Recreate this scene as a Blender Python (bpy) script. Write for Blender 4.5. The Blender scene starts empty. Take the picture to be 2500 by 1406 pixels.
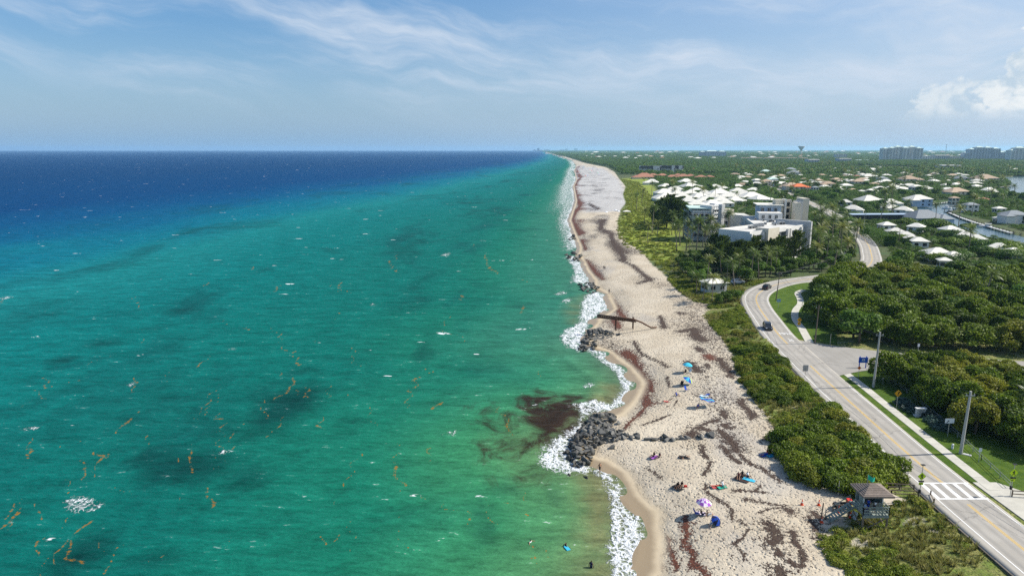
import bpy, bmesh, math, random
import numpy as np
from math import sin, cos, pi, radians, sqrt, atan2
from mathutils import Vector, Matrix

# ---------------------------------------------------------------- camera, sky, sun, exposure
S = bpy.context.scene
COL = S.collection
CAM_H = 50.0
FPX = 2500 * 24 / 36            # focal length in pixels of the 2500 px wide photograph
PITCH = math.atan((703 - 365) / FPX)
cam = bpy.data.cameras.new('camera'); cam.lens = 24; cam.sensor_width = 36
cam.clip_start = 0.5; cam.clip_end = 90000
camo = bpy.data.objects.new('camera', cam); COL.objects.link(camo)
camo.location = (0, 0, CAM_H); camo.rotation_euler = (pi / 2 - PITCH, 0, 0)
S.camera = camo

SUN_EL, SUN_AZ = radians(42), radians(5)      # azimuth measured from +X towards +Y
sun_dir = Vector((cos(SUN_EL) * cos(SUN_AZ), cos(SUN_EL) * sin(SUN_AZ), sin(SUN_EL)))
sl = bpy.data.lights.new('sun', 'SUN'); sl.energy = 4.8; sl.angle = radians(0.53); sl.color = (1, 0.955, 0.88)
so = bpy.data.objects.new('sun', sl); COL.objects.link(so)
so.rotation_euler = sun_dir.to_track_quat('Z', 'Y').to_euler(); so.location = (200, 0, 200)

S.view_settings.view_transform = 'Standard'; S.view_settings.look = 'None'
S.view_settings.exposure = 0.5; S.view_settings.gamma = 1.0; S.view_settings.use_curve_mapping = False
S.render.engine = 'CYCLES'
cy = S.cycles
cy.max_bounces = 6; cy.diffuse_bounces = 2; cy.glossy_bounces = 2; cy.transmission_bounces = 3
cy.volume_bounces = 1; cy.transparent_max_bounces = 8; cy.use_denoising = False
cy.caustics_reflective = False; cy.caustics_refractive = False
S.render.film_transparent = False

# ---------------------------------------------------------------- node helpers
class NT:
    def __init__(s, tree):
        s.t = tree; tree.nodes.clear()
    def n(s, ty, ins=None, **kw):
        nd = s.t.nodes.new(ty)
        for k, v in kw.items(): setattr(nd, k, v)
        for k, v in (ins or {}).items(): s.set(nd.inputs[k], v)
        return nd
    def set(s, sock, v):
        if isinstance(v, bpy.types.NodeSocket): s.t.links.new(v, sock)
        elif isinstance(v, bpy.types.Node): s.t.links.new(v.outputs[0], sock)
        else:
            if sock.type == 'RGBA' and isinstance(v, (tuple, list)) and len(v) == 3: v = (*v, 1)
            sock.default_value = v
    def m(s, op, a, b=None, c=None, clamp=False):
        nd = s.t.nodes.new('ShaderNodeMath'); nd.operation = op; nd.use_clamp = clamp
        for i, v in enumerate((a, b, c)):
            if v is not None: s.set(nd.inputs[i], v)
        return nd.outputs[0]
    def vm(s, op, a, b=None, scale=None):
        nd = s.t.nodes.new('ShaderNodeVectorMath'); nd.operation = op
        s.set(nd.inputs[0], a)
        if b is not None: s.set(nd.inputs[1], b)
        if scale is not None: s.set(nd.inputs['Scale'], scale)
        return nd.outputs[0]
    def mr(s, v, a, b, c=0.0, d=1.0, ty='SMOOTHSTEP'):
        nd = s.t.nodes.new('ShaderNodeMapRange'); nd.interpolation_type = ty
        for i, x in enumerate((v, a, b, c, d)): s.set(nd.inputs[i], x)
        return nd.outputs[0]
    def mix(s, f, a, b, bt='MIX'):
        nd = s.t.nodes.new('ShaderNodeMix'); nd.data_type = 'RGBA'; nd.blend_type = bt
        s.set(nd.inputs[0], f); s.set(nd.inputs[6], a); s.set(nd.inputs[7], b)
        return nd.outputs[2]
    def noise(s, vec, scale, detail=3, rough=0.5, dist=0.0, col=False):
        nd = s.t.nodes.new('ShaderNodeTexNoise')
        s.set(nd.inputs['Vector'], vec)
        for k, v in (('Scale', scale), ('Detail', detail), ('Roughness', rough), ('Distortion', dist)): s.set(nd.inputs[k], v)
        return nd.outputs[1 if col else 0]
    def ramp(s, f, stops, interp='LINEAR'):
        nd = s.t.nodes.new('ShaderNodeValToRGB'); cr = nd.color_ramp; cr.interpolation = interp
        while len(cr.elements) < len(stops): cr.elements.new(0.5)
        for e, (p, c) in zip(cr.elements, stops): e.position = p; e.color = (*c, 1) if len(c) == 3 else c
        s.set(nd.inputs[0], f); return nd.outputs[0]
    def attr(s, name):
        nd = s.t.nodes.new('ShaderNodeAttribute'); nd.attribute_name = name; return nd.outputs['Fac']
    def pos(s): return s.t.nodes.new('ShaderNodeNewGeometry').outputs['Position']
    def mapv(s, v, sc=(1, 1, 1), rot=0.0, loc=(0, 0, 0)):
        nd = s.t.nodes.new('ShaderNodeMapping'); s.set(nd.inputs[0], v)
        nd.inputs['Scale'].default_value = sc; nd.inputs['Rotation'].default_value = (0, 0, rot); nd.inputs['Location'].default_value = loc
        return nd.outputs[0]
    def bump(s, h, strength=0.5, dist=0.1):
        nd = s.t.nodes.new('ShaderNodeBump'); s.set(nd.inputs['Height'], h)
        nd.inputs['Strength'].default_value = strength; nd.inputs['Distance'].default_value = dist
        return nd.outputs[0]
    def out(s, shader, vol=None):
        o = s.t.nodes.new('ShaderNodeOutputMaterial')
        if shader is not None: s.set(o.inputs[0], shader)
        if vol is not None: s.set(o.inputs[1], vol)
    def pbr(s, base, rough=0.7, metal=0.0, spec=0.3, normal=None, emis=None):
        p = s.t.nodes.new('ShaderNodeBsdfPrincipled')
        s.set(p.inputs['Base Color'], base); s.set(p.inputs['Roughness'], rough); s.set(p.inputs['Metallic'], metal)
        s.set(p.inputs['Specular IOR Level'], spec)
        if normal is not None: s.set(p.inputs['Normal'], normal)
        return p.outputs[0]

def newmat(name):
    m = bpy.data.materials.new(name); m.use_nodes = True
    return m, NT(m.node_tree)

MATS = {}
def mat(name, c, rough=0.7, var=0.12, scale=1.2, spec=0.3, metal=0.0, bump=0.0, dirt=0.0):
    """plain procedural material: base colour with uneven tone and optional relief / dirt"""
    if name in MATS: return MATS[name]
    m, t = newmat(name)
    p = t.n('ShaderNodeTexCoord').outputs['Object']
    a = t.noise(p, scale, 4, 0.6)
    k = t.mr(a, 0.3, 0.7, 1 - var, 1 + var, 'LINEAR')
    base = t.vm('SCALE', tuple(c), scale=k)
    if dirt:
        g = t.mr(t.noise(t.mapv(p, (1, 1, 0.35)), scale * 0.6, 5, 0.65), 0.5, 0.75)
        base = t.mix(t.m('MULTIPLY', g, dirt), base, tuple(x * 0.5 for x in c))
    base = t.vm('SCALE', base, scale=t.mr(t.n('ShaderNodeObjectInfo').outputs['Random'], 0, 1, 1 - var * .9, 1 + var * .4, 'LINEAR'))
    nrm = t.bump(t.noise(p, scale * 6, 3), 0.4, bump) if bump else None
    t.out(t.pbr(base, rough, metal, spec, nrm)); MATS[name] = m
    return m

# ---------------------------------------------------------------- world: daylight sky with cirrus and a cumulus bank
W = bpy.data.worlds.new('World'); S.world = W; W.use_nodes = True
W.cycles.sampling_method = 'MANUAL'; W.cycles.sample_map_resolution = 512
t = NT(W.node_tree)
d = t.vm('NORMALIZE', t.n('ShaderNodeTexCoord').outputs['Generated'])
sx = t.n('ShaderNodeSeparateXYZ', {0: d})
zc = t.m('MAXIMUM', sx.outputs[2], 0.012)
dirc = t.n('ShaderNodeCombineXYZ', {0: sx.outputs[0], 1: sx.outputs[1], 2: zc})
sky = t.n('ShaderNodeTexSky', {0: dirc}, sky_type='NISHITA', sun_disc=False, sun_elevation=SUN_EL,
          sun_rotation=pi / 2 - SUN_AZ, altitude=50, air_density=1.15, dust_density=0.55, ozone_density=2.2)
skyc = t.n('ShaderNodeHueSaturation', {'Saturation': 1.55, 'Value': 1.0, 'Color': sky.outputs[0]}).outputs[0]
# cirrus: fanning filaments, slanting down towards the right
az = t.m('ARCTAN2', sx.outputs[0], sx.outputs[1]); el = t.m('ARCSINE', zc)
bend = t.m('SUBTRACT', az, t.m('MULTIPLY', t.m('MULTIPLY', az, az), 0.75))
vv = t.m('ADD', el, t.m('MULTIPLY', bend, 0.12))
pl = t.n('ShaderNodeCombineXYZ', {0: az, 1: vv, 2: 0.0}).outputs[0]
warp = t.vm('ADD', pl, t.vm('SCALE', t.vm('SUBTRACT', t.noise(pl, 5.0, 4, 0.55, col=True), (0.5, 0.5, 0.5)), scale=0.09))
c1 = t.noise(t.mapv(warp, (2.6, 13, 1), 0.0, (4.4, 9.1, 0)), 1.0, 8, 0.60, 0.3)
c2 = t.noise(t.mapv(warp, (6, 60, 1), 0.0, (3.7, 1.1, 0)), 1.0, 6, 0.6, 0.2)
c3 = t.noise(t.mapv(pl, (1.6, 3.2, 1), 0.0, (3.3, 0.7, 0)), 1.0, 2, 0.5)
cir = t.m('MULTIPLY', t.mr(c1, 0.40, 0.72), t.mr(c2, 0.28, 0.70, 0.45, 1.0))
cir = t.m('MULTIPLY', cir, t.mr(c3, 0.30, 0.56, 0.22, 1.0))
cir = t.m('MULTIPLY', cir, t.mr(zc, 0.02, 0.12))
veil = t.m('MULTIPLY', t.mr(sx.outputs[0], -0.40, 0.70, 0.0, 0.62), t.mr(c1, 0.25, 0.7, 0.6, 1.0))
cirf = t.m('ADD', t.m('MULTIPLY', cir, 0.95), veil, clamp=True)
skyc = t.mix(1.0, skyc, (0.94, 0.92, 1.08), 'MULTIPLY')
hz = t.m('POWER', 2.718, t.m('MULTIPLY', zc, -6.5))
skyc = t.mix(t.m('MULTIPLY', hz, 0.95), skyc, (2.35, 4.15, 6.25))
skyc = t.mix(cirf, skyc, (5.9, 6.7, 7.8))
# cumulus bank low over the land on the right
cv = t.n('ShaderNodeCombineXYZ', {0: az, 1: t.m('MULTIPLY', el, 1.25), 2: 0.37}).outputs[0]
big = t.noise(cv, 11.0, 2, 0.5)
puff = t.noise(cv, 34.0, 7, 0.58, 0.2)
top = t.m('ADD', t.mr(az, 0.42, 0.54, 0.0, 0.064), t.mr(az, 0.59, 0.635, 0.0, 0.068))
top = t.m('ADD', top, t.m('MULTIPLY', t.m('SUBTRACT', big, 0.5), 0.075))
dens = t.m('ADD', t.m('MULTIPLY', t.m('SUBTRACT', t.m('ADD', top, 0.010), el), 17.0), t.m('MULTIPLY', t.m('SUBTRACT', puff, 0.5), 2.3))
cum = t.m('MULTIPLY', t.mr(dens, 0.0, 0.26), t.mr(el, 0.030, 0.052))
lit = t.mr(t.noise(t.vm('ADD', cv, (0.012, 0.010, 0)), 34.0, 7, 0.58, 0.2), 0.36, 0.62)
cumc = t.mix(lit, (4.9, 6.0, 7.0), (8.2, 8.4, 8.4))
skyc = t.mix(t.m('MULTIPLY', cum, t.mr(az, 0.5, 0.64, 0.50, 0.95)), skyc, cumc)
bg = t.n('ShaderNodeBackground', {0: skyc, 1: 0.078})
wo = t.n('ShaderNodeOutputWorld', {0: bg.outputs[0]})

# ---------------------------------------------------------------- pixel -> place on a level surface
def P(x, y, z=4.0):
    u = (x - 1250) / FPX; v = (y - 703) / FPX
    dz = -sin(PITCH) - v * cos(PITCH); dy = cos(PITCH) - v * sin(PITCH)
    k = (CAM_H - z) / -dz
    return np.array([u * k, dy * k])
def PX(p): # place -> photograph pixel (for testing only what overlaps)
    x, y, z = p[0], p[1], p[2] - CAM_H
    f = y * cos(PITCH) - z * sin(PITCH); up = y * sin(PITCH) + z * cos(PITCH)
    return 1250 + FPX * x / f, 703 - FPX * up / f
def PL(pts, z=4.0): return np.array([P(a, b, z) for a, b in pts])

# ---------------------------------------------------------------- mesh builder
class MB:
    def __init__(s): s.v = []; s.f = []; s.m = []
    def poly(s, pts, mi=0):
        k = len(s.v); s.v += [tuple(p) for p in pts]; s.f.append(tuple(range(k, k + len(pts)))); s.m.append(mi)
    def box(s, c, sz, a=0.0, mi=0, taper=1.0):
        cx, cy_, cz = c; hx, hy, hz = sz[0] / 2, sz[1] / 2, sz[2] / 2; k = len(s.v); ca, sa = cos(a), sin(a)
        for zz, q in ((-hz, 1.0), (hz, taper)):
            for xx, yy in ((-hx, -hy), (hx, -hy), (hx, hy), (-hx, hy)):
                xx *= q; yy *= q
                s.v.append((cx + xx * ca - yy * sa, cy_ + xx * sa + yy * ca, cz + zz))
        for q in ((0, 3, 2, 1), (4, 5, 6, 7), (0, 1, 5, 4), (1, 2, 6, 5), (2, 3, 7, 6), (3, 0, 4, 7)):
            s.f.append(tuple(k + i for i in q)); s.m.append(mi)
        return s
    def beam(s, a, b, w, h=None, mi=0):
        """square bar from a to b"""
        a, b = Vector(a), Vector(b); h = h or w; dd = (b - a).normalized()
        up = Vector((0, 0, 1)) if abs(dd.z) < 0.95 else Vector((0, 1, 0))
        r = dd.cross(up).normalized() * w / 2; u = r.cross(dd).normalized() * h / 2; k = len(s.v)
        for p in (a, b):
            for q in (-r - u, r - u, r + u, -r + u): s.v.append(tuple(p + q))
        for q in ((0, 3, 2, 1), (4, 5, 6, 7), (0, 1, 5, 4), (1, 2, 6, 5), (2, 3, 7, 6), (3, 0, 4, 7)):
            s.f.append(tuple(k + i for i in q)); s.m.append(mi)
        return s
    def tube(s, pts, rad, n=8, mi=0, cap=True):
        pts = [Vector(p) for p in pts]; rad = rad if isinstance(rad, (list, tuple)) else [rad] * len(pts); k = len(s.v)
        for i, p in enumerate(pts):
            dd = (pts[min(i + 1, len(pts) - 1)] - pts[max(i - 1, 0)]).normalized()
            up = Vector((0, 0, 1)) if abs(dd.z) < 0.9 else Vector((0, 1, 0))
            r = dd.cross(up).normalized(); u = r.cross(dd).normalized()
            for j in range(n):
                q = 2 * pi * j / n; s.v.append(tuple(p + (r * cos(q) + u * sin(q)) * rad[i]))
        for i in range(len(pts) - 1):
            for j in range(n):
                a = k + i * n + j; b = k + i * n + (j + 1) % n
                s.f.append((a, b, b + n, a + n)); s.m.append(mi)
        if cap:
            s.f.append(tuple(k + j for j in range(n))[::-1]); s.m.append(mi)
            s.f.append(tuple(k + (len(pts) - 1) * n + j for j in range(n))); s.m.append(mi)
        return s
    def lathe(s, prof, n=12, mi=0, c=(0, 0, 0)):
        k = len(s.v)
        for r, z in prof:
            for j in range(n): s.v.append((c[0] + r * cos(2 * pi * j / n), c[1] + r * sin(2 * pi * j / n), c[2] + z))
        for i in range(len(prof) - 1):
            for j in range(n):
                a = k + i * n + j; b = k + i * n + (j + 1) % n
                s.f.append((a, b, b + n, a + n)); s.m.append(mi)
        return s
    def prism(s, poly, z0, z1, mi=0, mt=None):
        n = len(poly); k = len(s.v)
        s.v += [(p[0], p[1], z0) for p in poly] + [(p[0], p[1], z1) for p in poly]
        for i in range(n):
            j = (i + 1) % n; s.f.append((k + i, k + j, k + n + j, k + n + i)); s.m.append(mi)
        s.f.append(tuple(k + n + i for i in range(n))); s.m.append(mi if mt is None else mt)
        s.f.append(tuple(k + i for i in range(n))[::-1]); s.m.append(mi)
        return s
    def hip(s, c, w, dd, z0, h, a=0.0, over=0.5, mi=0, gable=False):
        """hipped roof over a w x dd rectangle centred at c, thin eaves"""
        cx, cy_ = c; ca, sa = cos(a), sin(a); X = w / 2 + over; Y = dd / 2 + over
        def T(x, y, z): return (cx + x * ca - y * sa, cy_ + x * sa + y * ca, z)
        if X >= Y: rg = [(-(X - (0 if gable else Y * 0.92)), 0), (X - (0 if gable else Y * 0.92), 0)]
        else: rg = [(0, -(Y - (0 if gable else X * 0.92))), (0, Y - (0 if gable else X * 0.92))]
        lo = [T(-X, -Y, z0 - 0.16), T(X, -Y, z0 - 0.16), T(X, Y, z0 - 0.16), T(-X, Y, z0 - 0.16)]
        e = [T(-X, -Y, z0), T(X, -Y, z0), T(X, Y, z0), T(-X, Y, z0)]
        r = [T(*rg[0], z0 + h), T(*rg[1], z0 + h)]
        k = len(s.v); s.v += lo + e + r
        if X >= Y: ff = [(4, 5, 9, 8), (5, 6, 9), (6, 7, 8, 9), (7, 4, 8)]
        else: ff = [(4, 5, 8), (5, 6, 9, 8), (6, 7, 9), (7, 4, 8, 9)]
        ff += [(0, 1, 5, 4), (1, 2, 6, 5), (2, 3, 7, 6), (3, 0, 4, 7), (3, 2, 1, 0)]
        for q in ff: s.f.append(tuple(k + i for i in q)); s.m.append(mi)
        return s
    def build(s, name, mats, smooth=False):
        me = bpy.data.meshes.new(name); me.from_pydata(s.v, [], s.f)
        for m in (mats if isinstance(mats, (list, tuple)) else [mats]): me.materials.append(m)
        if any(s.m): me.polygons.foreach_set('material_index', s.m)
        if smooth: me.polygons.foreach_set('use_smooth', [True] * len(s.f))
        me.update(); return me

def np_mesh(name, V, F, mats, fattr=None, smooth=False):
    """fast mesh from numpy arrays, faces all of one size"""
    me = bpy.data.meshes.new(name); n, k = F.shape
    me.vertices.add(len(V)); me.vertices.foreach_set('co', np.ascontiguousarray(V, np.float32).ravel())
    me.loops.add(n * k); me.loops.foreach_set('vertex_index', np.ascontiguousarray(F, np.int32).ravel())
    me.polygons.add(n); me.polygons.foreach_set('loop_start', np.arange(0, n * k, k, dtype=np.int32))
    if smooth: me.polygons.foreach_set('use_smooth', np.ones(n, bool))
    for m in (mats if isinstance(mats, (list, tuple)) else [mats]): me.materials.append(m)
    for nm, a in (fattr or {}).items():
        at = me.attributes.new(nm, 'FLOAT', 'FACE'); at.data.foreach_set('value', np.ascontiguousarray(a, np.float32))
    me.update(calc_edges=True); return me

# ---------------------------------------------------------------- objects
def obj(name, me, parent=None, loc=None, rz=0.0, scale=None):
    o = bpy.data.objects.new(name, me); COL.objects.link(o)
    if parent is not None: o.parent = parent
    if loc is not None: o.location = loc
    if rz: o.rotation_euler = (0, 0, rz)
    if scale is not None: o.scale = scale if isinstance(scale, (tuple, list)) else (scale,) * 3
    return o
def tag(o, label, cat=None, group=None, kind=None):
    if label: o['label'] = label
    if cat: o['category'] = cat
    if group: o['group'] = group
    if kind: o['kind'] = kind
    return o
def thing(name, label, cat, loc=(0, 0, 0), rz=0.0, group=None, scale=None):
    return tag(obj(name, None, None, loc, rz, scale), label, cat, group)
def copy_tree(o, parent=None):
    c = o.copy(); COL.objects.link(c); c.parent = parent
    for ch in list(o.children): copy_tree(ch, c)
    return c
# ---------------------------------------------------------------- ground plan: shoreline, vegetation edge, roads
def dist_pl(X, Y, pts):
    dmin = np.full(X.shape, 1e9)
    for (ax, ay), (bx, by) in zip(pts[:-1], pts[1:]):
        vx, vy = bx - ax, by - ay; L = vx * vx + vy * vy + 1e-12
        k = np.clip(((X - ax) * vx + (Y - ay) * vy) / L, 0, 1)
        dmin = np.minimum(dmin, (X - ax - k * vx) ** 2 + (Y - ay - k * vy) ** 2)
    return np.sqrt(dmin)
def inpoly(X, Y, poly):
    r = np.zeros(X.shape, bool); n = len(poly)
    for i in range(n):
        x0, y0 = poly[i]; x1, y1 = poly[(i + 1) % n]
        if y0 == y1: continue
        c = ((y0 > Y) != (y1 > Y)) & (X < (x1 - x0) * (Y - y0) / (y1 - y0) + x0); r ^= c
    return r
def smooth(a, lo, hi):
    k = np.clip((a - lo) / (hi - lo), 0, 1); return k * k * (3 - 2 * k)
def spline(pts, step):
    """Catmull-Rom through pts, resampled about every step metres"""
    p = np.array(pts, float); q = np.vstack([2 * p[0] - p[1], p, 2 * p[-1] - p[-2]]); o = []
    for i in range(1, len(q) - 2):
        n = max(1, int(np.linalg.norm(q[i + 1] - q[i]) / step))
        for j in range(n):
            k = j / n
            o.append(0.5 * (2 * q[i] + (q[i + 1] - q[i - 1]) * k + (2 * q[i - 1] - 5 * q[i] + 4 * q[i + 1] - q[i + 2]) * k * k
                            + (3 * q[i] - q[i - 1] - 3 * q[i + 1] + q[i + 2]) * k ** 3))
    o.append(p[-1]); return np.array(o)
def offset(line, d):
    tg = np.gradient(line, axis=0); tg /= np.linalg.norm(tg, axis=1)[:, None]
    return line + np.stack([tg[:, 1], -tg[:, 0]], 1) * d          # +d = to the right of travel

shore_px = [(1523, 1406), (1552, 1380), (1556, 1346), (1562, 1317), (1550, 1288), (1552, 1255), (1535, 1236), (1514, 1212), (1496, 1178),
            (1482, 1154), (1458, 1140), (1432, 1132), (1405, 1115), (1392, 1085), (1415, 1045), (1448, 1008), (1490, 1004), (1516, 983),
            (1532, 956), (1541, 934), (1523, 910), (1506, 893), (1487, 880), (1466, 862), (1436, 852), (1416, 838), (1425, 808), (1440, 780),
            (1482, 754), (1473, 730), (1464, 714), (1440, 706), (1437, 684), (1420, 658), (1413, 641), (1402, 622), (1406, 603), (1391, 564),
            (1383, 538), (1391, 517), (1401, 491), (1396, 455), (1404, 439), (1400, 416), (1406, 405), (1396, 392), (1380, 387), (1362, 379.5),
            (1341, 374), (1318, 370)]
SH = PL(shore_px, 0.0)
SH = np.vstack([[(14, 10), (17, 40)], SH, [(800, 25500)]])
veg_px = [(2018, 1360), (2008, 1305), (2039, 1296), (2060, 1282), (2070, 1240), (2060, 1205), (2032, 1195), (1979, 1178),
          (1941, 1161), (1922, 1135), (1902, 1100), (1895, 1050), (1866, 1010), (1845, 985), (1830, 960), (1815, 930), (1800, 900), (1788, 865),
          (1765, 830), (1740, 800), (1716, 772), (1724, 758), (1735, 744), (1690, 735), (1652, 705), (1630, 680), (1610, 660), (1590, 645), (1575, 625),
          (1560, 607), (1535, 597), (1512, 570), (1506, 545), (1515, 510), (1527, 497), (1520, 475), (1527, 455), (1510, 435), (1500, 420),
          (1480, 409), (1455, 404), (1430, 399), (1412, 393), (1392, 386.5), (1368, 379), (1345, 373.6), (1320, 369.6)]
VG = PL(veg_px, 3.2)
VG = np.vstack([[(36, 10), (38, 40), (39.5, 62)], VG, [(850, 25500)]])
RC = spline([(59.6, 30), (59.7, 50), (59.9, 72), (60.4, 88), (61.0, 99), (62.3, 115), (63.6, 131), (65.2, 148), (67.3, 166), (70.6, 184), (73.2, 197),
             (76.5, 209), (81.0, 218.5), (87.5, 227.5), (96.5, 236), (108, 242.5), (124, 251), (139, 265), (151, 283), (162, 305), (175, 333), (190, 370),
             (212, 430), (240, 520), (268, 629), (300, 760), (345, 980)], 2.0)
ROAD_HW = 4.6
def shore_sd(X, Y):
    dd = dist_pl(X, Y, SH); land = inpoly(X, Y, np.vstack([SH, [(40000, 25500), (40000, 10)]])); return np.where(land, dd, -dd)
def veg_sd(X, Y):
    dd = dist_pl(X, Y, VG); land = inpoly(X, Y, np.vstack([VG, [(40000, 25500), (40000, 10)]])); return np.where(land, dd, -dd)
canal_px = [(2235, 500), (2280, 497), (2330, 492), (2338, 512), (2310, 521), (2345, 533), (2380, 545), (2420, 556), (2470, 570), (2560, 590), (2560, 606),
            (2470, 588), (2420, 582), (2370, 566), (2315, 548), (2280, 536), (2262, 525), (2240, 512)]
lagoon_px = [(2398, 461), (2440, 458), (2466, 456), (2462, 449), (2445, 438), (2442, 432), (2500, 430), (2600, 430), (2600, 500), (2500, 484), (2470, 480), (2455, 470), (2425, 463)]
far_px = [(2055, 409), (2110, 406.5), (2180, 407.5), (2245, 412), (2255, 417), (2180, 415), (2110, 412)]
CANALS = [PL(q, 3.2) for q in (canal_px, lagoon_px, far_px)]
rngw = np.random.default_rng(5)
WV = [(rngw.uniform(0.05, 0.5), rngw.uniform(0, 2 * pi), rngw.uniform(0, 2 * pi)) for _ in range(14)]
def wobble(X, Y):
    r = np.zeros(X.shape)
    for k, a, ph in WV: r += np.sin(k * (X * cos(a) + Y * sin(a)) + ph) / len(WV)
    return r
RPOLY = np.vstack([offset(RC, -ROAD_HW + 1.0), [(40000, 980), (40000, 30)]])
RPOLY_S = np.vstack([offset(RC, -ROAD_HW + 1.0)[::6], [(40000, 980), (40000, 30)]])
def ground_z(X, Y, full=False):
    X = np.asarray(X, float); Y = np.asarray(Y, float)
    sd = shore_sd(X, Y); sv = veg_sd(X, Y)
    k = np.clip(sd / (np.maximum(sd, 0) + np.maximum(-sv, 0) + 1e-6), 0, 1)
    beach = 3.2 * (1 - (1 - k) ** 1.5) * smooth(sd, -0.5, 9) + 0.05 * wobble(X * 3, Y * 3)
    under = np.clip(sd * 0.09, -3.5, 0)
    near = Y < 238
    behind = inpoly(X, Y, RPOLY_S)
    up = np.where(near, behind * 1.0, smooth(sv, 4, 34))
    dune = 3.2 + 0.8 * up + (1 - up) * (0.55 * wobble(X, Y) * smooth(sv, 0, 6) + 0.35 * smooth(sv, 0, 9))
    dr = dist_pl(X, Y, RC[:120:4]) - ROAD_HW
    dune = dune + np.where(near & ~behind, 0.45 * (1 - smooth(dr, 0, 7)), 0)
    z = np.where(sd < 0, under, np.where(sv < 0, beach, dune))
    for c in CANALS:
        z = np.where(inpoly(X, Y, c), 1.5, z)
    return (z, sd, sv) if full else z
def gz(x, y): return float(ground_z(np.array([x]), np.array([y]))[0])
def G(px, py):
    z = 2.0
    for _ in range(6):
        p = P(px, py, z); z = gz(*p)
    return (float(p[0]), float(p[1]), z)

# ---------------------------------------------------------------- level-of-detail grid of the ground and of the sea
def fan(y0, y1, nr, t0, t1, nc, shift=0.0):
    Yr = 1 / np.linspace(1 / y0, 1 / y1, nr); tt = np.linspace(t0, t1, nc)
    Yg = np.repeat(Yr[:, None], nc, 1); Xg = (Yr[:, None] + 12.0) * tt[None, :] + shift
    i = np.arange(nr * nc).reshape(nr, nc)
    F = np.stack([i[:-1, :-1], i[:-1, 1:], i[1:, 1:], i[1:, :-1]], -1).reshape(-1, 4)
    return Xg.ravel(), Yg.ravel(), F
def compact(X, Y, F, keep):
    F = F[keep[F].all(1)]; u, inv = np.unique(F, return_inverse=True)
    return X[u], Y[u], inv.reshape(F.shape), u
def pattr(me, **kw):
    for k, a in kw.items():
        at = me.attributes.new(k, 'FLOAT', 'POINT'); at.data.foreach_set('value', np.ascontiguousarray(a, np.float32))
def px_line(pts, zf=None):
    return np.array([(G(*p)[:2] if zf is None else P(p[0], p[1], zf)) for p in pts])
def px_scale(p, z=0.0): # metres per photograph pixel at a place
    return (p[1] * cos(PITCH) + (CAM_H - z) * sin(PITCH)) / FPX

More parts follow.
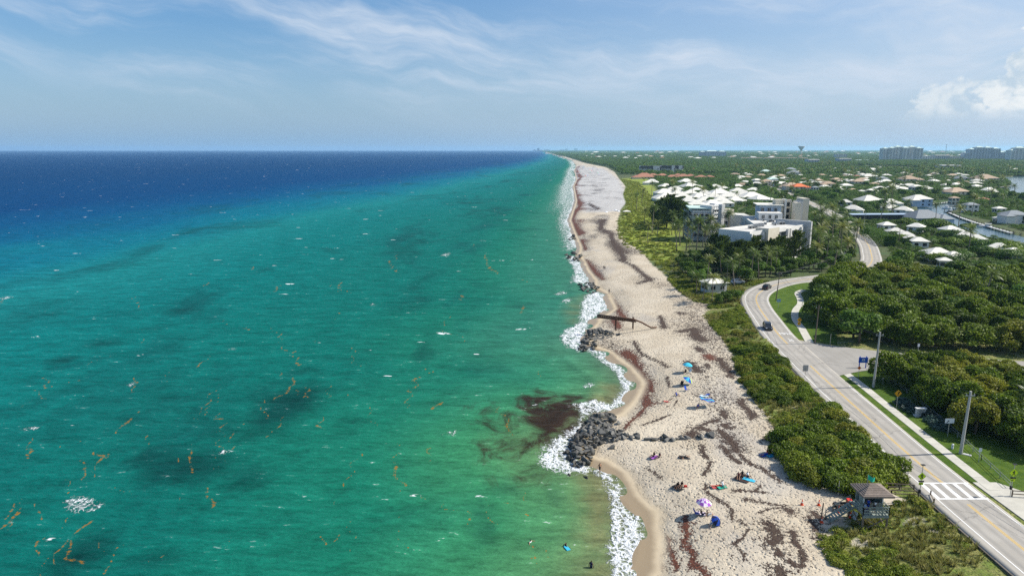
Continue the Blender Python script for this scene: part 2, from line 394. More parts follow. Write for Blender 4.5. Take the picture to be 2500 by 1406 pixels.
WR = [ # sea-wrack drifts on the sand: (is red, half width in px, points)
 (0, 2.5, [(1724, 1183), (1720, 1194), (1734, 1208), (1755, 1221), (1774, 1231), (1785, 1242), (1788, 1267)]), (0, 2.2, [(1803, 1271), (1820, 1281)]),
 (0, 2, [(1828, 1291), (1812, 1314), (1792, 1325), (1806, 1341), (1816, 1354), (1817, 1367)]),
 (1, 4, [(1672, 1264), (1675, 1287), (1678, 1303), (1672, 1319), (1672, 1331), (1691, 1346), (1689, 1365), (1694, 1379), (1718, 1394), (1728, 1405)]),
 (1, 3, [(1633, 1312), (1633, 1335), (1640, 1354), (1649, 1370), (1652, 1386)]), (1, 3, [(1603, 1293), (1604, 1341), (1606, 1373), (1614, 1387)]),
 (0, 10, [(1876, 1277), (1889, 1296), (1894, 1312), (1883, 1325)]), (0, 7, [(1899, 1341), (1907, 1354)]), (0, 9, [(1902, 1389), (1910, 1405)]),
 (0, 6, [(1926, 1368), (1947, 1381)]), (0, 5, [(1939, 1298), (1937, 1317), (1955, 1340), (1962, 1380)]), (0, 6, [(1922, 1244), (1932, 1252)]),
 (0, 5, [(1975, 1262), (1990, 1290), (2000, 1312)]), (0, 5, [(1985, 1250), (2005, 1268)]),
 (0, 3, [(1822, 1218), (1854, 1224), (1916, 1235)]), (0, 2, [(1916, 1236), (1878, 1242), (1856, 1250)]), (0, 2.2, [(1788, 1197), (1843, 1199), (1873, 1203)]),
 (0, 3, [(1857, 1184), (1843, 1199)]), (0, 5, [(1755, 1051), (1771, 1064), (1787, 1080), (1796, 1093), (1800, 1102)]),
 (0, 3, [(1755, 1088), (1774, 1099), (1787, 1117), (1809, 1131)]), (0, 2.6, [(1806, 1110), (1830, 1130), (1862, 1144), (1886, 1163), (1907, 1176)]),
 (0, 2, [(1715, 1088), (1716, 1104), (1726, 1117)]), (0, 2.2, [(1734, 1130), (1728, 1144), (1716, 1160)]), (0, 4, [(1704, 1043), (1731, 1050)]), (0, 4, [(1686, 1063), (1692, 1056)]),
 (0, 3, [(1870, 1070), (1894, 1083)]), (0, 4, [(1770, 1038), (1778, 1043)]), (0, 2, [(1579, 1142), (1614, 1165)]), (0, 2.5, [(1550, 1184), (1569, 1224), (1582, 1264)]),
 (1, 4, [(1527, 860), (1548, 876), (1553, 897)]), (1, 7.5, [(1553, 897), (1564, 916), (1569, 940), (1574, 964), (1580, 988)]), (1, 5, [(1585, 930), (1592, 955)]),
 (1, 3, [(1580, 988), (1564, 1009), (1540, 1028), (1527, 1044)]), (0, 2, [(1548, 833), (1561, 858), (1580, 871), (1612, 884), (1631, 897)]),
 (0, 3, [(1679, 884), (1692, 895), (1705, 906)]), (1, 3.5, [(1727, 868), (1737, 876)]), (0, 3, [(1756, 876), (1769, 895), (1782, 910), (1785, 919)]), (0, 2, [(1724, 889), (1730, 897)]),
 (0, 3, [(1700, 825), (1719, 830)]), (0, 2, [(1700, 849), (1713, 857)]), (0, 2, [(1764, 1004), (1769, 1018)]), (0, 3, [(1753, 1025), (1724, 1033), (1708, 1042)]),
 (0, 3, [(1812, 974), (1812, 988), (1830, 1004), (1836, 1020)]), (0, 1.6, [(1636, 1012), (1604, 1025), (1564, 1039)]), (0, 1.6, [(1628, 919), (1636, 945)]),
 (0, 0.9, [(1602, 981), (1622, 974.5), (1641, 974.5), (1654, 980), (1646, 986), (1649, 991.5), (1622, 991), (1602, 981)]),
 (1, 4, [(1478, 715), (1504, 744), (1516, 768), (1526, 778)]), (1, 5, [(1499, 782), (1511, 799)]),
 (1, 3, [(1427, 634), (1449, 662), (1473, 682)]), (0, 3, [(1511, 634), (1545, 648), (1571, 670), (1588, 682)]), (0, 2.2, [(1559, 691), (1588, 684)]),
 (0, 3, [(1660, 809), (1694, 804), (1698, 821), (1715, 828)]), (0, 2.5, [(1655, 763), (1665, 766)]), (0, 2, [(1610, 770), (1622, 800)]),
 (1, 3, [(1417, 403), (1406, 413), (1417, 434), (1401, 455), (1406, 476), (1417, 502), (1406, 517), (1396, 536), (1406, 559), (1417, 572)]),
 (0, 3.5, [(1471, 538), (1466, 559), (1492, 572), (1497, 593), (1516, 616), (1526, 637)]), (1, 3, [(1417, 588), (1432, 611)]), (0, 1.5, [(1437, 497), (1463, 512)])]

# --- terrain
gx, gy, gF = fan(42, 26000, 520, -0.04, 1.12, 470)
sd0 = shore_sd(gx, gy)
gx, gy, gF, _ = compact(gx, gy, gF, sd0 > -40 - gy * 0.02)
gzv, sdv, svv = ground_z(gx, gy, True)
wr = np.zeros(len(gx)); wrr = np.zeros(len(gx))
band = (sdv > 0) & (svv < 4)
bi = np.where(band)[0]
for red, w, pts in WR:
    L = px_line(pts); wm = w * px_scale(L[len(L) // 2], 2.0) * (1.75 if w > 1 else 1.15)
    dd = dist_pl(gx[bi], gy[bi], L); k = np.exp(-(dd / (wm * 1.1)) ** 2)
    k = np.maximum(k, 0.55 * np.exp(-(dd / (wm * 2.8)) ** 2))
    wr[bi] = np.maximum(wr[bi], k)
    if red: wrr[bi] = np.maximum(wrr[bi], k)
greyp = px_line([(1405, 405), (1470, 412), (1506, 440), (1518, 470), (1522, 500), (1505, 515), (1440, 517), (1416, 470), (1411, 440)])
gin = inpoly(gx, gy, greyp); gd = dist_pl(gx, gy, np.vstack([greyp, greyp[:1]]))
grey = np.where(gin, 1.0, np.exp(-(gd / 6.0) ** 2))
lawnp = px_line([(1512, 600), (1506, 545), (1528, 498), (1520, 475), (1527, 455), (1512, 437), (1580, 430), (1610, 470), (1650, 520), (1680, 600), (1640, 640), (1600, 640)])
lawn = smooth(np.where(inpoly(gx, gy, lawnp), 1, -1) * dist_pl(gx, gy, np.vstack([lawnp, lawnp[:1]])), -4, 6)
nearland = smooth(-gy, -240, -215) * (svv > -2)
me = np_mesh('ground', np.stack([gx, gy, gzv], 1), gF, [], smooth=True)
pattr(me, sd=sdv, sv=svv, wrack=wr, wred=wrr, grey=grey, lawn=lawn, dune=nearland)
m, t = newmat('sand_and_soil')
p = t.pos(); sd = t.attr('sd'); sv = t.attr('sv')
n1 = t.noise(p, 0.11, 5, 0.6); n2 = t.noise(p, 0.9, 5, 0.62); n3 = t.noise(p, 3.2, 3, 0.6)
sand = t.mix(t.mr(n1, 0.35, 0.65), (0.475, 0.400, 0.288), (0.568, 0.492, 0.370))
sand = t.mix(t.m('MULTIPLY', t.mr(n2, 0.38, 0.62), 0.30), sand, (0.42, 0.345, 0.255))
foot = t.n('ShaderNodeTexVoronoi', {'Vector': t.vm('ADD', p, t.vm('SCALE', t.noise(p, 1.3, 2, 0.5, col=True), scale=0.7)), 'Scale': 1.7}).outputs[0]
sand = t.mix(t.m('MULTIPLY', t.mr(foot, 0.42, 0.12), 0.30), sand, (0.36, 0.295, 0.22))
sand = t.mix(t.m('MULTIPLY', t.attr('grey'), 0.8), sand, (0.43, 0.425, 0.415))
gm = t.noise(t.mapv(p, (1, 0.45, 1), 0.25), 0.06, 4, 0.6)
sand = t.mix(t.m('MULTIPLY', t.mr(gm, 0.54, 0.68), 0.55), sand, (0.36, 0.335, 0.30))
# sparse weed specks all over the upper beach, denser inside the drifts
wn = t.noise(t.mapv(p, (1, 0.6, 1), -0.3), 2.0, 6, 0.70, 0.4); wn2 = t.noise(t.mapv(p, (1, 0.75, 1), 0.5), 5.0, 4, 0.65)
wa = t.attr('wrack')
wm = t.m('ADD', t.m('MULTIPLY', wn, 0.55), t.m('MULTIPLY', wn2, 0.45))
thr = t.mr(wa, 0.05, 0.95, 0.598, 0.40, 'LINEAR')
thr = t.m('SUBTRACT', thr, t.mr(t.noise(t.mapv(p, (1, 0.35, 1), 0.3), 0.045, 4, 0.6), 0.40, 0.70, 0.0, 0.12))
wmask = t.mr(t.m('SUBTRACT', wm, thr), 0.0, 0.035)
wmask = t.m('MULTIPLY', wmask, t.mr(sd, 2.6, 4.5))
wcol = t.mix(t.mr(t.m('DIVIDE', t.attr('wred'), t.m('MAXIMUM', wa, 0.02)), 0.5, 1.0), (0.075, 0.050, 0.034), (0.170, 0.052, 0.026))
wcol = t.mix(t.mr(wn2, 0.4, 0.65), wcol, (0.050, 0.030, 0.022))
wet = t.mr(t.m('ADD', sd, t.m('MULTIPLY', t.m('SUBTRACT', n1, 0.5), 2.5)), 1.5, 3.0, 1.0, 0.0)
damp = t.mr(t.m('ADD', sd, t.m('MULTIPLY', t.m('SUBTRACT', n1, 0.5), 3.0)), 2.8, 5.2, 1.0, 0.0)
sand = t.mix(t.m('MULTIPLY', damp, 0.75), sand, (0.52, 0.42, 0.275))
sand = t.mix(wet, sand, (0.270, 0.205, 0.125))
sandw = t.mix(wmask, sand, wcol)
# behind the vegetation edge: dune scrub near, leaf litter and lawn inland
vg = t.noise(p, 0.35, 5, 0.65); vg2 = t.noise(p, 2.6, 4, 0.65)
dune = t.mix(t.mr(vg, 0.40, 0.60), (0.23, 0.22, 0.07), (0.13, 0.175, 0.026))
dune = t.mix(t.m('MULTIPLY', t.mr(vg2, 0.45, 0.62), 0.7), dune, (0.070, 0.090, 0.020))
dune = t.mix(t.m('MULTIPLY', t.mr(t.noise(p, 0.22, 4, 0.6), 0.60, 0.70), 0.8), dune, (0.46, 0.40, 0.32))
lawnc = t.mix(t.mr(t.noise(t.mapv(p, (0.25, 1.6, 1), 0.05), 0.16, 5, 0.7), 0.40, 0.62), (0.26, 0.29, 0.030), (0.15, 0.215, 0.022))
lawnc = t.mix(t.m('MULTIPLY', t.mr(t.noise(p, 0.09, 4, 0.6), 0.50, 0.66), 0.5), lawnc, (0.20, 0.175, 0.065))
soil = t.mix(t.mr(vg, 0.35, 0.65), (0.055, 0.080, 0.020), (0.095, 0.100, 0.040))
soil = t.mix(t.mr(t.noise(p, 0.02, 4, 0.6), 0.52, 0.62), soil, (0.055, 0.095, 0.025))
land = t.mix(t.attr('dune'), soil, dune)
land = t.mix(t.attr('lawn'), land, lawnc)
vk = t.mr(t.m('ADD', sv, t.m('MULTIPLY', t.m('SUBTRACT', t.noise(p, 0.8, 4, 0.7), 0.5), 5.0)), -0.4, 0.8)
base = t.mix(vk, sandw, land)
h = t.m('ADD', t.m('MULTIPLY', t.mr(foot, 0.05, 0.45), 0.55), t.m('ADD', t.m('MULTIPLY', n2, 0.8), t.m('MULTIPLY', n3, 0.35)))
h = t.m('MULTIPLY', h, t.mr(damp, 0.0, 1.0, 1.0, 0.08, 'LINEAR'))
h = t.m('ADD', h, t.m('MULTIPLY', wmask, 0.35))
t.out(t.pbr(base, t.mr(wet, 0, 1, 0.9, 0.35), 0, 0.25, t.bump(h, 1.0, 0.22)))
me.materials.append(m)
tag(obj('ground', me), 'sand beach and low coastal land running to the horizon', None, None, 'structure')

# --- sea
x_, y_, F_ = fan(38, 25500, 600, -1.15, 0.42, 600)
sd0 = shore_sd(x_, y_)
x_, y_, F_, _ = compact(x_, y_, F_, sd0 < 14)
sd_ = -shore_sd(x_, y_)
foam = np.zeros(len(x_)); weed = np.zeros(len(x_)); sarg = np.zeros(len(x_)); reef = np.zeros(len(x_)); tan = np.zeros(len(x_))
near = np.where((sd_ < 70) & (y_ < 1500))[0]
def soft_poly(idx, pts, edge):
    q = PL(pts, 0.0); X, Y = x_[idx], y_[idx]; s_ = np.where(inpoly(X, Y, q), 1, -1) * dist_pl(X, Y, np.vstack([q, q[:1]]))
    return smooth(s_, -edge, edge * 0.6)
FOAM = [
 ([(1482, 1152), (1500, 1180), (1518, 1214), (1540, 1236), (1558, 1255), (1552, 1288), (1566, 1317), (1558, 1346), (1560, 1380), (1528, 1410), (1480, 1420), (1500, 1395), (1488, 1340),
   (1497, 1300), (1494, 1250), (1492, 1215), (1484, 1180)], 1.0, 1.0),
 ([(1320, 1112), (1340, 1085), (1372, 1068), (1395, 1050), (1420, 1035), (1400, 1080), (1396, 1110), (1420, 1130), (1445, 1140), (1420, 1152), (1370, 1152), (1335, 1140)], 2.0, 1.0),
 ([(1400, 990), (1450, 980), (1490, 985), (1512, 965), (1520, 940), (1505, 910), (1480, 890), (1450, 866), (1480, 872), (1508, 890), (1526, 908), (1545, 934), (1536, 958), (1518, 985), (1494, 1006), (1450, 1006), (1425, 1015)], 1.2, 0.95),
 ([(1368, 828), (1385, 805), (1410, 792), (1432, 780), (1442, 776), (1432, 800), (1420, 835), (1440, 855), (1420, 858), (1390, 848)], 1.5, 1.0),
 ([(1420, 762), (1422, 740), (1432, 722), (1450, 712), (1470, 716), (1478, 732), (1486, 754), (1460, 770), (1440, 782), (1415, 790)], 1.5, 1.0),
 ([(1395, 690), (1405, 670), (1402, 655), (1392, 640), (1385, 625), (1405, 625), (1416, 641), (1424, 658), (1440, 684), (1428, 692)], 2.0, 0.95),
 ([(1382, 612), (1380, 595), (1372, 565), (1364, 540), (1370, 515), (1376, 490), (1372, 465), (1376, 440), (1386, 420), (1400, 414), (1400, 440), (1396, 455), (1401, 491), (1391, 517), (1384, 538), (1392, 564), (1407, 603)], 5.0, 0.66),
 ([(1384, 575), (1389, 562), (1381, 538), (1388, 517), (1399, 491), (1394, 455), (1403, 440), (1410, 440), (1402, 455), (1407, 491), (1397, 517), (1389, 538), (1397, 564), (1412, 603), (1400, 606)], 2.5, 1.0)]
for pts, e, a in FOAM: foam[near] = np.maximum(foam[near], a * soft_poly(near, pts, e))
CAPS = [[(158, 1222), (175, 1212), (215, 1216), (252, 1232), (235, 1242), (190, 1246), (165, 1238)], [(1426, 946), (1437, 934), (1447, 938), (1440, 946)], [(1355, 719), (1372, 712), (1384, 715), (1372, 720)],
        [(1078, 624), (1092, 618), (1100, 621), (1090, 626)], [(1088, 1060), (1100, 1053), (1108, 1052), (1102, 1062)], [(530, 1104), (545, 1101), (552, 1103), (540, 1106)], [(310, 938), (320, 935), (326, 937), (318, 941)],
        [(58, 1047), (75, 1042), (92, 1041), (90, 1045), (70, 1049)], [(-5, 730), (15, 724), (30, 725), (10, 731)], [(560, 851), (572, 848), (577, 851)], [(898, 745), (912, 742), (916, 745)], [(1370, 735), (1388, 728), (1392, 733), (1380, 740)]]
for q in CAPS:
    Lq = PL(q, 0.0); c_ = Lq.mean(0); rr_ = np.linalg.norm(Lq - c_, axis=1).max() + 3; ii = np.where((abs(x_ - c_[0]) < rr_) & (abs(y_ - c_[1]) < rr_))[0]
    if len(ii): foam[ii] = np.maximum(foam[ii], 0.72 * soft_poly(ii, q, 0.7 + 0.003 * c_[1]))
edge = np.exp(-((sd_ - 0.3) / (0.9 + 0.004 * y_)) ** 2) * (0.55 + 0.45 * np.sin(y_ * 0.11 + 2 * np.sin(y_ * 0.047)))
foam = np.maximum(foam, edge * (y_ < 6000))
faro = np.exp(-((sd_ - 9) / 10.0) ** 2) * smooth(y_, 480, 700) * 0.7; foam = np.maximum(foam, faro)
mid = np.where((sd_ < 260) & (y_ < 900))[0]
weed[mid] = soft_poly(mid, [(1288, 990), (1310, 968), (1350, 970), (1400, 978), (1440, 985), (1425, 1012), (1400, 1040), (1370, 1062), (1330, 1080), (1300, 1090), (1310, 1050), (1290, 1020)], 9.0)
weed[mid] = np.maximum(weed[mid], 0.55 * soft_poly(mid, [(1180, 1000), (1290, 990), (1310, 1100), (1310, 1160), (1250, 1170), (1200, 1120)], 9.0))
SG = [[(265, 870), (234, 878), (203, 894)], [(182, 917), (165, 925)], [(118, 943), (152, 941)], [(200, 926), (165, 935)], [(80, 952), (100, 965), (110, 978)], [(60, 990), (100, 972)],
      [(655, 798), (683, 817), (684, 838)], [(684, 845), (710, 860), (730, 885), (722, 893)], [(862, 850), (855, 875), (862, 890), (880, 895)], [(760, 833), (768, 835)], [(540, 1010), (533, 1040), (525, 1055)],
      [(328, 1008), (305, 1040), (290, 1060)], [(900, 985), (903, 1015), (908, 1040)], [(650, 975), (643, 984)], [(710, 955), (730, 958), (735, 970), (755, 978)], [(802, 940), (797, 972)], [(850, 955), (857, 970)],
      [(972, 1108), (960, 1145), (980, 1178), (967, 1205)], [(980, 1255), (977, 1300), (995, 1345)], [(1082, 1220), (1095, 1240), (1130, 1255), (1150, 1275)], [(1016, 1212), (1021, 1228)],
      [(218, 1265), (205, 1295), (180, 1318), (150, 1345), (135, 1355), (150, 1378)], [(238, 1318), (233, 1342), (255, 1355)], [(288, 1340), (280, 1362), (270, 1375), (258, 1392)], [(118, 1365), (98, 1395), (90, 1420)],
      [(5, 1285), (25, 1255), (18, 1232)], [(192, 1190), (172, 1205)], [(242, 1100), (235, 1145)], [(560, 1290), (562, 1335)], [(418, 1340), (403, 1362)], [(1287, 1368), (1312, 1362), (1340, 1362), (1325, 1330)],
      [(1215, 990), (1245, 1040), (1255, 1060)], [(1200, 1068), (1206, 1076)], [(820, 1215), (818, 1225)], [(780, 680), (786, 692)], [(832, 690), (825, 712)], [(822, 762), (812, 792)], [(578, 796), (603, 804)],
      [(1085, 770), (1083, 805), (1125, 825), (1140, 845)], [(1185, 620), (1190, 650), (1215, 670)], [(1240, 630), (1258, 652)], [(945, 635), (970, 665)], [(850, 708), (858, 716)], [(490, 905), (500, 900)],
      [(630, 1012), (612, 1030)], [(1050, 1095), (1040, 1120)], [(860, 1260), (868, 1350)], [(1265, 680), (1290, 686)], [(1150, 595), (1158, 602)], [(510, 690), (490, 700)], [(370, 1370), (372, 1395)], [(1230, 1222), (1240, 1225)]]
sidx = np.where((y_ < 520) & (x_ > -260) & (sd_ > 4))[0]
rs = random.Random(21)
for _ in range(60):
    a_, c_ = rs.uniform(0, 1330), rs.uniform(600, 1390) ; q = rs.uniform(-.6, .6); ln = rs.uniform(12, 75) * (c_ - 380) / 700; pts_ = [(a_, c_)]
    for _k in range(rs.randint(2, 4)): q += rs.uniform(-.8, .8); pts_.append((pts_[-1][0] + ln * .35 * sin(q) - ln * .12, pts_[-1][1] + ln * .35 * cos(q)))
    SG.append(pts_)
wx_ = 0.9 * wobble(x_[sidx] * 2.5, y_[sidx] * 2.5) * 3; wy_ = 0.9 * wobble(y_[sidx] * 2.2 + 7, x_[sidx] * 2.2) * 3
WXY = np.zeros((len(x_), 2)); WXY[sidx, 0] = wx_; WXY[sidx, 1] = wy_
for k, pts in enumerate(SG):
    L = PL(pts, 0.0); w = 1.6 * px_scale(L[0]); q = np.hypot(*(L[-1] - L[0])) + 6
    s2 = sidx[(abs(x_[sidx] - L[:, 0].mean()) < q) & (abs(y_[sidx] - L[:, 1].mean()) < q)]
    dd = dist_pl(x_[s2] + WXY[s2, 0], y_[s2] + WXY[s2, 1], L); sarg[s2] = np.maximum(sarg[s2], np.exp(-(dd / (w * (1.7 + 0.9 * sin(k * 3.1)))) ** 2))
RF = [(700, 990, 95, 60, 1.0), (640, 960, 70, 30, .6), (740, 900, 60, 26, .5), (880, 880, 70, 34, .5), (480, 1150, 150, 45, .75), (350, 1120, 60, 32, .6), (600, 1170, 110, 45, .7), (560, 1050, 80, 22, .5), (200, 1350, 120, 50, .65),
      (380, 1370, 80, 36, .6), (160, 880, 40, 14, .6), (260, 838, 60, 14, .6), (90, 930, 60, 16, .5), (385, 802, 40, 8, .5), (1000, 600, 60, 30, .55), (1010, 720, 45, 60, .5), (1040, 850, 35, 70, .55), (1220, 520, 120, 20, .5),
      (1130, 495, 70, 10, .5), (830, 610, 60, 10, .45), (460, 760, 60, 8, .4), (1270, 560, 60, 22, .4), (1180, 1290, 60, 80, .45), (1230, 1180, 60, 40, .5), (1360, 1230, 30, 60, .35), (1150, 690, 60, 40, .35), (1270, 760, 50, 50, .35), (1180, 900, 70, 60, .35), (820, 1040, 90, 40, .5)]
midr = np.where(y_ < 1100)[0]
for cx, cy_, rx, ry, a in RF:
    c = P(cx, cy_, 0.0); ex = rx * px_scale(c); ey = np.linalg.norm(P(cx, cy_ - ry, 0.0) - P(cx, cy_ + ry, 0.0)) / 2
    k = ((x_[midr] - c[0]) / ex) ** 2 + ((y_[midr] - c[1]) / ey) ** 2
    reef[midr] = np.maximum(reef[midr], a * np.exp(-k * 0.9))
tan[near] = np.maximum(tan[near], soft_poly(near, [(1420, 1160), (1455, 1142), (1482, 1156), (1494, 1200), (1500, 1300), (1500, 1410), (1415, 1420), (1425, 1330), (1440, 1260)], 4.0))
tan[near] = np.maximum(tan[near], 0.8 * soft_poly(near, [(1440, 985), (1450, 950), (1470, 935), (1500, 940), (1515, 955), (1500, 985)], 2.0))
tan[near] = np.maximum(tan[near], 0.6 * soft_poly(near, [(1400, 790), (1380, 760), (1395, 730), (1430, 720), (1425, 760)], 4.0))
sz = 0.05 * np.sin(y_ * 0.5 + 0.8 * np.sin(x_ * 0.07)) * np.sin(x_ * 0.31) * (y_ < 300)
sz += 0.30 * np.exp(-((sd_ - 7 - 2.5 * np.sin(y_ * 0.09)) / 1.6) ** 2) * (y_ < 320) * (0.5 + 0.5 * np.sin(y_ * 0.05 + 1))
me = np_mesh('sea', np.stack([x_, y_, sz], 1), F_, [], smooth=True)
pattr(me, off=sd_, foam=foam, weed=weed, sarg=sarg, reef=reef, tan=tan)
m, t = newmat('sea_water')
p = t.pos(); off = t.attr('off')
big = t.noise(t.mapv(p, (1, 0.30, 1), -0.1), 0.010, 5, 0.6, 0.5)
offw = t.m('ADD', off, t.m('MULTIPLY', t.m('SUBTRACT', big, 0.5), t.mr(off, 30, 700, 20, 330, 'LINEAR')))
far_k = t.m('ADD', 1.0, t.m('DIVIDE', t.n('ShaderNodeSeparateXYZ', {0: p}).outputs[1], 2600.0))
f = t.m('DIVIDE', t.m('MULTIPLY', offw, far_k), 1500.0)
base = t.ramp(f, [(0.0, (0.12, 0.15, 0.070)), (0.005, (0.075, 0.200, 0.080)), (0.012, (0.030, 0.180, 0.080)), (0.022, (0.008, 0.132, 0.080)), (0.045, (0.003, 0.112, 0.088)), (0.11, (0.002, 0.126, 0.120)),
                  (0.15, (0.006, 0.150, 0.150)), (0.19, (0.002, 0.122, 0.162)), (0.24, (0.001, 0.088, 0.160)), (0.30, (0.0005, 0.058, 0.146)), (0.40, (0.0003, 0.040, 0.124)), (1.0, (0.0003, 0.034, 0.108))])
shal = t.m('MULTIPLY', t.mr(t.n('ShaderNodeSeparateXYZ', {0: p}).outputs[1], 105, 190), t.mr(f, 0.032, 0.012))
base = t.mix(t.m('MULTIPLY', shal, 0.75), base, (0.022, 0.135, 0.100))
patch = t.mr(t.noise(t.mapv(p, (1, 0.4, 1), 0.15, (9, 4, 0)), 0.022, 5, 0.62, 0.6), 0.50, 0.72)
patch = t.m('MULTIPLY', patch, t.m('MULTIPLY', t.mr(off, 18, 50), t.mr(off, 420, 250)))
base = t.mix(t.m('MULTIPLY', patch, 0.65), base, (0.003, 0.050, 0.050))
base = t.mix(t.m('MULTIPLY', t.attr('tan'), t.mr(t.noise(p, 0.10, 4, 0.6), 0.35, 0.65, 0.25, 0.80)), base, (0.165, 0.150, 0.068))
rn = t.noise(t.mapv(p, (1, 0.7, 1), 0.3), 0.06, 5, 0.62, 0.4)
rk = t.mr(t.m('ADD', t.m('MULTIPLY', t.attr('reef'), 0.85), t.m('MULTIPLY', t.m('SUBTRACT', rn, 0.5), 1.5)), 0.12, 0.85)
rk = t.m('MULTIPLY', rk, t.mr(t.attr('reef'), 0.02, 0.18))
base = t.mix(t.m('MULTIPLY', rk, 0.80), base, (0.002, 0.030, 0.028))
wk = t.mr(t.m('ADD', t.m('MULTIPLY', t.attr('weed'), 1.0), t.m('MULTIPLY', t.m('SUBTRACT', t.noise(t.mapv(p, (1, 0.8, 1), 0.2), 0.16, 6, 0.68, 0.8), 0.5), 2.6)), 0.15, 0.95)
wk = t.m('MULTIPLY', wk, t.mr(t.attr('weed'), 0.03, 0.2))
base = t.mix(t.m('MULTIPLY', wk, 0.95), base, (0.026, 0.010, 0.008))
# chop
w1 = t.noise(t.mapv(p, (0.8, 2.4, 1), radians(24)), 0.12, 5, 0.62, 0.3)
w2 = t.noise(t.mapv(p, (0.8, 2.2, 1), radians(20)), 0.55, 5, 0.62, 0.4)
w3 = t.noise(t.mapv(p, (1.0, 1.7, 1), radians(20)), 2.3, 4, 0.6)
wh = t.m('ADD', t.m('MULTIPLY', w1, 2.4), t.m('ADD', t.m('MULTIPLY', w2, 0.75), t.m('MULTIPLY', w3, 0.22)))
tone = t.mr(t.m('ADD', t.m('MULTIPLY', w1, 0.55), t.m('MULTIPLY', w2, 0.45)), 0.36, 0.64, 0.66, 1.34, 'LINEAR')
base = t.vm('SCALE', base, scale=tone)
# streaks of foam on the crests and scattered whitecaps
crest = t.m('MULTIPLY', t.mr(t.m('ADD', t.m('MULTIPLY', w2, 0.7), t.m('MULTIPLY', w3, 0.3)), 0.585, 0.68), t.mr(w1, 0.52, 0.66))
crest = t.m('MULTIPLY', crest, t.mr(off, 400, 60, 0.25, 0.65, 'LINEAR'))
cap = t.noise(t.mapv(p, (1, 2.2, 1), radians(6), (31, 7, 0)), 0.075, 4, 0.58, 0.2)
capf = t.noise(t.mapv(p, (1, 1.2, 1), radians(6)), 0.7, 3, 0.6)
caps = t.m('MULTIPLY', t.mr(cap, 0.695, 0.715), t.mr(capf, 0.40, 0.52))
caps2 = t.mr(t.noise(t.mapv(p, (1, 0.55, 1), radians(4)), 0.045, 5, 0.66), 0.70, 0.715)
caps = t.m('MAXIMUM', caps, t.m('MULTIPLY', caps2, t.mr(off, 350, 700)))
caps3 = t.mr(t.noise(t.mapv(p, (1, 0.14, 1), 0.0, (3, 11, 0)), 0.075, 3, 0.62), 0.715, 0.735)
caps = t.m('MAXIMUM', caps, t.m('MULTIPLY', caps3, t.mr(off, 250, 600)))
fo = t.attr('foam')
fn = t.noise(p, 1.3, 6, 0.62, 0.9); fn2 = t.noise(t.mapv(p, (1.6, 0.6, 1), 0.2), 0.42, 4, 0.6, 0.8)
lace = t.n('ShaderNodeTexVoronoi', {'Vector': t.vm('ADD', p, t.vm('SCALE', t.noise(p, 0.8, 3, 0.6, col=True), scale=1.6)), 'Scale': 1.05}, feature='DISTANCE_TO_EDGE').outputs[0]
fm = t.m('ADD', t.m('MULTIPLY', fo, 0.76), t.m('ADD', t.m('MULTIPLY', t.m('SUBTRACT', fn, 0.5), 1.25), t.m('MULTIPLY', t.m('SUBTRACT', fn2, 0.5), 1.7)))
fm = t.m('ADD', fm, t.mr(lace, 0.0, 0.22, 0.22, -0.22))
fmask = t.m('MULTIPLY', t.mr(fm, 0.30, 0.92), t.mr(fo, 0.02, 0.14))
white = t.m('MAXIMUM', fmask, t.m('MAXIMUM', crest, caps), clamp=True)
sn = t.noise(p, 0.9, 6, 0.75, 0.8)
sk = t.mr(t.m('ADD', t.m('MULTIPLY', t.attr('sarg'), 0.40), t.m('MULTIPLY', t.m('SUBTRACT', sn, 0.5), 1.6)), 0.30, 0.44)
sk = t.m('MULTIPLY', sk, t.mr(t.attr('sarg'), 0.05, 0.25))
base = t.mix(t.m('MULTIPLY', sk, 0.85), base, (0.26, 0.125, 0.016))
base = t.mix(white, base, (0.70, 0.72, 0.72))
hh = t.m('ADD', wh, t.m('MULTIPLY', fmask, t.m('MULTIPLY', fn, 2.2)))
nb = t.bump(hh, 0.6, 0.6)
dif = t.n('ShaderNodeBsdfDiffuse', {'Color': base, 'Normal': nb}).outputs[0]
gl = t.n('ShaderNodeBsdfGlossy', {'Color': (0.9, 0.95, 1.0, 1), 'Roughness': 0.22, 'Normal': nb}).outputs[0]
fr = t.n('ShaderNodeFresnel', {'IOR': 1.33, 'Normal': nb}).outputs[0]
gk = t.m('MULTIPLY', t.m('MINIMUM', fr, 0.30), t.mr(white, 0, 1, 0.15, 0.0))
t.out(t.n('ShaderNodeMixShader', {0: gk, 1: dif, 2: gl}).outputs[0])
me.materials.append(m)
tag(obj('sea', me), 'green to deep blue sea with whitecaps and floating weed', None, None, 'structure')
# --- canal, lagoon and far channel
m, t = newmat('canal_water'); p = t.pos()
t.out(t.pbr(t.mix(t.noise(p, 0.03, 3), (0.030, 0.075, 0.100), (0.045, 0.105, 0.135)), 0.12, 0, 0.35, t.bump(t.noise(t.mapv(p, (1, 2, 1)), 0.9, 4), 0.35, 0.15)))
for nm, c, lb in zip(('canal_water', 'lagoon_water', 'channel_water'), CANALS, ('narrow blue canal between docks and villas', 'open blue lagoon behind the canal houses', 'thin pale channel along the mangroves')):
    ctr = c.mean(0); mb = MB(); q = c + (c - ctr) / np.linalg.norm(c - ctr, axis=1)[:, None] * 8
    mb.poly([(a, b, 3.0) for a, b in q]); tag(obj(nm, mb.build(nm, m)), lb, None, None, 'structure')

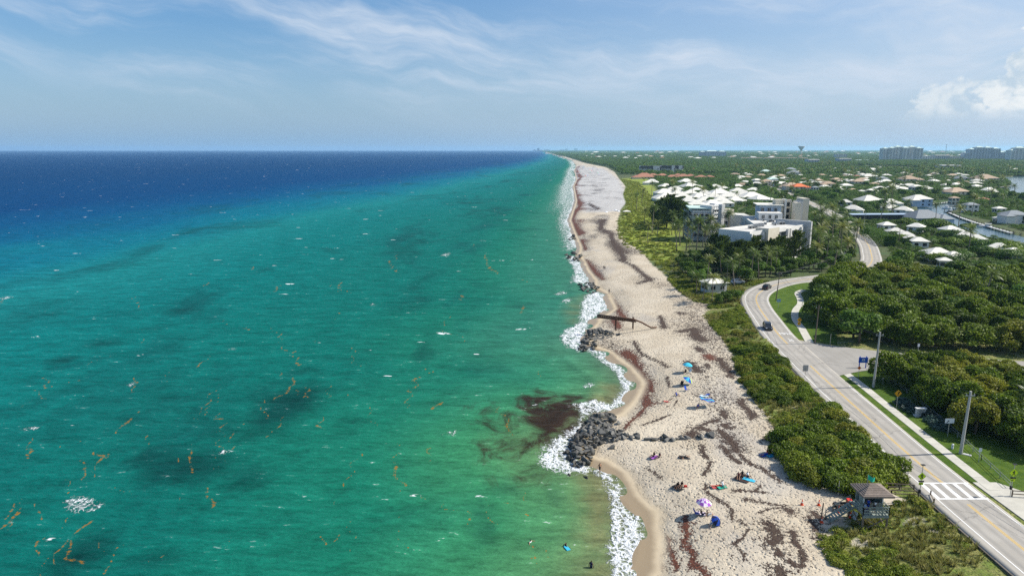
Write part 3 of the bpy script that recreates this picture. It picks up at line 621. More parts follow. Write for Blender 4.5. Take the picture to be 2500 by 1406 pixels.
# ---------------------------------------------------------------- roads, lines, pavements, lawns
ROADZ = 4.16
def strip_mesh(name, line, d0, d1, z, m, thick=0.0, i0=0, i1=None):
    L = line[i0:i1]; a = offset(line, d0)[i0:i1]; b = offset(line, d1)[i0:i1]; n = len(a)
    V = np.vstack([np.c_[a, np.full(n, z)], np.c_[b, np.full(n, z)]]); i = np.arange(n - 1)
    F = [np.stack([i, i + n, i + n + 1, i + 1], 1)]
    if thick:
        V = np.vstack([V, np.c_[a, np.full(n, z - thick)], np.c_[b, np.full(n, z - thick)]])
        F += [np.stack([i, i + 1, i + 2 * n + 1, i + 2 * n], 1), np.stack([i + n, i + 3 * n, i + 3 * n + 1, i + n + 1], 1)]
    return np_mesh(name, V, np.vstack(F), m)
m, t = newmat('road_asphalt'); p = t.pos()
a = t.noise(p, 0.25, 5, 0.6); b = t.noise(p, 9.0, 4, 0.7); at = t.attr('lat')
base = t.mix(t.mr(a, 0.35, 0.65), (0.345, 0.318, 0.272), (0.395, 0.366, 0.318))
wheel = t.m('ABSOLUTE', t.m('SUBTRACT', t.m('ABSOLUTE', at), 1.75)); wheel = t.m('ABSOLUTE', t.m('SUBTRACT', wheel, 0.8))
base = t.mix(t.mr(wheel, 0.55, 0.05, 0.0, 0.42), base, (0.22, 0.21, 0.19))
base = t.mix(t.mr(t.m('ABSOLUTE', at), 3.3, 3.9, 0.0, 0.7), base, (0.40, 0.37, 0.31))
crk = t.n('ShaderNodeTexVoronoi', {'Vector': t.vm('ADD', p, t.vm('SCALE', t.noise(p, 0.5, 3, 0.6, col=True), scale=2.2)), 'Scale': 0.075}, feature='DISTANCE_TO_EDGE').outputs[0]
base = t.mix(t.mr(crk, 0.010, 0.0, 0.0, 0.55), base, (0.14, 0.13, 0.115))
base = t.mix(t.m('MULTIPLY', t.mr(t.noise(t.mapv(p, (2.2, 0.10, 1), -0.06), 0.5, 5, 0.7), 0.48, 0.70), 0.35), base, (0.19, 0.18, 0.16))
base = t.mix(t.mr(b, 0.35, 0.7, 0.0, 0.18), base, (0.2, 0.19, 0.17))
t.out(t.pbr(base, 0.88, 0, 0.2, t.bump(b, 0.3, 0.02))); ASPH = m
def lat_attr(me, n, ws):
    v = np.concatenate([np.full(n, w) for w in ws]); pattr(me, lat=v)
parts = []
n = len(RC); ws = [-4.6, -3.9, -3.3, -2.5, -1.7, -0.9, 0, 0.9, 1.7, 2.5, 3.3, 3.5, 3.75]
V = np.vstack([np.c_[offset(RC, w), np.full(n, ROADZ)] for w in ws] + [np.c_[offset(RC, w), np.full(n, ROADZ - 0.5)] for w in (-4.62, 3.77)])
i = np.arange(n - 1); F = [np.stack([i + k * n, i + (k + 1) * n, i + (k + 1) * n + 1, i + k * n + 1], 1) for k in range(len(ws) - 1)]
F += [np.stack([i, i + 1, i + 13 * n + 1, i + 13 * n], 1), np.stack([i + 12 * n, i + 14 * n, i + 14 * n + 1, i + 12 * n + 1], 1)]
me = np_mesh('road', V, np.vstack(F), ASPH); lat_attr(me, n, ws + [-4.62, 3.77])
ROAD = tag(obj('road', me), 'pale two-lane coast road with yellow centre lines', None, None, 'structure')
WALLM = mat('shade_dark_sea_wall', (0.13, 0.115, 0.095), 0.95, 0.25, 0.8, 0.1, 0, 0.02)  # shade of the wall's seaward face put into a dark base colour
def near_i(y): return int(np.argmin(abs(RC[:, 1] - y) + (RC[:, 0] > 130) * 0))
def paint(name, c):
    m, t = newmat(name); p = t.pos(); w = t.mr(t.noise(p, 6.0, 4, 0.7), 0.55, 0.75, 0.0, 0.6)
    t.out(t.pbr(t.mix(w, c, (0.30, 0.28, 0.25)), 0.7, 0, 0.3)); return m
PW = paint('white_road_paint', (0.74, 0.73, 0.69)); PY = paint('yellow_road_paint', (0.66, 0.41, 0.045))
zl = ROADZ + 0.006
iA, iB = near_i(83.6), near_i(88.6)
jA, jB = near_i(143), near_i(158)
N_ = near_i(238)
for a, b in ((0, iA), (iB, jA), (jB, n)):
    for dd in (-0.17, 0.07):
        o = obj('centre_line', strip_mesh('centre_line', RC, dd, dd + 0.10, zl, PY, 0, a, b), ROAD)
for dd, a, b in ((-3.35, 0, n), (3.25, 0, near_i(130)), (3.25, near_i(164), n)):
    obj('edge_line', strip_mesh('edge_line', RC, dd, dd + 0.13, zl, PW, 0, a, b), ROAD)
# side road
sroad = spline([(66.5, 148.5), (75, 147.5), (84, 146), (95, 143.5), (110, 140.5), (135, 137)], 1.5)
wid = np.interp(np.arange(len(sroad)) / (len(sroad) - 1), [0, 0.12, 0.25, 0.4, 1], [15, 9.5, 6.5, 5.2, 4.2])
tgs = np.gradient(sroad, axis=0); tgs /= np.linalg.norm(tgs, axis=1)[:, None]; nr = np.stack([tgs[:, 1], -tgs[:, 0]], 1)
k = len(sroad); V = np.vstack([np.c_[sroad - nr * wid[:, None], np.full(k, ROADZ - 0.008)], np.c_[sroad + nr * wid[:, None], np.full(k, ROADZ - 0.008)]]); i = np.arange(k - 1)
me = np_mesh('side_road', V, np.stack([i, i + k, i + k + 1, i + 1], 1), ASPH); pattr(me, lat=np.full(2 * k, 0.95))
tag(obj('side_road', me), 'pale asphalt side road mouth running into the wood', None, None, 'structure')
# crosswalk
cw = thing('crosswalk', 'white ladder crosswalk painted across the coast road', 'crosswalk', (0, 0, 0))
C0 = RC[near_i(86)]
def quadm(name, pts, z, m, par):
    mb = MB(); mb.poly([(a, b, z) for a, b in pts]); return obj(name, mb.build(name, m), par)
ya, yb = 83.9, 88.3
def rx_(y, d): return float(np.interp(y, RC[:60, 1], RC[:60, 0])) + d
for y0 in (ya, yb): quadm('cross_line', [(rx_(y0, -3.3), y0), (rx_(y0, 3.6), y0), (rx_(y0, 3.6), y0 + 0.3), (rx_(y0, -3.3), y0 + 0.3)], zl + 0.005, PW, cw)
for dx in (-3.05, -1.65, -0.05, 1.5, 3.05): quadm('stripe', [(rx_(ya, dx - 0.28), ya + 0.31), (rx_(ya, dx + 0.28), ya + 0.31), (rx_(yb, dx + 0.28), yb - 0.01), (rx_(yb, dx - 0.28), yb - 0.01)], zl + 0.004, PW, cw)
def text_mesh(txt, size, m):
    cu = bpy.data.curves.new('txt', 'FONT'); cu.body = txt; cu.size = size; cu.align_x = 'CENTER'; cu.align_y = 'CENTER'
    o = bpy.data.objects.new('txt', cu); COL.objects.link(o); bpy.context.view_layer.update()
    me = bpy.data.meshes.new_from_object(o.evaluated_get(bpy.context.evaluated_depsgraph_get())); bpy.data.objects.remove(o); bpy.data.curves.remove(cu)
    me.materials.clear(); me.materials.append(m); return me
# 25 MPH in the lane (read by drivers coming towards the camera)
rm = thing('road_lettering', 'white painted 25 MPH lettering on the coast road', 'road marking')
for txt, y0, sy in (('25', 161.5, 2.0), ('MPH', 167.6, 2.0)):
    xx = float(np.interp(y0, RC[:120, 1], RC[:120, 0])) + 1.75
    o = obj('lettering', text_mesh(txt, 1.35, PW), rm, (xx, y0, zl + 0.004), radians(-9)); o.scale = (1.0, sy, 1)

# pavements of single slabs
CONC = mat('pavement_concrete', (0.50, 0.475, 0.40), 0.9, 0.10, 0.8, 0.2, 0, 0.01, 0.25)
def slab_walk(name, label, line, w, z, seg=1.9):
    L = np.concatenate([[0], np.cumsum(np.linalg.norm(np.diff(line, axis=0), axis=1))]); k = int(L[-1] / seg)
    root = tag(obj(name, None), label, None, None, 'structure')
    l, r = offset(line, -w / 2), offset(line, w / 2)
    for i in range(k):
        q = [np.array([np.interp(s_, L, ln[:, j]) for j in (0, 1)]) for s_, ln in ((i * seg + .012, l), (i * seg + .012, r), ((i + 1) * seg - .012, r), ((i + 1) * seg - .012, l))]
        mb = MB(); mb.prism(q, z - 0.14, z + random.Random(i).uniform(-.006, .006)); obj('slab', mb.build('slab', CONC), root)
    return root
SW = spline([(66.3, 86.5), (66.7, 92), (67.2, 99.5), (68.0, 110), (68.8, 120.5), (69.6, 130), (70.1, 139.5)], 1.0)
slab_walk('pavement', 'pale concrete pavement beside the coast road', SW, 1.65, 4.13)
SW2 = spline([P(1976, 836), P(1966, 818), P(1956, 800), P(1944, 785), P(1940, 770), P(1944, 755), P(1954, 743), P(1953, 730), P(1947, 717), P(1955, 711), P(1968, 707)], 1.0)
slab_walk('footpath', 'winding concrete footpath on the grass inside the bend', SW2, 1.9, 4.13)
mb = MB(); mb.prism([(64.6, 60), (70.5, 60), (70.2, 86), (68.2, 88.8), (64.9, 88.8)], 3.9, 4.11)
tag(obj('forecourt', mb.build('forecourt', CONC)), 'pale concrete forecourt at the end of the crosswalk', None, None, 'structure')
m, t = newmat('mown_grass'); p = t.pos()
gcol = t.mix(t.mr(t.noise(p, 0.5, 5, 0.65), 0.35, 0.65), (0.042, 0.088, 0.005), (0.085, 0.135, 0.012))
gcol = t.mix(t.m('MULTIPLY', t.mr(t.noise(p, 0.25, 5, 0.7), 0.58, 0.72), 0.6), gcol, (0.17, 0.155, 0.05))
gcol = t.mix(t.mr(t.noise(p, 7, 4, 0.7), 0.45, 0.7, 0, 0.45), gcol, (0.035, 0.065, 0.010))
t.out(t.pbr(gcol, 0.9, 0, 0.15, t.bump(t.noise(p, 9, 4, 0.7), 0.8, 0.08))); GRASS = m
def sheet(name, label, pts, z, m, kind='structure'):
    bm = bmesh.new(); vs = [bm.verts.new((a, b, z)) for a, b in pts]; bm.faces.new(vs); bmesh.ops.triangulate(bm, faces=bm.faces[:])
    me = bpy.data.meshes.new(name); bm.to_mesh(me); bm.free(); me.materials.append(m)
    if me.polygons[0].normal.z < 0: me.flip_normals()
    return tag(obj(name, me), label, None, None, kind)
rngj = np.random.default_rng(3)
ve = offset(RC, 3.72)[near_i(90):near_i(137)]; ve = ve + rngj.normal(0, 0.13, ve.shape); sl_ = offset(SW, -0.86)
sheet('grass_verge', 'narrow grass verge between road and pavement', list(map(tuple, ve)) + list(map(tuple, sl_[::-1])), 4.09, GRASS)
sr_ = offset(SW, 0.86)
sheet('lawn', 'green lawn between the pavement and the wood', list(map(tuple, sr_)) + [(74, 140), (85, 138), (90, 120), (90, 80), (71, 80), (68.5, 88)], 4.07, GRASS)
bl = offset(RC, 3.7); ib, ie = near_i(163.5), int(np.argmin(np.hypot(RC[:, 0] - 104, RC[:, 1] - 240)))
sheet('bend_lawn', 'grass patch inside the road bend', list(map(tuple, bl[ib:ie])) + [(118, 232), (100, 215), (92, 195), (86, 175), (78, 158)], 4.08, GRASS)

sw_ = thing('sea_wall', 'low wall along the dune side of the road, coloured dark for shade', 'wall', (0, 0, 0)); i1_ = int(np.argmin(np.hypot(RC[:, 0] - 92, RC[:, 1] - 232)))
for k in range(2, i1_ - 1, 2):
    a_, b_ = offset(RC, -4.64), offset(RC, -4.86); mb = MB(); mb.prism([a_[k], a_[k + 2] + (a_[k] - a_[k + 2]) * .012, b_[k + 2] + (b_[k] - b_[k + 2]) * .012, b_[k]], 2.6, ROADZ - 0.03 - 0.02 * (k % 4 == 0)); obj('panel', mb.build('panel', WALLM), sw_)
# ---------------------------------------------------------------- vegetation
def leaf_mat(name, dark, light, tint, trans=0.25, rough=0.5, spec=0.3):
    m, t = newmat(name)
    v = t.attr('v'); oi = t.n('ShaderNodeObjectInfo').outputs['Random']
    c = t.mix(v, dark, light)
    c = t.mix(t.m('MULTIPLY', t.mr(oi, 0.55, 1.0), 0.55), c, tint)
    c = t.vm('SCALE', c, scale=t.mr(oi, 0, 1, 0.70, 1.25, 'LINEAR'))
    a = t.pbr(c, rough, 0, spec)
    tr = t.n('ShaderNodeBsdfTranslucent', {0: t.vm('SCALE', c, scale=1.3)}).outputs[0]
    t.out(t.n('ShaderNodeMixShader', {0: trans, 1: a, 2: tr}).outputs[0]); return m
L_GRAPE = leaf_mat('sea_grape_leaf', (0.034, 0.068, 0.004), (0.190, 0.270, 0.016), (0.20, 0.165, 0.022), 0.32, 0.55, 0.2)
L_BROAD = leaf_mat('broad_leaf', (0.036, 0.078, 0.008), (0.150, 0.240, 0.024), (0.100, 0.190, 0.028), 0.30, 0.55, 0.2)
L_FICUS = leaf_mat('clipped_leaf', (0.026, 0.070, 0.006), (0.115, 0.215, 0.014), (0.15, 0.18, 0.015), 0.25, 0.55, 0.2)
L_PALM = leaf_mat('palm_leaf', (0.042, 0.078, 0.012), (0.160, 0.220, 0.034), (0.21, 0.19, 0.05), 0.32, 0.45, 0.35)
L_PINE = leaf_mat('casuarina_needles', (0.028, 0.055, 0.010), (0.120, 0.175, 0.026), (0.10, 0.13, 0.025), 0.35, 0.6, 0.15)
L_DUNE = leaf_mat('dune_leaf', (0.070, 0.115, 0.008), (0.250, 0.310, 0.030), (0.28, 0.27, 0.05), 0.3, 0.6, 0.15)
L_MEAD = leaf_mat('meadow_leaf', (0.12, 0.165, 0.014), (0.30, 0.345, 0.04), (0.31, 0.28, 0.08), 0.35, 0.6, 0.15)
L_GRASS = leaf_mat('dune_grass_blade', (0.115, 0.125, 0.024), (0.320, 0.310, 0.085), (0.30, 0.26, 0.11), 0.3, 0.6, 0.15)
BARK = mat('bark', (0.13, 0.10, 0.075), 0.95, 0.25, 2.0, 0.1, 0, 0.02)
PBARK = mat('palm_bark', (0.24, 0.20, 0.155), 0.95, 0.2, 3.0, 0.1, 0, 0.01)

def leaf_quads(rng, pts, nrm, ln, wd, jit=0.6, up=0.0):
    n = len(pts); nn = nrm + rng.normal(0, jit, (n, 3)); nn[:, 2] += up
    nn /= np.linalg.norm(nn, axis=1)[:, None] + 1e-9
    r = rng.normal(0, 1, (n, 3)); a = np.cross(nn, r); a /= np.linalg.norm(a, axis=1)[:, None] + 1e-9
    b = np.cross(nn, a); L = (ln * rng.uniform(0.65, 1.3, n))[:, None] / 2; Wd = (wd * rng.uniform(0.65, 1.3, n))[:, None] / 2
    V = np.stack([pts - a * L, pts + b * Wd, pts + a * L, pts - b * Wd], 1).reshape(-1, 3)
    return V, np.arange(4 * n).reshape(n, 4)
def lobes_pts(rng, lobes, n, low=-0.35):
    lo = np.array(lobes); w = lo[:, 3] ** 2; k = rng.choice(len(lo), n, p=w / w.sum())
    dd = rng.normal(0, 1, (n, 3)); dd /= np.linalg.norm(dd, axis=1)[:, None]
    flip = dd[:, 2] < low; dd[flip, 2] *= -1
    rr = lo[k, 3] * np.where(rng.random(n) < .3, rng.uniform(0.95, 1.24, n), rng.uniform(0.70, 1.04, n) ** 0.7)
    p = lo[k, :3] + dd * rr[:, None] * np.array([1, 1, 0.82])
    ins = np.zeros(n, bool)
    for x, y, z, r in lo:
        ins |= ((p - [x, y, z]) / [1, 1, 0.82] / r).__pow__(2).sum(1) < 0.42
    return p[~ins], dd[~ins], k[~ins]
def crown_mesh(name, seed, lobes, n, ln, wd, m, jit=0.6):
    rng = np.random.default_rng(seed); p, dd, k = lobes_pts(rng, lobes, n)
    V, F = leaf_quads(rng, p, dd, ln, wd, jit)
    lb = rng.uniform(-0.28, 0.26, len(lobes))[k]
    v = np.clip(0.5 + lb + rng.normal(0, 0.22, len(p)), 0, 1)
    return np_mesh(name, V, F, m, {'v': v})
def trunk_mesh(seed, h, r, limbs, spread, m):
    rng = random.Random(seed); mb = MB(); top = Vector((rng.uniform(-.3, .3), rng.uniform(-.3, .3), h * 0.55))
    mb.tube([(0, 0, -0.4), top * 0.5 + Vector((rng.uniform(-.2, .2), 0, 0)), top], [r, r * 0.8, r * 0.62], 7)
    for i in range(limbs):
        q = 2 * pi * i / limbs + rng.uniform(-.4, .4); e = Vector((cos(q) * spread, sin(q) * spread, h * rng.uniform(0.75, 0.95)))
        mb.tube([top * rng.uniform(0.75, 1.0), (top + e) / 2 + Vector((0, 0, 0.2)), e], [r * 0.5, r * 0.33, r * 0.14], 5)
    return mb.build('trunk', m, True)
def make_tree_kind(kind, seeds, builder): return [builder(s) for s in seeds]

def sea_grape(seed):      # wood tree, spreading uneven crown about 10 m across, 7 m high
    r = random.Random(seed); lobes = [(r.uniform(-.6, .6), r.uniform(-.6, .6), 4.3, 2.2)]
    for i in range(12):
        q = r.uniform(0, 2 * pi); d_ = r.uniform(1.4, 4.2); lobes.append((d_ * cos(q), d_ * sin(q) * .85, r.uniform(2.8, 4.6) - d_ * .2, r.uniform(1.2, 2.3)))
    for i in range(6): lobes.append((r.uniform(-2.4, 2.4), r.uniform(-2.2, 2.2), r.uniform(4.6, 5.5), r.uniform(.9, 1.6)))
    for i in range(7):
        q = r.uniform(0, 2 * pi); lobes.append((3.9 * cos(q), 3.7 * sin(q), r.uniform(1.2, 2.6), r.uniform(0.7, 1.2)))
    return trunk_mesh(seed, 6, 0.28, 6, 2.8, BARK), crown_mesh('crown', seed, lobes, 8200, 0.46, 0.38, L_GRAPE, 0.8)
def shrub(seed):          # low dune sea grape, 6 m across, 2.4 m high
    r = random.Random(seed); lobes = [(0, 0, 0.7, 1.8)]
    for i in range(10):
        q = r.uniform(0, 2 * pi); d_ = r.uniform(1.2, 2.6); lobes.append((d_ * cos(q), d_ * sin(q), r.uniform(0.3, 0.9), r.uniform(0.8, 1.4)))
    for i in range(4): lobes.append((r.uniform(-1.4, 1.4), r.uniform(-1.4, 1.4), r.uniform(1.2, 1.6), r.uniform(0.7, 1.0)))
    return trunk_mesh(seed, 1.6, 0.12, 6, 1.8, BARK), crown_mesh('crown', seed, lobes, 5600, 0.34, 0.28, L_GRAPE)
def broad(seed):          # garden tree, 8 m
    r = random.Random(seed); lobes = [(0, 0, 5.0, 2.3)]
    for i in range(8):
        q = r.uniform(0, 2 * pi); d_ = r.uniform(1.2, 2.6); lobes.append((d_ * cos(q), d_ * sin(q), r.uniform(3.4, 6.3), r.uniform(1.1, 1.9)))
    return trunk_mesh(seed, 6, 0.26, 5, 2.0, BARK), crown_mesh('crown', seed, lobes, 2600, 0.60, 0.48, L_BROAD)
def clipped(seed):        # round clipped ficus mound, 4 m
    r = random.Random(seed); lobes = [(0, 0, 2.2, 2.2)]
    for i in range(8):
        q = 2 * pi * i / 8; lobes.append((1.7 * cos(q), 1.7 * sin(q), r.uniform(1.6, 2.5), r.uniform(1.3, 1.7)))
    return trunk_mesh(seed, 2.4, 0.2, 4, 1.2, BARK), crown_mesh('crown', seed, lobes, 3000, 0.42, 0.34, L_FICUS, 0.35)
def casuarina(seed):      # wind-combed feathery tree, 15 m
    rng = np.random.default_rng(seed); H = 15.0; P_, N_2, K = [], [], []; lean = 0.16
    for i in range(135):
        z = 2.0 + (H - 3.6) * rng.uniform(0, 1) ** 0.85; rad = 3.6 * (1 - (z / H) ** 2.0) + 0.8
        q = rng.uniform(0, 2 * pi); out = np.array([cos(q), sin(q), 0]); base = np.array([lean * z * 0.5, 0, z]); L = rad * rng.uniform(0.6, 1.1); k_ = 74
        s_ = rng.uniform(0.15, 1, k_)[:, None]; tipd = out * 0.55 + np.array([0.42, 0, 0.85])
        pts = base + out * np.sqrt(s_) * L * .75 + tipd * s_ ** 1.4 * L * 0.9 + rng.normal(0, 1, (k_, 3)) * (0.34 * (1.12 - s_)) 
        P_.append(pts); K += [rng.uniform(-.25, .25)] * k_
        N_2.append(np.tile(tipd, (k_, 1)))
    P_ = np.vstack(P_); D = np.vstack(N_2) + rng.normal(0, 0.28, P_.shape); D /= np.linalg.norm(D, axis=1)[:, None]; n = len(P_)
    side = np.cross(D, rng.normal(0, 1, (n, 3))); side /= np.linalg.norm(side, axis=1)[:, None]
    L = rng.uniform(0.35, 0.85, n)[:, None]; w = rng.uniform(0.06, 0.14, n)[:, None]
    V = np.stack([P_ - D * L * .5, P_ + side * w, P_ + D * L * .5, P_ - side * w], 1).reshape(-1, 3)
    cr = np_mesh('crown', V, np.arange(4 * n).reshape(n, 4), L_PINE, {'v': np.clip(0.5 + np.array(K) + rng.normal(0, .2, n), 0, 1)})
    mb = MB(); mb.tube([(0, 0, -.4), (lean * 2, 0, 5), (lean * 5, 0, 10), (lean * 7.3, 0, 14.4)], [0.3, 0.22, 0.13, 0.03], 7)
    for i in range(16):
        z = rng.uniform(3, 12); q = rng.uniform(0, 2 * pi); e = (1 - z / 16) * 2.6
        mb.tube([(lean * z * .5, 0, z), (lean * z * .5 + e * cos(q) + .3, e * sin(q), z + e * 0.5)], [0.07, 0.02], 4)
    return mb.build('trunk', BARK, True), cr
def palm(seed, h=8.0, fronds=20, fl=3.1, fan_=False):
    rng = np.random.default_rng(seed); bx, by = rng.uniform(-.9, 1.3), rng.uniform(-.7, .7)
    pts = [(bx * (s_ ** 1.6), by * (s_ ** 1.6), -0.3 + (h + .3) * s_) for s_ in np.linspace(0, 1, 6)]
    mb = MB(); mb.tube(pts, [0.24, 0.17, 0.15, 0.14, 0.13, 0.13], 7); tr = mb.build('trunk', PBARK, True)
    top = np.array(pts[-1]); Vs, vv = [], []
    for i in range(fronds):
        q = 2.4 * i + rng.uniform(-.2, .2); el = radians(78 - 108 * (i / fronds)) + rng.uniform(-.12, .12); L = fl * rng.uniform(0.85, 1.1); droop = rng.uniform(0.5, 0.85)
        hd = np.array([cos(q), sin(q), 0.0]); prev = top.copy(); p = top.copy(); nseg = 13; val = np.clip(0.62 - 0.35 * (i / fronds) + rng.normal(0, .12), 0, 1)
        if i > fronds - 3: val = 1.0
        for k in range(nseg):
            s_ = k / nseg; a = el - droop * 1.6 * s_ ** 1.4
            dd = hd * cos(a) + np.array([0.16 * s_, 0, sin(a)]); dd /= np.linalg.norm(dd); p = prev + dd * L / nseg
            sd_v = np.cross(dd, [0, 0, 1]); sd_v /= np.linalg.norm(sd_v) + 1e-6; ll = L * 0.27 * sin(pi * min(1, 0.18 + 0.82 * s_) ** 0.8) + 0.12
            for sg in (-1, 1):
                tip = prev + dd * ll * 0.55 + sd_v * sg * ll * 0.8 - np.array([0, 0, ll * 0.38])
                Vs += [prev, prev + dd * L / nseg * 0.62, tip + dd * 0.03, tip]; vv.append(np.clip(val + rng.normal(0, .1), 0, 1))
            prev = p
    V = np.array(Vs); n = len(vv)
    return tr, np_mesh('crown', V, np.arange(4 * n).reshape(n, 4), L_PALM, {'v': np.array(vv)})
def tuft(seed, n=26, h=0.75, m=None):
    rng = np.random.default_rng(seed); q = rng.uniform(0, 2 * pi, n); r0 = rng.uniform(0, .18, n); L = rng.uniform(.5, 1.1, n) * h; ln = rng.uniform(.15, .75, n)
    b = np.stack([r0 * np.cos(q), r0 * np.sin(q), np.full(n, -.05)], 1); tp = b + np.stack([np.cos(q) * ln * L + .12, np.sin(q) * ln * L, L], 1); s_ = np.stack([-np.sin(q), np.cos(q), 0 * q], 1) * 0.035
    md = (b + tp) / 2 + np.array([0, 0, .1]) * L[:, None]
    V = np.stack([b - s_, b + s_, md + s_, tp], 1).reshape(-1, 3)
    return np_mesh('tuft', V, np.arange(4 * n).reshape(n, 4), m or L_GRASS, {'v': rng.uniform(0, 1, n)})
def herb(seed, m=None):
    lob = [(0, 0, 0.15, 0.5)] + [(random.Random(seed + i).uniform(-.6, .6), random.Random(seed * 3 + i).uniform(-.6, .6), 0.1, random.Random(seed + 9 * i).uniform(.25, .45)) for i in range(5)]
    return crown_mesh('herb', seed, lob, 420, 0.17, 0.13, m or L_DUNE)
def clump(seed, lf=1.5, n=420):
    r = random.Random(seed); lobes = [(0, 0, 3.5, 4.0)] + [(r.uniform(-5, 5), r.uniform(-5, 5), r.uniform(2, 5.5), r.uniform(2, 3.4)) for i in range(7)]
    return crown_mesh('clump', seed, lobes, n, lf, lf * .8, L_BROAD, 0.4)

def scatter(name, label, pts, rot, scl, idx, meshes):
    """one uncountable mass: instances of small meshes on points"""
    me = bpy.data.meshes.new(name); me.vertices.add(len(pts)); me.vertices.foreach_set('co', np.ascontiguousarray(pts, np.float32).ravel())
    for k, a, ty in (('rot', rot, 'FLOAT'), ('scl', scl, 'FLOAT'), ('idx', idx, 'INT')):
        at = me.attributes.new(k, ty, 'POINT'); at.data.foreach_set('value', np.ascontiguousarray(a, np.float32 if ty == 'FLOAT' else np.int32))
    o = tag(obj(name, me), label, None, None, 'stuff')
    ng = bpy.data.node_groups.new(name, 'GeometryNodeTree')
    ng.interface.new_socket('Geometry', in_out='INPUT', socket_type='NodeSocketGeometry'); ng.interface.new_socket('Geometry', in_out='OUTPUT', socket_type='NodeSocketGeometry')
    N = ng.nodes; L = ng.links; gi = N.new('NodeGroupInput'); go = N.new('NodeGroupOutput')
    ip = N.new('GeometryNodeInstanceOnPoints'); jn = N.new('GeometryNodeJoinGeometry')
    for k, q in enumerate(meshes):
        so_ = bpy.data.objects.new(name + '_source', q); oi = N.new('GeometryNodeObjectInfo'); oi.inputs['Object'].default_value = so_
        g2 = N.new('GeometryNodeGeometryToInstance'); L.new(oi.outputs['Geometry'], g2.inputs[0]); L.new(g2.outputs[0], jn.inputs[0])
    def at(nm, dt):
        a = N.new('GeometryNodeInputNamedAttribute'); a.data_type = dt; a.inputs[0].default_value = nm; return a.outputs[0]
    cb = N.new('ShaderNodeCombineXYZ'); L.new(at('rot', 'FLOAT'), cb.inputs[2])
    L.new(gi.outputs[0], ip.inputs['Points']); L.new(jn.outputs[0], ip.inputs['Instance']); ip.inputs['Pick Instance'].default_value = True
    L.new(at('idx', 'INT'), ip.inputs['Instance Index']); L.new(cb.outputs[0], ip.inputs['Rotation']); L.new(at('scl', 'FLOAT'), ip.inputs['Scale'])
    L.new(ip.outputs[0], go.inputs[0]); md = o.modifiers.new('scatter', 'NODES'); md.node_group = ng
    return o

# planting bookkeeping: keep trees off roads, water and houses
BLOCK = []           # (x, y, r) of houses, filled by the building section
def free(x, y, r=2.0, road=7.5):
    if np.min(np.hypot(RC[:, 0] - x, RC[:, 1] - y)) < road: return False
    if np.min(np.hypot(sroad[:, 0] - x, sroad[:, 1] - y) - wid * 0.95) < 1.0: return False
    for c in CANALS:
        if inpoly(np.array([x]), np.array([y]), c)[0]: return False
    return all((x - a) ** 2 + (y - b) ** 2 > (rr + r) ** 2 for a, b, rr in BLOCK)
def plant(name, label, cat, group, meshes, x, y, sc, rz, z=None, k=0):
    tr, cr = meshes[k % len(meshes)]
    o = thing(name, label, cat, (x, y, (gz(x, y) if z is None else z)), rz, group, sc)
    obj('trunk', tr, o); obj('crown', cr, o); return o
def in_px(poly, z=4.0): return PL(poly, z)
def poisson(poly, r, rng, n=4000, mx=400):
    lo, hi = poly.min(0), poly.max(0); out = []
    for _ in range(n):
        q = rng.uniform(lo, hi)
        if not inpoly(q[:1], q[1:], poly)[0]: continue
        if out and min((q[0] - a) ** 2 + (q[1] - b) ** 2 for a, b in out) < r * r: continue
        out.append(tuple(q))
        if len(out) >= mx: break
    return out

GRAPES = [sea_grape(s) for s in (1, 2, 3, 4, 5)]
SHRUBS = [shrub(s) for s in (11, 12, 13, 14)]
BROADS = [broad(s) for s in (21, 22, 23, 24)]
FICUS = [clipped(s) for s in (31, 32, 33)]
PINES = [casuarina(s) for s in (41, 42, 43)]
PALMS = [palm(51, 8.5), palm(52, 9.5), palm(53, 7.2), palm(54, 10.5, 22), palm(55, 6.0)]
# ---------------------------------------------------------------- buildings
WHITE = mat('white_render', (0.72, 0.70, 0.65), 0.8, 0.05, 0.4, 0.25, 0, 0, 0.15)
WROOF = mat('white_roof_tile', (0.70, 0.67, 0.58), 0.75, 0.12, 0.6, 0.25, 0, 0, 0.12)
GREYW = mat('pale_grey_render', (0.50, 0.50, 0.48), 0.85, 0.06, 0.4)
BEIGE = mat('beige_render', (0.64, 0.58, 0.46), 0.85, 0.06, 0.4, 0.2, 0, 0, 0.12)
ROOFW = mat('flat_roof_membrane', (0.60, 0.58, 0.53), 0.9, 0.12, 0.35, 0.2, 0, 0, 0.5)
TERRA = mat('terracotta_tile', (0.36, 0.17, 0.11), 0.85, 0.18, 1.0, 0.2, 0, 0, 0.2)
ORANGE = mat('orange_tile', (0.62, 0.16, 0.055), 0.85, 0.12, 1.0)
TANR = mat('tan_tile', (0.42, 0.31, 0.21), 0.85, 0.15, 1.0)
GREYR = mat('grey_tile', (0.24, 0.26, 0.27), 0.8, 0.15, 1.0)
DARKR = mat('dark_mansard', (0.05, 0.052, 0.055), 0.7, 0.15, 0.5)
MINT = mat('pale_green_roof', (0.50, 0.62, 0.55), 0.7, 0.1, 0.5)
GLASS = mat('dark_window_glass', (0.018, 0.024, 0.032), 0.08, 0.2, 0.7, 0.6)
BLUEG = mat('blue_grey_render', (0.36, 0.45, 0.55), 0.8, 0.06, 0.4)
METAL = mat('galvanised_metal', (0.42, 0.43, 0.43), 0.45, 0.15, 3.0, 0.5, 0.6)
DARK = mat('dark_machine_metal', (0.055, 0.055, 0.055), 0.6, 0.3, 2.0)
RUST = mat('weathered_brown_steel', (0.10, 0.052, 0.032), 0.85, 0.35, 2.5, 0.3, 0, 0.01)
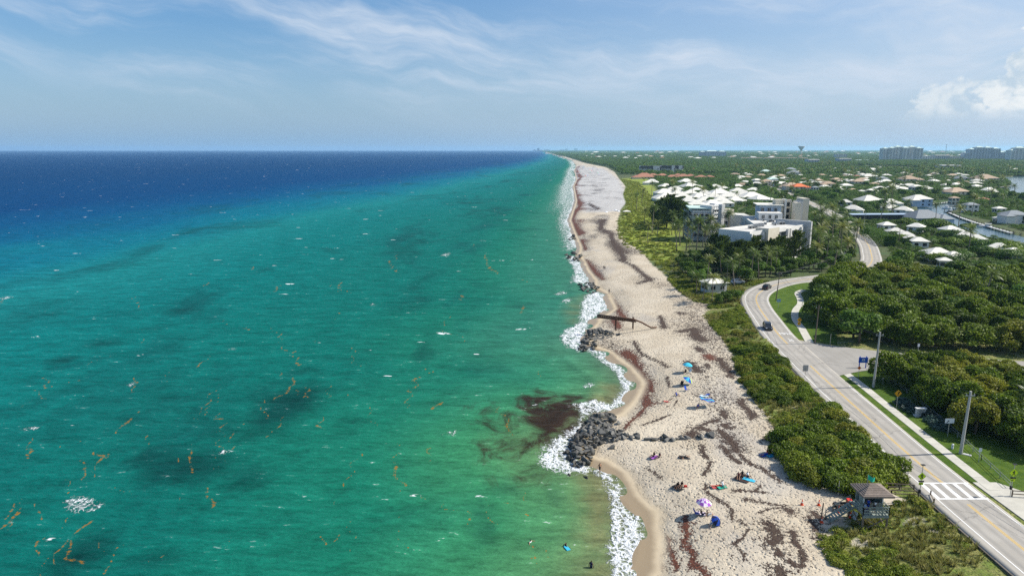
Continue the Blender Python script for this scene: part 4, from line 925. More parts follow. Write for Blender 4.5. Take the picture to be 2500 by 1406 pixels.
WOOD = mat('weathered_wood', (0.20, 0.155, 0.115), 0.9, 0.22, 2.5, 0.15, 0, 0.01)
GWOOD = mat('grey_green_painted_wood', (0.27, 0.31, 0.27), 0.75, 0.12, 2.0, 0.25, 0, 0, 0.3)
def box_obj(name, m, par, c, sz, a=0.0, taper=1.0):
    mb = MB(); mb.box((0, 0, 0), sz, 0, 0, taper); return obj(name, mb.build(name, m), par, c, a)
WINM = {}
def win_mesh(w, h):
    k = (round(w, 1), round(h, 1))
    if k not in WINM:
        mb = MB(); mb.box((0, 0, 0), (w, 0.10, h), 0, 0); WINM[k] = (mb.build('window', GLASS), None)
        f = MB()
        for q in (-w / 2, 0, w / 2): f.box((q, -0.04, 0), (0.09, 0.12, h + 0.09))
        for q in (-h / 2, h / 2): f.box((0, -0.045, q), (w + 0.09, 0.12, 0.09))
        WINM[k] = (WINM[k][0], f.build('frame', WHITE))
    return WINM[k]
def window(par, x, y, z, w, h, a, frame=True):
    """pane set 3 cm proud of the wall, outward normal = local -y turned by a"""
    g, f = win_mesh(w, h); o = obj('window', g, par, (x, y, z), a)
    if frame: obj('frame', f, o)
    return o
def wall_windows(par, p0, p1, base, zs, n, w, h, inset=0.06, frame=False, skip=()):
    p0, p1 = np.array(p0), np.array(p1); dd = p1 - p0; L = np.linalg.norm(dd); u = dd / L; nrm = np.array([u[1], -u[0]]); a = atan2(u[1], u[0])
    for z in zs:
        for i in range(n):
            if i in skip: continue
            q = p0 + u * L * (i + 0.5) / n + nrm * 0.02
            window(par, q[0] - base[0], q[1] - base[1], z - base[2], w, h, a, frame)

# --- the beach hotel: a U of wings round a court open to the sea
HB = np.array([112.0, 300.0, 4.0])
hotel = thing('beach_hotel', 'white multi-wing beachfront building under scaffolding with long dark window bands', 'building', tuple(HB))
def hp(poly, z0, z1, name, m, mt=None, par=None):
    mb = MB(); mb.prism([(x - HB[0], y - HB[1]) for x, y in poly], z0 - HB[2], z1 - HB[2], 0, 1 if mt else None)
    return obj(name, mb.build(name, [m, mt] if mt else m), par or hotel)
A_, B_ = np.array(P(1756, 557, 18)), np.array(P(1831, 567, 18)); C_ = np.array(P(1964, 549, 18)); u1 = (C_ - B_) / np.linalg.norm(C_ - B_); n1_ = np.array([-u1[1], u1[0]])
D_ = C_ + n1_ * 14.2; A_ = B_ + n1_ * 14.2; L1 = np.linalg.norm(C_ - B_)
hp([B_, C_, D_, A_], 3.5, 17.6, 'front_wing', WHITE, ROOFW)
def parapet(poly, z, h=0.55, th=0.3, m=WHITE, name='parapet'):
    mb = MB(); n = len(poly)
    for i in range(n):
        a, b = np.array(poly[i]), np.array(poly[(i + 1) % n]); u = (b - a) / np.linalg.norm(b - a); c = (a + b) / 2; nn = np.array([-u[1], u[0]]) * th * 0.52
        mb.box((c[0] + nn[0] - HB[0], c[1] + nn[1] - HB[1], z + h / 2 - HB[2] - 0.002), (np.linalg.norm(b - a) + (0.0 if i % 2 else -0.62), th, h), atan2(u[1], u[0]))
    obj(name, mb.build(name, m), hotel)
parapet([B_, C_, D_, A_], 17.6)
# front wall: deep window bands between white piers, stair block, end fin
zs = [15.4, 12.1, 8.8, 5.6]
def on(s_, off_=0.0): return B_ + u1 * s_ - n1_ * off_
def seg_win(s0, s1, n, h=1.9, w=None):
    for z in zs:
        for i in range(n):
            q = on(s0 + (s1 - s0) * (i + .5) / n, 0.03); ww = w or (s1 - s0) / n - 0.35
            window(hotel, q[0] - HB[0], q[1] - HB[1], z - 4, ww, h, atan2(u1[1], u1[0]), False)
        if True:
            c = on((s0 + s1) / 2, 0.42); box_obj('sill_band', WHITE, hotel, (c[0] - HB[0], c[1] - HB[1], z - 4 - 1.28), (s1 - s0, 0.8, 0.55), atan2(u1[1], u1[0]))
seg_win(1.2, 8.6, 2, 2.1); seg_win(19.2, 27.4, 2, 2.0); seg_win(31.2, 38.2, 2, 1.7)
for s_ in (0.4, 9.2, 18.6, 28.2, 30.4, 39.2):
    c = on(s_, 0.45); box_obj('pier', WHITE, hotel, (c[0] - HB[0], c[1] - HB[1], 6.8), (0.7, 0.9, 13.2), atan2(u1[1], u1[0]))
for s0, s1, o_, z1 in ((9.8, 18.2, 2.2, 18.9),):
    hp([on(s0, o_), on(s1, o_), on(s1, -3.5), on(s0, -3.5)], 3.6, z1, 'stair_block', BEIGE, ROOFW)
hp([on(L1 + 0.02, 3.0), on(L1 + 1.1, 3.0), on(L1 + 1.1, -13.5), on(L1 + 0.02, -13.5)], 3.5, 19.6, 'end_fin', GREYW)
# inner court wing running away from the camera
I_ = on(L1 - 14.6, -14.2); J_ = np.array(P(1812, 524, 18)); wv = (J_ - I_) / np.linalg.norm(J_ - I_); rn_ = np.array([wv[1], -wv[0]]); L2 = np.linalg.norm(J_ - I_)
K_, M_ = J_ + rn_ * 15.5, I_ + rn_ * 15.5
hp([I_ + wv * 0.02, M_ + wv * 0.02, K_, J_], 3.5, 17.5, 'court_wing', WHITE, ROOFW)
def court(s_, o_=0): return I_ + wv * s_ - rn_ * o_
ca_ = atan2(-wv[1], -wv[0])
for z in (15.3, 12.0, 8.7, 5.5):
    for i in range(8):
        q = court(2.8 + i * 4.5, 0.03); window(hotel, q[0] - HB[0], q[1] - HB[1], z - 4, 2.8, 2.0, ca_, False)
    c = court(L2 / 2, 0.6); box_obj('gallery', GREYW, hotel, (c[0] - HB[0], c[1] - HB[1], z - 4 - 1.45), (L2 - 1, 1.1, 0.35), ca_)
for i in range(10):
    c = court(0.7 + i * 4.5, 1.0); box_obj('gallery_post', GREYW, hotel, (c[0] - HB[0], c[1] - HB[1], 6.6), (0.3, 0.3, 13.0), ca_)
# sea block with windows, fin walls and scaffolding
X0 = J_
sea = [np.array((92.5, 350.0)), np.array((101.0, 347.4)), np.array((104.0, 363.0)), np.array((94.5, 366.0))]
hp(sea, 3.5, 19.6, 'sea_block', WHITE, ROOFW)
uB = np.array((cos(radians(24)), sin(radians(24)))); nB = np.array((-uB[1], uB[0]))
def bay(o_, l_, dp, z1, name, m_, roof=None):
    q = np.array(o_); hp([q, q + uB * l_, q + uB * l_ + nB * dp, q + nB * dp], 3.6, z1, name, m_, roof); return q
qa = bay((101.05, 346.4), 5.4, 9.0, 22.0, 'tall_bay', WHITE, ROOFW); bay(qa + uB * 5.42 - nB * 1.2, 2.0, 9.5, 22.7, 'fin_wall', WHITE)
qb = bay(qa + uB * 7.45 + nB * .3, 3.8, 8.0, 19.3, 'lobby_bay', WHITE, ROOFW); bay(qb + uB * 3.82 - nB * 1.0, 2.6, 7.5, 19.9, 'lobby_tower', BEIGE)
an_ = radians(24); hp([(108.6, 353.5), (119.8, 344.6), (121, 357), (109.5, 363)], 3.6, 17.3, 'link_block', WHITE, ROOFW)
for z in (19.4, 16.0, 12.6, 9.2): c = qa + uB * 2.8 - nB * .04; window(hotel, c[0] - HB[0], c[1] - HB[1], z - 4, 3.4, 1.9, an_, True)
for z in (16.4, 13.0, 9.6): c = qb + uB * 1.9 - nB * .04; window(hotel, c[0] - HB[0], c[1] - HB[1], z - 4, 2.9, 2.0, an_, True)
for z in (17.2, 13.8, 10.4, 7.0):
    for i in range(3):
        q = sea[0] + (sea[1] - sea[0]) * (0.17 + 0.32 * i); window(hotel, q[0] - HB[0], q[1] - HB[1] - 0.04, z - 4, 2.0, 1.9, atan2(-2.6, 8.5), False)
    for i in range(4):
        q = sea[3] + (sea[0] - sea[3]) * (0.15 + 0.23 * i); window(hotel, q[0] - HB[0] - 0.04, q[1] - HB[1], z - 4, 2.4, 2.0, atan2(-16, -2), False)
mb = MB(); mb.prism([(x - HB[0], y - HB[1]) for x, y in [(90.5, 349.5), (100.9, 346.4), (103.4, 363.5), (93, 367)]], 16.2, 16.75); obj('sun_roof', mb.build('sun_roof', MINT), hotel)
scf = thing('scaffolding', 'metal scaffolding standing against the sea end of the white building', 'scaffolding', (92, 348, 4))
def scaff_bay(p0, p1, h, n):
    p0, p1 = Vector((*p0, 0)), Vector((*p1, 0)); o2 = (p1 - p0).normalized().cross(Vector((0, 0, 1))) * 1.2
    for i in range(n + 1):
        b = p0.lerp(p1, i / n)
        for off_ in (Vector((0, 0, 0)), o2):
            mb = MB(); mb.tube([b + off_, b + off_ + Vector((0, 0, h))], 0.06, 5); obj('upright', mb.build('upright', METAL), scf)
    z = 2.0
    while z <= h:
        mb = MB(); mb.beam(p0 + o2 / 2 + Vector((0, 0, z)), p1 + o2 / 2 + Vector((0, 0, z)), 1.1, 0.06); obj('deck', mb.build('deck', GREYW), scf)
        for dz in (0.5, 1.0):
            mb = MB(); mb.tube([p0 + o2 + Vector((0, 0, z + dz)), p1 + o2 + Vector((0, 0, z + dz))], 0.05, 5); obj('ledger', mb.build('ledger', METAL), scf)
        z += 2.0
scaff_bay((-0.5, 0.6), (9.0, -2.2), 15, 5); scaff_bay((1.0, 17.5), (-0.7, 2.2), 15, 6); scaff_bay((9.2, -2.7), (11.6, -1.6), 18, 2)
# roof-top rooms, beige lift towers, plant
hp([court(24, -4.5), court(24, -15), court(36, -15), court(36, -4.5)], 17.6, 20.9, 'roof_room', WHITE, ROOFW)
for i in range(3): q = court(23.96, -6.5 - 2.9 * i); window(hotel, q[0] - HB[0], q[1] - HB[1] - .05, 15.1, 1.3, 1.8, 0, True)
hp([court(34, -6), court(34, -16), court(46, -16), court(46, -6)], 17.6, 23.6, 'penthouse', BLUEG, None)
mb = MB(); q = [court(32.6, -4.8), court(32.6, -17), court(47, -17), court(47, -4.8)]; mb.prism([(x - HB[0], y - HB[1]) for x, y in q], 19.7, 20.05); obj('penthouse_roof', mb.build('penthouse_roof', WROOF), hotel)
for i in range(3): q = court(33.97, -7.6 - 3.0 * i); window(hotel, q[0] - HB[0], q[1] - HB[1] - .05, 17.6, 1.7, 1.9, 0, True)
TX, TY = P(1910, 538, 17.5)[0], P(1930, 536, 17.5)[1]
for x0, x1, y0, y1, z1, m_ in ((0.0, 3.6, 6, 10, 26.4, BEIGE), (4.4, 5.2, 5.5, 10, 26.6, WHITE), (5.2, 8.6, 8.2, 10, 26.2, BEIGE), (7.2, 9.6, 0, 4.2, 25.4, BEIGE), (9.7, 11.4, 1.4, 9, 25.9, GREYW), (11.5, 14.4, 2, 10, 27.2, BEIGE)):
    hp([(TX + x0, TY + y0), (TX + x1, TY + y0), (TX + x1, TY + y1), (TX + x0, TY + y1)], 3.6, z1, 'lift_tower', m_)
for z in (24, 21, 18): window(hotel, TX + 6.9 - HB[0], TY + 8.15 - HB[1], z - 4, 1.6, 1.9, 0, False)
rr = random.Random(8)
def ac_unit(q, s_=1.0, nm='air_handler'):
    mb = MB(); mb.box((0, 0, 0.55 * s_), (1.1 * s_, 1.1 * s_, 1.1 * s_), 0, 0); mb.lathe([(0.42 * s_, 1.1 * s_), (0.42 * s_, 1.18 * s_), (0.05, 1.16 * s_)], 10)
    o = thing(nm, '', 'air conditioner', (q[0], q[1], 17.61), rr.uniform(0, .3)); tag(o, 'grey rooftop air conditioner on the flat roof of the white building', 'air conditioner', 'rooftop air conditioners')
    obj('casing', mb.build('casing', METAL), o); mb = MB(); mb.box((0, -0.56 * s_, 0.5 * s_), (0.8 * s_, 0.02, 0.7 * s_)); obj('grille', mb.build('grille', DARK), o)
for i in range(5): ac_unit(on(13.5 + 2.1 * i * 0.9, -8.5 + 0.3 * i), 1.1)
for i in range(4): ac_unit(on(22.5 + 1.9 * i, -11.8), 1.0)
for i in range(4): ac_unit(court(14 + 1.5 * (i % 2), -7.5 - 1.5 * (i // 2)), 1.15)
for i in range(4): ac_unit(court(5 + 1.5 * (i % 2), -10.5 - 1.5 * (i // 2)), 1.15)
for q in (on(34, -9), on(36, -11), on(33, -13), court(20, -6), court(24, -3)): ac_unit(q, 0.85)
for i in range(-2, 14): BLOCK.append((*(on(3 * i + 1, -7)), 8.5))
for i in range(9): BLOCK.append((*(court(5 * i, -7)), 10))
BLOCK += [(100, 355, 11), (111, 352, 10), (TX + 7, TY + 5, 10)]

for c_ in CANALS[:1]:
    for a_, b_ in zip(c_, np.roll(c_, -1, 0)):
        for k_ in np.linspace(0, 1, 6): q_ = a_ + (b_ - a_) * k_; BLOCK.append((q_[0], q_[1] - 3, 6.0))
# --- hip-roofed houses
def house(px, py, wpx, roof, wall, label, group, name='villa', storeys=1, ang=None, dep=0.8, pitch=0.24, wins=True, win_frame=False, extra=True, zroof=None):
    rg = random.Random(int(px * 31 + py * 7)); hw = 2.9 * storeys
    c = P(px, py, 4 + hw + 1.2); w = wpx * px_scale(c, 6.0); dd = w * dep; a = rg.uniform(-.12, .12) + (0 if ang is None else ang)
    o = thing(name, label, 'house', (c[0], c[1], 4.0), a, group)
    mb = MB(); mb.box((0, 0, hw / 2 - 0.2), (w, dd, hw + 0.4)); obj('wall', mb.build('wall', wall), o)
    mb = MB(); mb.hip((0, 0), w, dd, hw + 0.16, min(w, dd) * pitch, 0, 0.6); r = obj('roof', mb.build('roof', roof), o)
    if extra and w > 9:
        sx_ = rg.choice((-1, 1)); mb = MB(); mb.box((sx_ * w * .44, -dd * .28, hw * .45 - .2), (w * .42, dd * .8, hw * .9 + .4)); obj('wing', mb.build('wing', wall), o)
        mb = MB(); mb.hip((sx_ * w * .44, -dd * .28), w * .42, dd * .8, hw * .9 + .05, min(w * .42, dd * .8) * pitch, 0, 0.5); obj('wing_roof', mb.build('wing_roof', roof), o)
    if wins:
        n = max(2, int(w / 4.5)); yy = -dd / 2 - 0.02
        for s_ in range(storeys):
            for i in range(n):
                xx = -w / 2 + w * (i + .5) / n
                if extra and w > 9 and (xx * sx_ > w * 0.20): continue
                window(o, xx, yy, 1.5 + 2.9 * s_, 1.7, 1.4, 0, win_frame)
        for s_ in range(storeys):
            for i in range(2): window(o, -w / 2 - 0.02, -dd * .22 + dd * .44 * i, 1.5 + 2.9 * s_, 1.6, 1.4, -pi / 2, False)
    BLOCK.append((c[0], c[1], max(w, dd) * 0.55))
    if 'villas' in (group or ''): BLOCK.append((c[0] - 1.5, c[1] - dd * .5 - 5, w * .42))
    return o
RES = [(1629, 479, 57), (1667, 478, 40), (1707, 478, 45), (1743, 478, 40), (1778, 477, 45), (1622, 468, 45), (1655, 470, 40), (1686, 469, 35), (1721, 467, 25), (1755, 469, 50), (1760, 486, 40), (1795, 486, 40), (1721, 486, 40),
       (1681, 488, 42), (1700, 495, 40), (1738, 493, 40), (1772, 492, 36), (1801, 464, 35), (1812, 472, 48), (1835, 477, 52), (1855, 483, 45), (1650, 460, 35), (1684, 454, 46), (1625, 452, 28), (1675, 442, 35),
       (1746, 454, 28), (1766, 458, 26), (1800, 453, 25), (1592, 443, 34), (1640, 461, 30), (1700, 461, 26), (1727, 474, 34)]
for i, (a, b, w) in enumerate(RES): house(a, b, w, WROOF, WHITE, 'white villa with pale hipped roof in the cluster behind the beach hotel', 'white villas behind the hotel', ang=random.Random(i).uniform(-.25, .25), dep=0.85, pitch=0.26)
VR = [(2064, 490, 26), (2082, 506, 38), (2120, 486, 52), (2174, 491, 36), (2174, 502, 32), (2205, 508, 34), (2165, 544, 30), (2237, 548, 34), (2187, 560, 38), (2212, 567, 30), (2226, 576, 30), (2244, 582, 36), (2320, 555, 38), (2338, 561, 36),
      (2356, 568, 34), (2383, 576, 38), (2403, 586, 34), (2439, 599, 50), (2475, 605, 28), (2289, 611, 55), (2327, 616, 36), (2307, 628, 26)]
for i, (a, b, w) in enumerate(VR): house(a, b, w, WROOF, WHITE, 'white hip-roofed villa among clipped trees beside the canal', 'white villas by the canal', ang=random.Random(i + 50).uniform(-.6, .1), dep=0.9, pitch=0.27)
OTH = [(2185, 455, 28, 0), (2127, 463, 24, 0), (2104, 464, 14, 0), (2217, 435, 42, 1), (2162, 441, 28, 0), (2095, 441, 30, 1), (2090, 429, 16, 2), (2120, 429, 34, 0), (2153, 433, 20, 3), (2280, 441, 26, 0), (2266, 458, 20, 0), (2334, 464, 45, 1), (2345, 432, 26, 3),
       (2403, 433, 48, 1), (2129, 415, 30, 0), (2133, 411, 14, 2), (2280, 420, 18, 2), (2480, 415, 26, 0), (2475, 519, 50, 3), (2446, 528, 28, 0), (2370, 496, 28, 3), (2401, 484, 24, 2), (1869, 417, 22, 4), (1930, 413, 26, 3), (1938, 420, 26, 3),
       (1907, 415, 20, 0), (1976, 416, 16, 0), (1871, 440, 22, 1), (1932, 450, 34, 1), (1950, 453, 36, 5), (2020, 446, 30, 1), (1806, 435, 14, 0), (2088, 440, 14, 1), (1822, 423, 14, 0), (2042, 412, 18, 0), (2091, 420, 14, 0), (1892, 430, 16, 0),
       (1886, 435, 22, 4), (1979, 439, 14, 3), (2009, 425, 10, 0), (2063, 425, 14, 0), (2055, 442, 10, 0), (2310, 450, 22, 0), (2440, 505, 22, 0), (2230, 455, 16, 3), (2050, 460, 14, 0), (1990, 455, 14, 3), (2330, 480, 18, 1)]
KIND = [(WROOF, WHITE, 'white house with pale roof among the palms beyond the canal', 'white houses among the palms'), (TANR, BEIGE, 'tan-roofed beige house among the palms beyond the canal', 'tan houses among the palms'),
        (TERRA, WHITE, 'small white house with dark red roof among the palms', 'red-roofed houses among the palms'), (GREYR, WHITE, 'white house with grey roof among the palms', 'grey-roofed houses among the palms'),
        (MINT, BLUEG, 'pale blue house with whitish roof deep among the palms', 'pale blue houses among the palms'), (ORANGE, BEIGE, 'house with bright orange tiled roof among dark palms', None)]
for a, b, w, k in OTH: house(a, b, w, *KIND[k], storeys=1 if k in (0, 2) else 2)
TC = [(1573, 430, 48), (1594, 427, 25), (1617, 427, 24), (1640, 430, 24), (1668, 429, 30), (1685, 428, 22), (1711, 431, 26), (1732, 430, 18), (1692, 414, 22), (1655, 426, 18)]
for a, b, w in TC: house(a, b, w, TERRA, BEIGE, 'low house with terracotta tiled roof in front of the mansard blocks', 'terracotta-roofed houses', storeys=1)
h2 = house(2241, 482, 50, WROOF, BLUEG, 'pale blue two-storey house with white balconies on the canal dock', None, 'canal_house', 2)
cl = house(2253, 526, 80, GREYR, BLUEG, 'canal clubhouse with broad grey pyramid roof and long flat wing', None, 'clubhouse', 1, 0.1, 0.75, 0.30)
cl.children[0].name = 'wall'; q0, q1 = P(2070, 523, 8), P(2222, 523, 8); c_ = (q0 + q1) / 2 - np.array(cl.location[:2])
mb = MB(); mb.box((0, 0, 0), (q1[0] - q0[0], 9, 0.5)); obj('flat_roof', mb.build('flat_roof', BLUEG), cl, (c_[0], c_[1], 4.2), -0.08)
mb = MB(); mb.box((0, 0, 0), (q1[0] - q0[0] - 2, 7, 4.0)); obj('long_wing', mb.build('long_wing', DARK), cl, (c_[0], c_[1], 2.0), -0.08)
bh = house(1744, 680, 50, WROOF, GREYW, 'small grey beach house with white roof half hidden by palms', None, 'beach_house', 1, 0.3, 0.7, 0.25, True, True)

# --- two mansard apartment blocks behind the dunes
def flat_block(x0, x1, yb, yt, m, label, name, group=None, roof=None, floors=4, cols=4, bays=(), dep=14, winw=None, skip=0):
    b0, b1 = P(x0, yb, 4), P(x1, yb, 4); w = b1[0] - b0[0]; y = (b0[1] + b1[1]) / 2; sc = px_scale((b0[0], y), 4); h = (yb - yt) * sc
    o = thing(name, label, 'building', ((b0[0] + b1[0]) / 2, y, 4.0), 0, group); mb = MB(); mb.box((0, dep / 2, h / 2 - .3), (w, dep, h + .6)); obj('wall', mb.build('wall', m), o)
    for bx, bw, bm_, bh_, pr in bays:
        mb = MB(); mb.box((bx * w, -pr / 2, h * bh_ / 2 - .3), (bw * w, pr, h * bh_ + .6)); obj('bay', mb.build('bay', bm_), o)
    if roof is DARKR:
        mb = MB(); mb.box((0, dep / 2 - .5, h * .86), (w * 1.03, dep + 3.2, h * .30), 0, 0, 0.93); obj('roof', mb.build('roof', roof), o)
    elif roof is not None:
        mb = MB(); mb.box((0, dep / 2, h + h * .07), (w * 1.03, dep * 1.08, h * .14 + .2), 0, 0, 0.94); obj('roof', mb.build('roof', roof), o)
    fh = h / floors; ww = winw or w / cols * (0.24 if roof is DARKR else 0.45)
    for f_ in range(floors - (roof is DARKR)):
        for c in range(cols):
            xx = -w / 2 + w * (c + .5) / cols; pr = max([p_ for bx, bw, _, bh_, p_ in bays if abs(xx - bx * w) < bw * w / 2 + ww / 2 and f_ / floors < bh_ - .01] + [0])
            window(o, xx, -pr - .04, fh * (f_ + .55), ww, fh * .5, 0, False)
    BLOCK.append((o.location[0], y + dep / 2, w * .55)); return o
flat_block(1563, 1611, 424, 406, GREYW, 'grey four-storey block with dark mansard roof, the one nearer the beach', 'mansard_block', None, DARKR, 4, 4, ((0.30, 0.34, WHITE, 1.0, 2.5),))
flat_block(1614, 1668, 424, 405, GREYW, 'longer grey and white four-storey block with dark mansard roof', 'mansard_block', None, DARKR, 4, 6, ((0.02, 0.14, WHITE, 1.0, 3), (0.35, 0.16, WHITE, 1.0, 3)))
# --- far towers and mid-rise blocks
TW = mat('tower_stucco', (0.70, 0.68, 0.62), 0.85, 0.08, 0.05)
TG = mat('tower_grey', (0.50, 0.52, 0.53), 0.85, 0.08, 0.05)
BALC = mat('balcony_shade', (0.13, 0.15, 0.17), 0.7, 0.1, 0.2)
BMC = {}
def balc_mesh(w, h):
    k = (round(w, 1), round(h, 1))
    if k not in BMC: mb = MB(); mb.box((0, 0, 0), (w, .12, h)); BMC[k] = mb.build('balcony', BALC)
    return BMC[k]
def tower(x0, x1, yb, yt, label, name, steps, m, floors=16, cols=9):
    b0, b1 = P(x0, yb, 4), P(x1, yb, 4); w = b1[0] - b0[0]; y = b0[1]; sc = px_scale((b0[0], y), 4); H_ = (yb - yt) * sc
    o = thing(name, label, 'tower', ((b0[0] + b1[0]) / 2, y, 4.0)); fh = H_ / floors
    for i, (fx0, fx1, fh_, pr) in enumerate(steps):
        mb = MB(); mb.box(((fx0 + fx1) / 2 * w, 14 - pr, H_ * fh_ / 2 - 1), ((fx1 - fx0) * w, 28, H_ * fh_ + 2)); obj('block', mb.build('block', m), o)
        mb = MB(); mb.hip(((fx0 + fx1) / 2 * w, 14 - pr), (fx1 - fx0) * w * .8, 20, H_ * fh_ + .05, 5, 0, 0.5); obj('roof', mb.build('roof', MINT), o)
        nc = max(1, int(round((fx1 - fx0) * cols)))
        for f_ in range(int(floors * fh_) - 1):
            zz = fh * (f_ + .9)
            for c in range(nc):
                xx = (fx0 + (fx1 - fx0) * (c + .5) / nc) * w
                g = balc_mesh((fx1 - fx0) * w / nc * .60, fh * .42); obj('balcony', g, o, (xx, -pr - .06, zz))
    return o
tower(2154, 2249, 394, 361, 'broad cream high-rise with pale green stepped roofs by the mangroves', 'apartment_tower', [(-.5, -.36, .93, 0), (-.36, -.2, .97, 6), (-.2, -.02, 1.04, 2), (-.02, .16, .98, 7), (.16, .34, 1.04, 2), (.34, .5, .95, 6)], TW, 17, 13)
tower(2352, 2451, 392, 362, 'grey curving high-rise with stepped wings, beside the smaller cut-off tower', 'apartment_tower', [(-.5, -.38, .62, 4), (-.38, -.22, .9, 2), (-.22, 0, 1.04, 0), (0, .2, 1.02, 0), (.2, .38, .95, 2), (.38, .5, .66, 4)], TG, 16, 14)
tower(2464, 2560, 395, 361, 'pale high-rise with stacked balconies on the edge of the town', 'apartment_tower', [(-.5, -.38, .8, 2), (-.38, -.1, .97, 0), (-.1, .2, 1.05, 3), (.2, .5, .9, 0)], TW, 17, 12)
tower(1709, 1773, 384, 370, 'grey slab apartment block far behind the woods', 'apartment_block', [(-.5, -.3, .9, 0), (-.3, .2, 1.0, 2), (.2, .5, .95, 0)], TG, 7, 14)
flat_block(2246, 2281, 393, 381, TW, 'cream mid-rise block right beside the broad high-rise', 'mid_rise', None, None, 5, 6, dep=30)
flat_block(2282, 2318, 392, 380.5, GREYW, 'grey-white mid-rise block between cream and pinkish neighbours', 'mid_rise', None, WROOF, 5, 7, dep=30)
flat_block(2319, 2352, 392, 382, BEIGE, 'pinkish beige mid-rise block next to the curving tower', 'mid_rise', None, None, 5, 6, dep=30)
flat_block(1973, 2000, 401, 391, TG, 'small dark-windowed office block in the mangroves', 'office_block', None, ROOFW, 3, 4, dep=30)
flat_block(2048, 2078, 398, 388.5, TG, 'wide grey flat-roofed office block past the mangroves', 'office_block', None, ROOFW, 3, 7, dep=30)
flat_block(2042, 2068, 388, 377, TW, 'tan mid-rise far behind the grey office block', 'mid_rise', None, None, 5, 5, dep=30)
flat_block(2090, 2120, 395.5, 391.5, MINT, 'low mint-green roofed hall beside the mangroves', 'hall', None, MINT, 1, 6, dep=40)
flat_block(2122, 2150, 395, 391.5, WHITE, 'low white hall next to the mint-green one', 'hall', None, MINT, 1, 6, dep=40)
flat_block(2298, 2345, 416, 405, TG, 'dark flat-roofed boathouse standing before the mangroves', 'boathouse', None, ROOFW, 1, 4, dep=25, winw=12)
for i, (a, b, w_) in enumerate([(1822, 391, 26), (1850, 391, 26), (1878, 391.5, 26), (1906, 391, 26), (1934, 391, 26), (1962, 391.5, 20)]):
    flat_block(a - w_ / 2, a + w_ / 2, b, b - 5, BEIGE, 'long low tan apartment row below the water tower', 'apartment_row', 'tan apartment rows', TANR, 2, 5, dep=30)
# water tower
wp = P(1955, 380, 4); sc = px_scale(wp, 4)
wt = thing('water_tower', 'mushroom-shaped concrete water tower on the skyline', 'water tower', (wp[0], wp[1], 4.0))
hh_ = 22 * sc; r_ = 8.2 * sc
mb = MB(); mb.lathe([(1.5 * sc, -1), (1.2 * sc, hh_ * .45), (1.6 * sc, hh_ * .55)], 18); obj('stem', mb.build('stem', GREYW, True), wt)
mb = MB(); mb.lathe([(1.6 * sc, hh_ * .545), (3 * sc, hh_ * .66), (r_, hh_ * .97), (r_, hh_), (r_ * .6, hh_ * 1.02), (0.1, hh_ * 1.03)], 28); obj('tank', mb.build('tank', GREYW, True), wt)
mp = P(2307, 388, 4); ms = thing('radio_mast', 'thin lattice radio mast on the skyline between the towers', 'mast', (mp[0], mp[1], 4.0)); sc = px_scale(mp, 4)
mb = MB(); mb.tube([(0, 0, -1), (0, 0, 34 * sc)], [1.1, 0.7], 6); obj('pole', mb.build('pole', GREYW), ms); mb = MB(); mb.lathe([(0.2, 27 * sc), (3.2, 27.3 * sc), (3.2, 28.5 * sc), (0.2, 28.7 * sc)], 10); mb.lathe([(0.2, 33 * sc), (2.6, 33.2 * sc), (2.6, 34 * sc), (0.2, 34.2 * sc)], 10); obj('antenna_ring', mb.build('antenna_ring', GREYW), ms)
# --- small far houses: single meshes with wall and roof
rf = random.Random(77); FARM = []
for wm, rm_ in ((WHITE, WROOF), (BEIGE, TANR), (WHITE, TERRA), (GREYW, WROOF)):
    mb = MB(); mb.box((0, 0, 1.9), (18, 13, 4.4), 0, 0); mb.hip((0, 0), 18, 13, 4.15, 3.0, 0, 0.6, 1); FARM.append(mb.build('far_house', [wm, rm_]))
FLAB = ['tiny white house in the hazy suburb below the skyline', 'tiny tan house in the hazy suburb below the skyline', 'tiny red-roofed house in the hazy suburb below the skyline', 'tiny grey house in the hazy suburb below the skyline']
FGR = ['far white houses', 'far tan houses', 'far red-roofed houses', 'far grey houses']
for i in range(170):
    py = 371.5 + 20 * rf.random() ** 1.2; px = rf.uniform(1430, 2500)
    if 386 < py and 1900 < px: py = 372 + (py - 372) * .6
    k = rf.choice((0, 0, 0, 1, 2, 3)); c = P(px, py, 4); s_ = rf.uniform(.9, 1.7) * (1 + max(0, c[1] - 4000) / 5000)
    o = tag(obj('far_house', FARM[k], None, (c[0], c[1], 4 + 3 * min(1.0, c[1] / 4000)), rf.uniform(-.5, .5), (s_, s_, s_ * .8)), FLAB[k], 'house', FGR[k]); BLOCK.append((c[0], c[1], 10 * s_))
for i in range(190):
    py = rf.uniform(403, 468); px = rf.uniform(1790, 2440); c = P(px, py, 7)
    if not free(c[0], c[1], 6) or 392 < py < 408 and rf.random() < .9: continue
    k = rf.choice((0, 0, 3, 1)); s_ = rf.uniform(.5, .85)
    tag(obj('far_house', FARM[k], None, (c[0], c[1], 4), rf.uniform(-.5, .5), s_), ('pale', 'beige', '', 'greyish')[k] + ' low house half buried in the palm suburb', 'house', ('pale', 'beige', '', 'greyish')[k] + ' houses buried in palms'); BLOCK.append((c[0], c[1], 8))
# far beach town on the horizon along the coast
for i in range(14):
    px = rf.uniform(1285, 1420); py = rf.uniform(368.3, 370.5); c = P(px, py, 3); hgt = rf.uniform(20, 45) if i > 2 else 70
    mb = MB(); mb.box((0, 0, hgt / 2 - 1), (rf.uniform(50, 120), 60, hgt + 2)); mb.box((0, 0, hgt + 3), (30, 30, 8))
    tag(obj('skyline_block', mb.build('skyline_block', TG), None, (max(c[0], 30 + c[1] * .031), c[1], 4)), 'hazy block of the distant beach town on the horizon', 'building', 'hazy blocks of the distant beach town')
